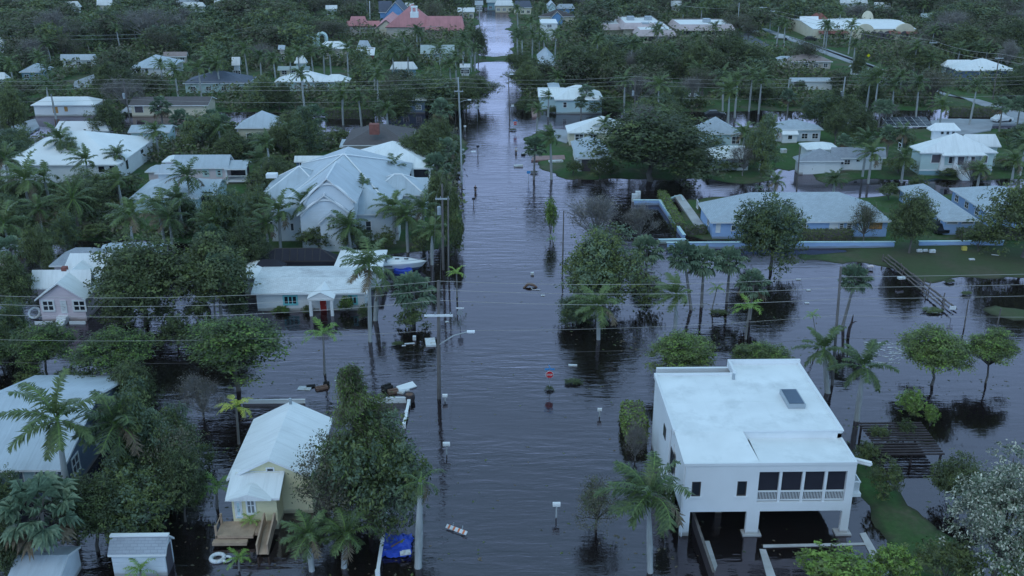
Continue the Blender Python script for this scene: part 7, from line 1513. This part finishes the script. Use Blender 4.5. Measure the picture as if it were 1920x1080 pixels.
debris(1074, 685, .9, .28, .14, 'foam_white', 'white floating panel right of the stop sign', ang=R(-4)); debris(998, 513, .42, .3, .35, 'foam_white', 'white floating cooler in mid road', 'cooler', 'cooler'); debris(1018, 554, .5, .3, .08, 'foam_white', 'white ring scrap right of floating branch'); debris(1221, 509, 1.0, .3, .12, 'foam_white', 'white board floating right of round tree', ang=R(-15)); debris(1333, 580, .6, .12, .06, 'foam_white', 'thin white stick floating below fan palms', ang=R(-12))
debris(972, 311, 1.6, .7, .3, 'foam_white', 'white furniture pile floating at the right bank', ang=R(10)); debris(983, 288, .9, .4, .2, 'foam_white', 'white scrap floating near wading person', ang=R(15)); debris(981, 290, .8, .5, .25, 'cloth_dark', 'dark bundle floating near wading person'); debris(1042, 302, 2.6, 1.0, .25, 'foam_white', 'white debris heap on the right lawn edge', ang=R(10), z=.4)
debris(1190, 372, .9, .6, 1.5, 'foam_white', 'white fridge standing in water, left of its pair', 'fridge', 'fridge', z=.5); debris(1196, 368, .8, .6, 1.7, 'foam_white', 'taller white fridge standing in water beside its pair', 'fridge', 'fridge', z=.6)
debris(1469, 283, 1.1, .8, .8, 'foam_white', 'white box on the mown lawn', 'utility_box', 'box', z=.6)
debris(1632, 499, .8, .5, .15, 'wall_palepink', 'pale lilac scrap left of the collapsed fence', z=.4); debris(1690, 521, .9, .5, .25, 'foam_white', 'crumpled white sheet caught on the collapsed fence', ang=.2, z=.9); debris(1752, 585, .7, .3, .1, 'foam_white', 'white scrap at the collapsed fence end'); debris(1724, 470, .7, .4, .3, 'foam_white', 'white bag left of two by the blue wall', z=.5); debris(1735, 469.5, .6, .3, .25, 'foam_white', 'white bag, middle of three by the blue wall', z=.5); debris(1748, 471, .8, .4, .35, 'foam_white', 'white bag, rightmost of three by the blue wall', z=.5); debris(1808, 466, .6, .5, .45, 'lid_yellow', 'yellow bag against the blue wall at the meadow', z=.5); debris(1822, 486, .7, .4, .15, 'foam_white', 'white scrap lying on the meadow', z=.4); debris(1866, 478, .9, .15, .06, 'foam_white', 'white stick lying on the upper meadow', ang=R(-20), z=.4)
debris(1497, 524, .6, .3, .12, 'foam_white', 'white float far right of the dense green tree'); debris(1516, 544, .5, .3, .1, 'foam_white', 'white float below the first one in open water'); debris(1513, 568, .5, .3, .1, 'foam_white', 'lowest white float in open water left of leaning pole')
o, p = thing('drift_branch', 'brown curled branch floating in mid road', 'branch', 995, 538); M = MB(); c = at(995, 537, .1)
MB().tube([(c[0]-.9,c[1]-.3,.0),(c[0]-.3,c[1]+.2,.35),(c[0]+.2,c[1]+.1,.3),(c[0]+.8,c[1]-.1,.05)], [.12,.2,.2,.08], 6).build('limb', MATS['debris_brown'], o); MB().tube([(c[0],c[1]-.1,.05),(c[0]+.2,c[1]-.9,.05),(c[0]+1.2,c[1]-1.1,.05)], .05, 5).build('twig', MATS['foam_white'], o)
for px, py, w, lab in ((1075, 719, 1.9, 'floating green palm frond right of the stop sign'), (1030, 732, 1.0, 'dark leafy clump floating at the stop sign foot'), (745, 648, 1.3, 'green frond floating left of white mattress'), (1348, 588, 2.2, 'green weed mat floating below fan palms'), (962, 245, 1.6, 'dark weed mat floating below the far stop sign'), (1000, 325, 1.6, 'dark floating frond at the fan palm foot'), (1780, 530, 1.5, 'small green clump off the meadow edge'), (1812, 553, 1.4, 'round green clump left of the right grass strip'), (1745, 585, 2.6, 'dark leafy heap at the end of collapsed fence')):
    p = at(px, py, -.05); o = root('floating_plant', p, lab, 'plant'); child('foliage', TREE['bush'][prg.randrange(4)][0], o, sc=(w, w*.8, .45)); child('stems', TREE['bush'][1][1], o, sc=(w, w*.6, .3))
# broken trunk standing in the water
o, p = thing('dead_tree', 'thin broken dark trunk standing in water right of leaning pole', 'dead tree', 1590, 629); X, Z = on_y(1600, 590, p[1]); MB().tube([(p[0],p[1],-.4),(p[0]+.05,p[1],.8),(p[0]+.22,p[1],1.5),(X,p[1],Z)], [.2,.17,.13,.05], 6).build('trunk', MATS['dark_wood'], o); MB().tube([(p[0]+.2,p[1],1.45),(p[0]+.6,p[1],1.7),(p[0]+.85,p[1],1.66)], [.09,.06,.02], 5).build('branch', MATS['dark_wood'], o)

# --- people wading
def person(px, base, Hb, label, top, legs, face=0, arm=.5, hat=None):
    """standing figure, Hb tall, feet on the road below the water"""
    B = at(px, base, 0); o = root('person', (B[0], B[1], -.5), label, 'person', None); o['o'] = (0, 0, 0); s = Hb
    def skin(name, V, E, Rr, m):
        me = bpy.data.meshes.new(name); me.from_pydata([(x*s, y*s, z*s) for x, y, z in V], E, []); ob = bpy.data.objects.new(name, me); COL.objects.link(ob); ob.parent = o
        md = ob.modifiers.new('skin', 'SKIN'); sv = me.skin_vertices[0].data
        for i, r_ in enumerate(Rr): sv[i].radius = (r_*s, r_*s)
        sv[0].use_root = True; ob.modifiers.new('sub', 'SUBSURF').levels = 1; ob.modifiers['sub'].render_levels = 1; me.materials.append(MATS[m]); return ob
    # hips 0, spine, neck, head; legs; arms with hands
    V = [(0,0,.52),(0,0,.64),(0,.0,.78),(0,0,.85),(0,-.01,.93),(0,-.005,.985), (.055,0,.49),(.06,-.015,.28),(.06,.01,.04),(.06,-.06,.015), (-.055,0,.49),(-.06,.02,.28),(-.06,.03,.04),(-.06,-.04,.015), (.105,0,.80),(.135,.02,.64),(.13,-.07*arm*2,.53),(.125,-.10*arm*2,.47), (-.105,0,.80),(-.14,-.02,.65),(-.12,-.12*arm*2,.56),(-.11,-.16*arm*2,.52)]
    E = [(0,1),(1,2),(2,3),(3,4),(4,5),(0,6),(6,7),(7,8),(8,9),(0,10),(10,11),(11,12),(12,13),(2,14),(14,15),(15,16),(16,17),(2,18),(18,19),(19,20),(20,21)]
    Rr = [.075,.07,.085,.032,.052,.04,.05,.034,.024,.02,.05,.034,.024,.02,.036,.027,.02,.018,.036,.027,.02,.018]
    skin('body', V, E, Rr, 'skin')
    skin('shirt', [(0,0,.53),(0,0,.64),(0,0,.80),(.108,0,.80),(.138,.02,.68),(-.108,0,.80),(-.142,-.02,.68)], [(0,1),(1,2),(2,3),(3,4),(2,5),(5,6)], [.088,.082,.096,.046,.038,.046,.038], top)
    skin('trousers', [(0,0,.54),(.056,0,.48),(.06,-.015,.28),(.06,.01,.10),(-.056,0,.48),(-.06,.02,.28),(-.06,.03,.10)], [(0,1),(1,2),(2,3),(0,4),(4,5),(5,6)], [.09,.062,.045,.036,.062,.045,.036], legs)
    skin('hair', [(0,.012,.955),(0,.006,.99)], [(0,1)], [.056,.044], hat or 'hair_dark'); o.rotation_euler = (0, 0, face); return o
person(967.5, 287, 1.72, 'person in white top and dark trousers wading down the road', 'cloth_white', 'cloth_dark', .4)
person(891.5, 360, 1.7, 'person in dark clothes wading near the left bank', 'cloth_dark', 'cloth_dark', 2.8, .9)

# --- vehicles
def car(px, py, ang, label, m, kind='car', L_=4.5, name='car', z=0., grp=None):
    p = at(px, py, z); o = root(name, p, label, 'pickup truck' if kind == 'pickup' else ('van' if kind == 'van' else 'car'), grp); o['o'] = (0, 0, 0); W_ = 1.8
    prof = {'car': [(-.5,.35),(-.5,.75),(-.40,.92),(-.28,1.42),(.08,1.45),(.24,.98),(.46,.84),(.5,.6),(.5,.35)], 'pickup': [(-.5,.5),(-.5,1.1),(-.08,1.1),(-.05,1.75),(.13,1.78),(.24,1.15),(.48,1.05),(.5,.8),(.5,.5)], 'van': [(-.5,.4),(-.5,1.9),(-.46,2.0),(.24,2.0),(.36,1.15),(.48,1.0),(.5,.7),(.5,.4)]}[kind]
    ring = lambda y, k: [(x*L_, y*(k if z_ > 1.2 else 1), z_) for x, z_ in prof]
    MB().loft([ring(-W_/2, .86), ring(W_/2, .86)]).build('body', MATS[m], o)
    top = max(z_ for _, z_ in prof)
    g = {'car': (-.30,.20), 'pickup': (-.045,.20), 'van': (.0,.30)}[kind]; zl = 1.0 if kind == 'car' else 1.22
    for sy in (-1, 1): MB().poly([(g[0]*L_, sy*(W_/2*.93+.012), zl),(g[1]*L_*.9, sy*(W_/2*.93+.012), zl),(g[1]*L_*.55, sy*(W_/2*.87+.012), top-.1),(g[0]*L_*.85, sy*(W_/2*.87+.012), top-.1)]).build('window', MATS['glass'], o)
    wx_ = {'car': (.085,.24,1.42,1.0), 'pickup': (.135,.235,1.72,1.2), 'van': (.25,.355,1.92,1.2)}[kind]
    MB().poly([(wx_[0]*L_+.02, -.72, wx_[2]),(wx_[0]*L_+.02, .72, wx_[2]),(wx_[1]*L_+.02, .8, wx_[3]),(wx_[1]*L_+.02, -.8, wx_[3])]).build('windshield', MATS['glass'], o)
    for sx in (-.31, .31):
        for sy in (-1, 1): MB().tube([(sx*L_, sy*.72, .34), (sx*L_, sy*.93, .34)], .34, 14).build('wheel', MATS['rubber'], o)
    for sy in (-1, 1): MB().box(.5*L_-.03, .5*L_+.03, sy*.6-.2, sy*.6+.2, .68, .82).build('headlight', MATS['lamp_white'], o)
    if kind == 'pickup': MB().box(-.48*L_, -.09*L_, -.78, .78, 1.105, 1.13).build('cargo_bed', MATS['rubber'], o)
    o.rotation_euler = (0, 0, ang); return o
car(1758, 664, R(0), 'dark pickup truck driving right through the flooded cross street', 'car_black', 'pickup', 5.6, 'pickup_truck', -.35)
car(1752, 433, R(100), 'black car parked between blue house and annex', 'car_black', z=.1)
car(1298, 190, R(60), 'white pickup parked behind trees on the right driveway', 'car_white', 'pickup', 5.4, 'pickup_truck', .2)
car(1340, 219, R(0), 'dark car parked under trees on far cross street', 'car_black', z=.2)
car(248, 213, R(10), 'silver car before the brown ranch house', 'car_silver', z=.2)
car(1878, 228, R(15), 'white car on the lane at right edge', 'car_white', z=.45)
car(1879, 58, R(5), 'silver car parked at far right lot', 'car_silver', z=.2); car(1903, 53, R(0), 'cream van parked at far right lot', 'car_white', 'van', 6.5, 'van', .2)
car(1398, 56, R(-30), 'white car left of the diagonal avenue top', 'car_white', z=.3); car(1412, 62, R(-30), 'silver car beside the white one near avenue top', 'car_silver', z=.3); car(1466, 73, R(-25), 'pale car parked along the diagonal avenue, upper', 'car_silver', z=.4); car(1520, 76, R(-25), 'dark car parked below the mission building lawn', 'car_black', z=.3)
car(40, 29, R(0), 'white car by the far left brown roof', 'car_white', z=.2)
# wake of the pickup: nobody could count the crests
rgw = np.random.RandomState(3); M = MB()
for i in range(120):
    t = rgw.rand(); px, py = (1622+t*72, 640+rgw.rand()*42) if i < 92 else (1788+rgw.rand()*26, 640+rgw.rand()*22); c = at(px, py, .02); w = .2+.9*rgw.rand()**2; M.obox((c[0], c[1], .015), w, .03+.06*rgw.rand(), .04, rgw.normal()*.3)
o = M.build('wake_foam', MATS['foam_white']); o['kind'] = 'stuff'; o['label'] = 'white wake foam behind the dark pickup'; o['category'] = 'foam'
# solar array by the lane
o, p = thing('solar_array', 'low white framed rack of dark solar panels behind the seafoam house', 'solar panels', 1705, 236); X0, Y0_ = at(1668, 236, .8)[:2]; X1, Y1_ = at(1752, 236, .8)[0], at(1712, 220, 1.6)[1]
MB().loft([[(X0,Y0_,.55),(X1,Y0_,.55),(X1,Y1_,1.5),(X0,Y1_,1.5)],[(X0,Y0_,.7),(X1,Y0_,.7),(X1,Y1_,1.65),(X0,Y1_,1.65)]]).build('frame', MATS['trim_white'], o)
for i in range(6):
    for j in range(3):
        xa, xb = X0+(X1-X0)*(i+.025)/6, X0+(X1-X0)*(i+.975)/6; ya, yb_ = Y0_+(Y1_-Y0_)*(j+.03)/3, Y0_+(Y1_-Y0_)*(j+.97)/3; zz = lambda y: .72+.95*(y-Y0_)/(Y1_-Y0_)
        MB().poly([(xa,ya,zz(ya)),(xb,ya,zz(ya)),(xb,yb_,zz(yb_)),(xa,yb_,zz(yb_))]).build('panel', MATS['solar'], o)
for x in (X0+.5, X1-.5): MB().box(x-.1, x+.1, Y1_-.5, Y1_-.3, 0, 1.3).build('post', MATS['metal_grey'], o)
# ------------------------------------------------------------------ labels for the planting: look, then what each stands by, then its place in that row
from collections import defaultdict
ORD = ['', 'second', 'third', 'fourth', 'fifth', 'sixth', 'seventh', 'eighth', 'ninth', 'tenth', 'eleventh', 'twelfth', 'thirteenth', 'fourteenth', 'fifteenth', 'sixteenth', 'seventeenth', 'eighteenth', 'nineteenth', 'twentieth']
buckets = defaultdict(list)
LMP = [(lx, ly, ph, proj(lx, ly, 0)) for lx, ly, ph in LANDMARKS]
for e_ in PLANTS:
    o, px, py, noun, cat, looks, grp, lab = e_
    if looks in ('tall', 'short'): looks = ''
    o['category'] = cat; o['group'] = grp
    if lab: o['label'] = lab; continue
    x, y = o.location.x, o.location.y; best = None
    for lx, ly, ph, pp in LMP:
        d = math.hypot(x-lx, (y-ly)*.8)
        if best is None or d < best[0]: best = (d, x-lx, y-ly, ph)
    d, dx, dy, ph = best; a, b_ = abs(dx), abs(dy)*.8
    rel = ('behind' if dy > 0 else 'in front of') if b_ > a else ('right of' if dx > 0 else 'left of')
    buckets[((looks+' ') if looks else '', noun, rel, ph)].append((px, e_))
for (lk, noun, rel, ph), L_ in buckets.items():
    L_.sort(key=lambda t: t[0]); n = len(L_)
    for i, (px, e_) in enumerate(L_):
        if n == 1: s = f'{lk}{noun} {rel} {ph}'
        elif i == 0: s = f'leftmost {lk}{noun} {rel} {ph}'
        elif i == n-1: s = f'rightmost {lk}{noun} {rel} {ph}'
        elif i <= n//2: s = f'{ORD[i]} {lk}{noun} from the left {rel} {ph}'
        else: s = f'{ORD[n-1-i]} {lk}{noun} from the right {rel} {ph}'
        w = s.split()
        if len(w) < 4: s += ' nearby'
        e_[0]['label'] = s
for o in bpy.data.objects:
    if 'o' in o: del o['o']
print('COUNTS', cnt, len(PLANTS))

# ------------------------------------------------------------------ evening air
hz_ = MB().box(-700, 700, -60, 900, -2, 52).build('haze', bpy.data.materials.new('haze'), uv=False); hm = hz_.data.materials[0]; hm.use_nodes = True; N = hm.node_tree.nodes; N.remove(_bsdf(hm))
pv = N.new('ShaderNodeVolumePrincipled'); pv.inputs['Density'].default_value = .00007; pv.inputs['Color'].default_value = (.92, .90, .86, 1); hm.node_tree.links.new(pv.outputs[0], N['Material Output'].inputs['Volume']); hz_['kind'] = 'stuff'
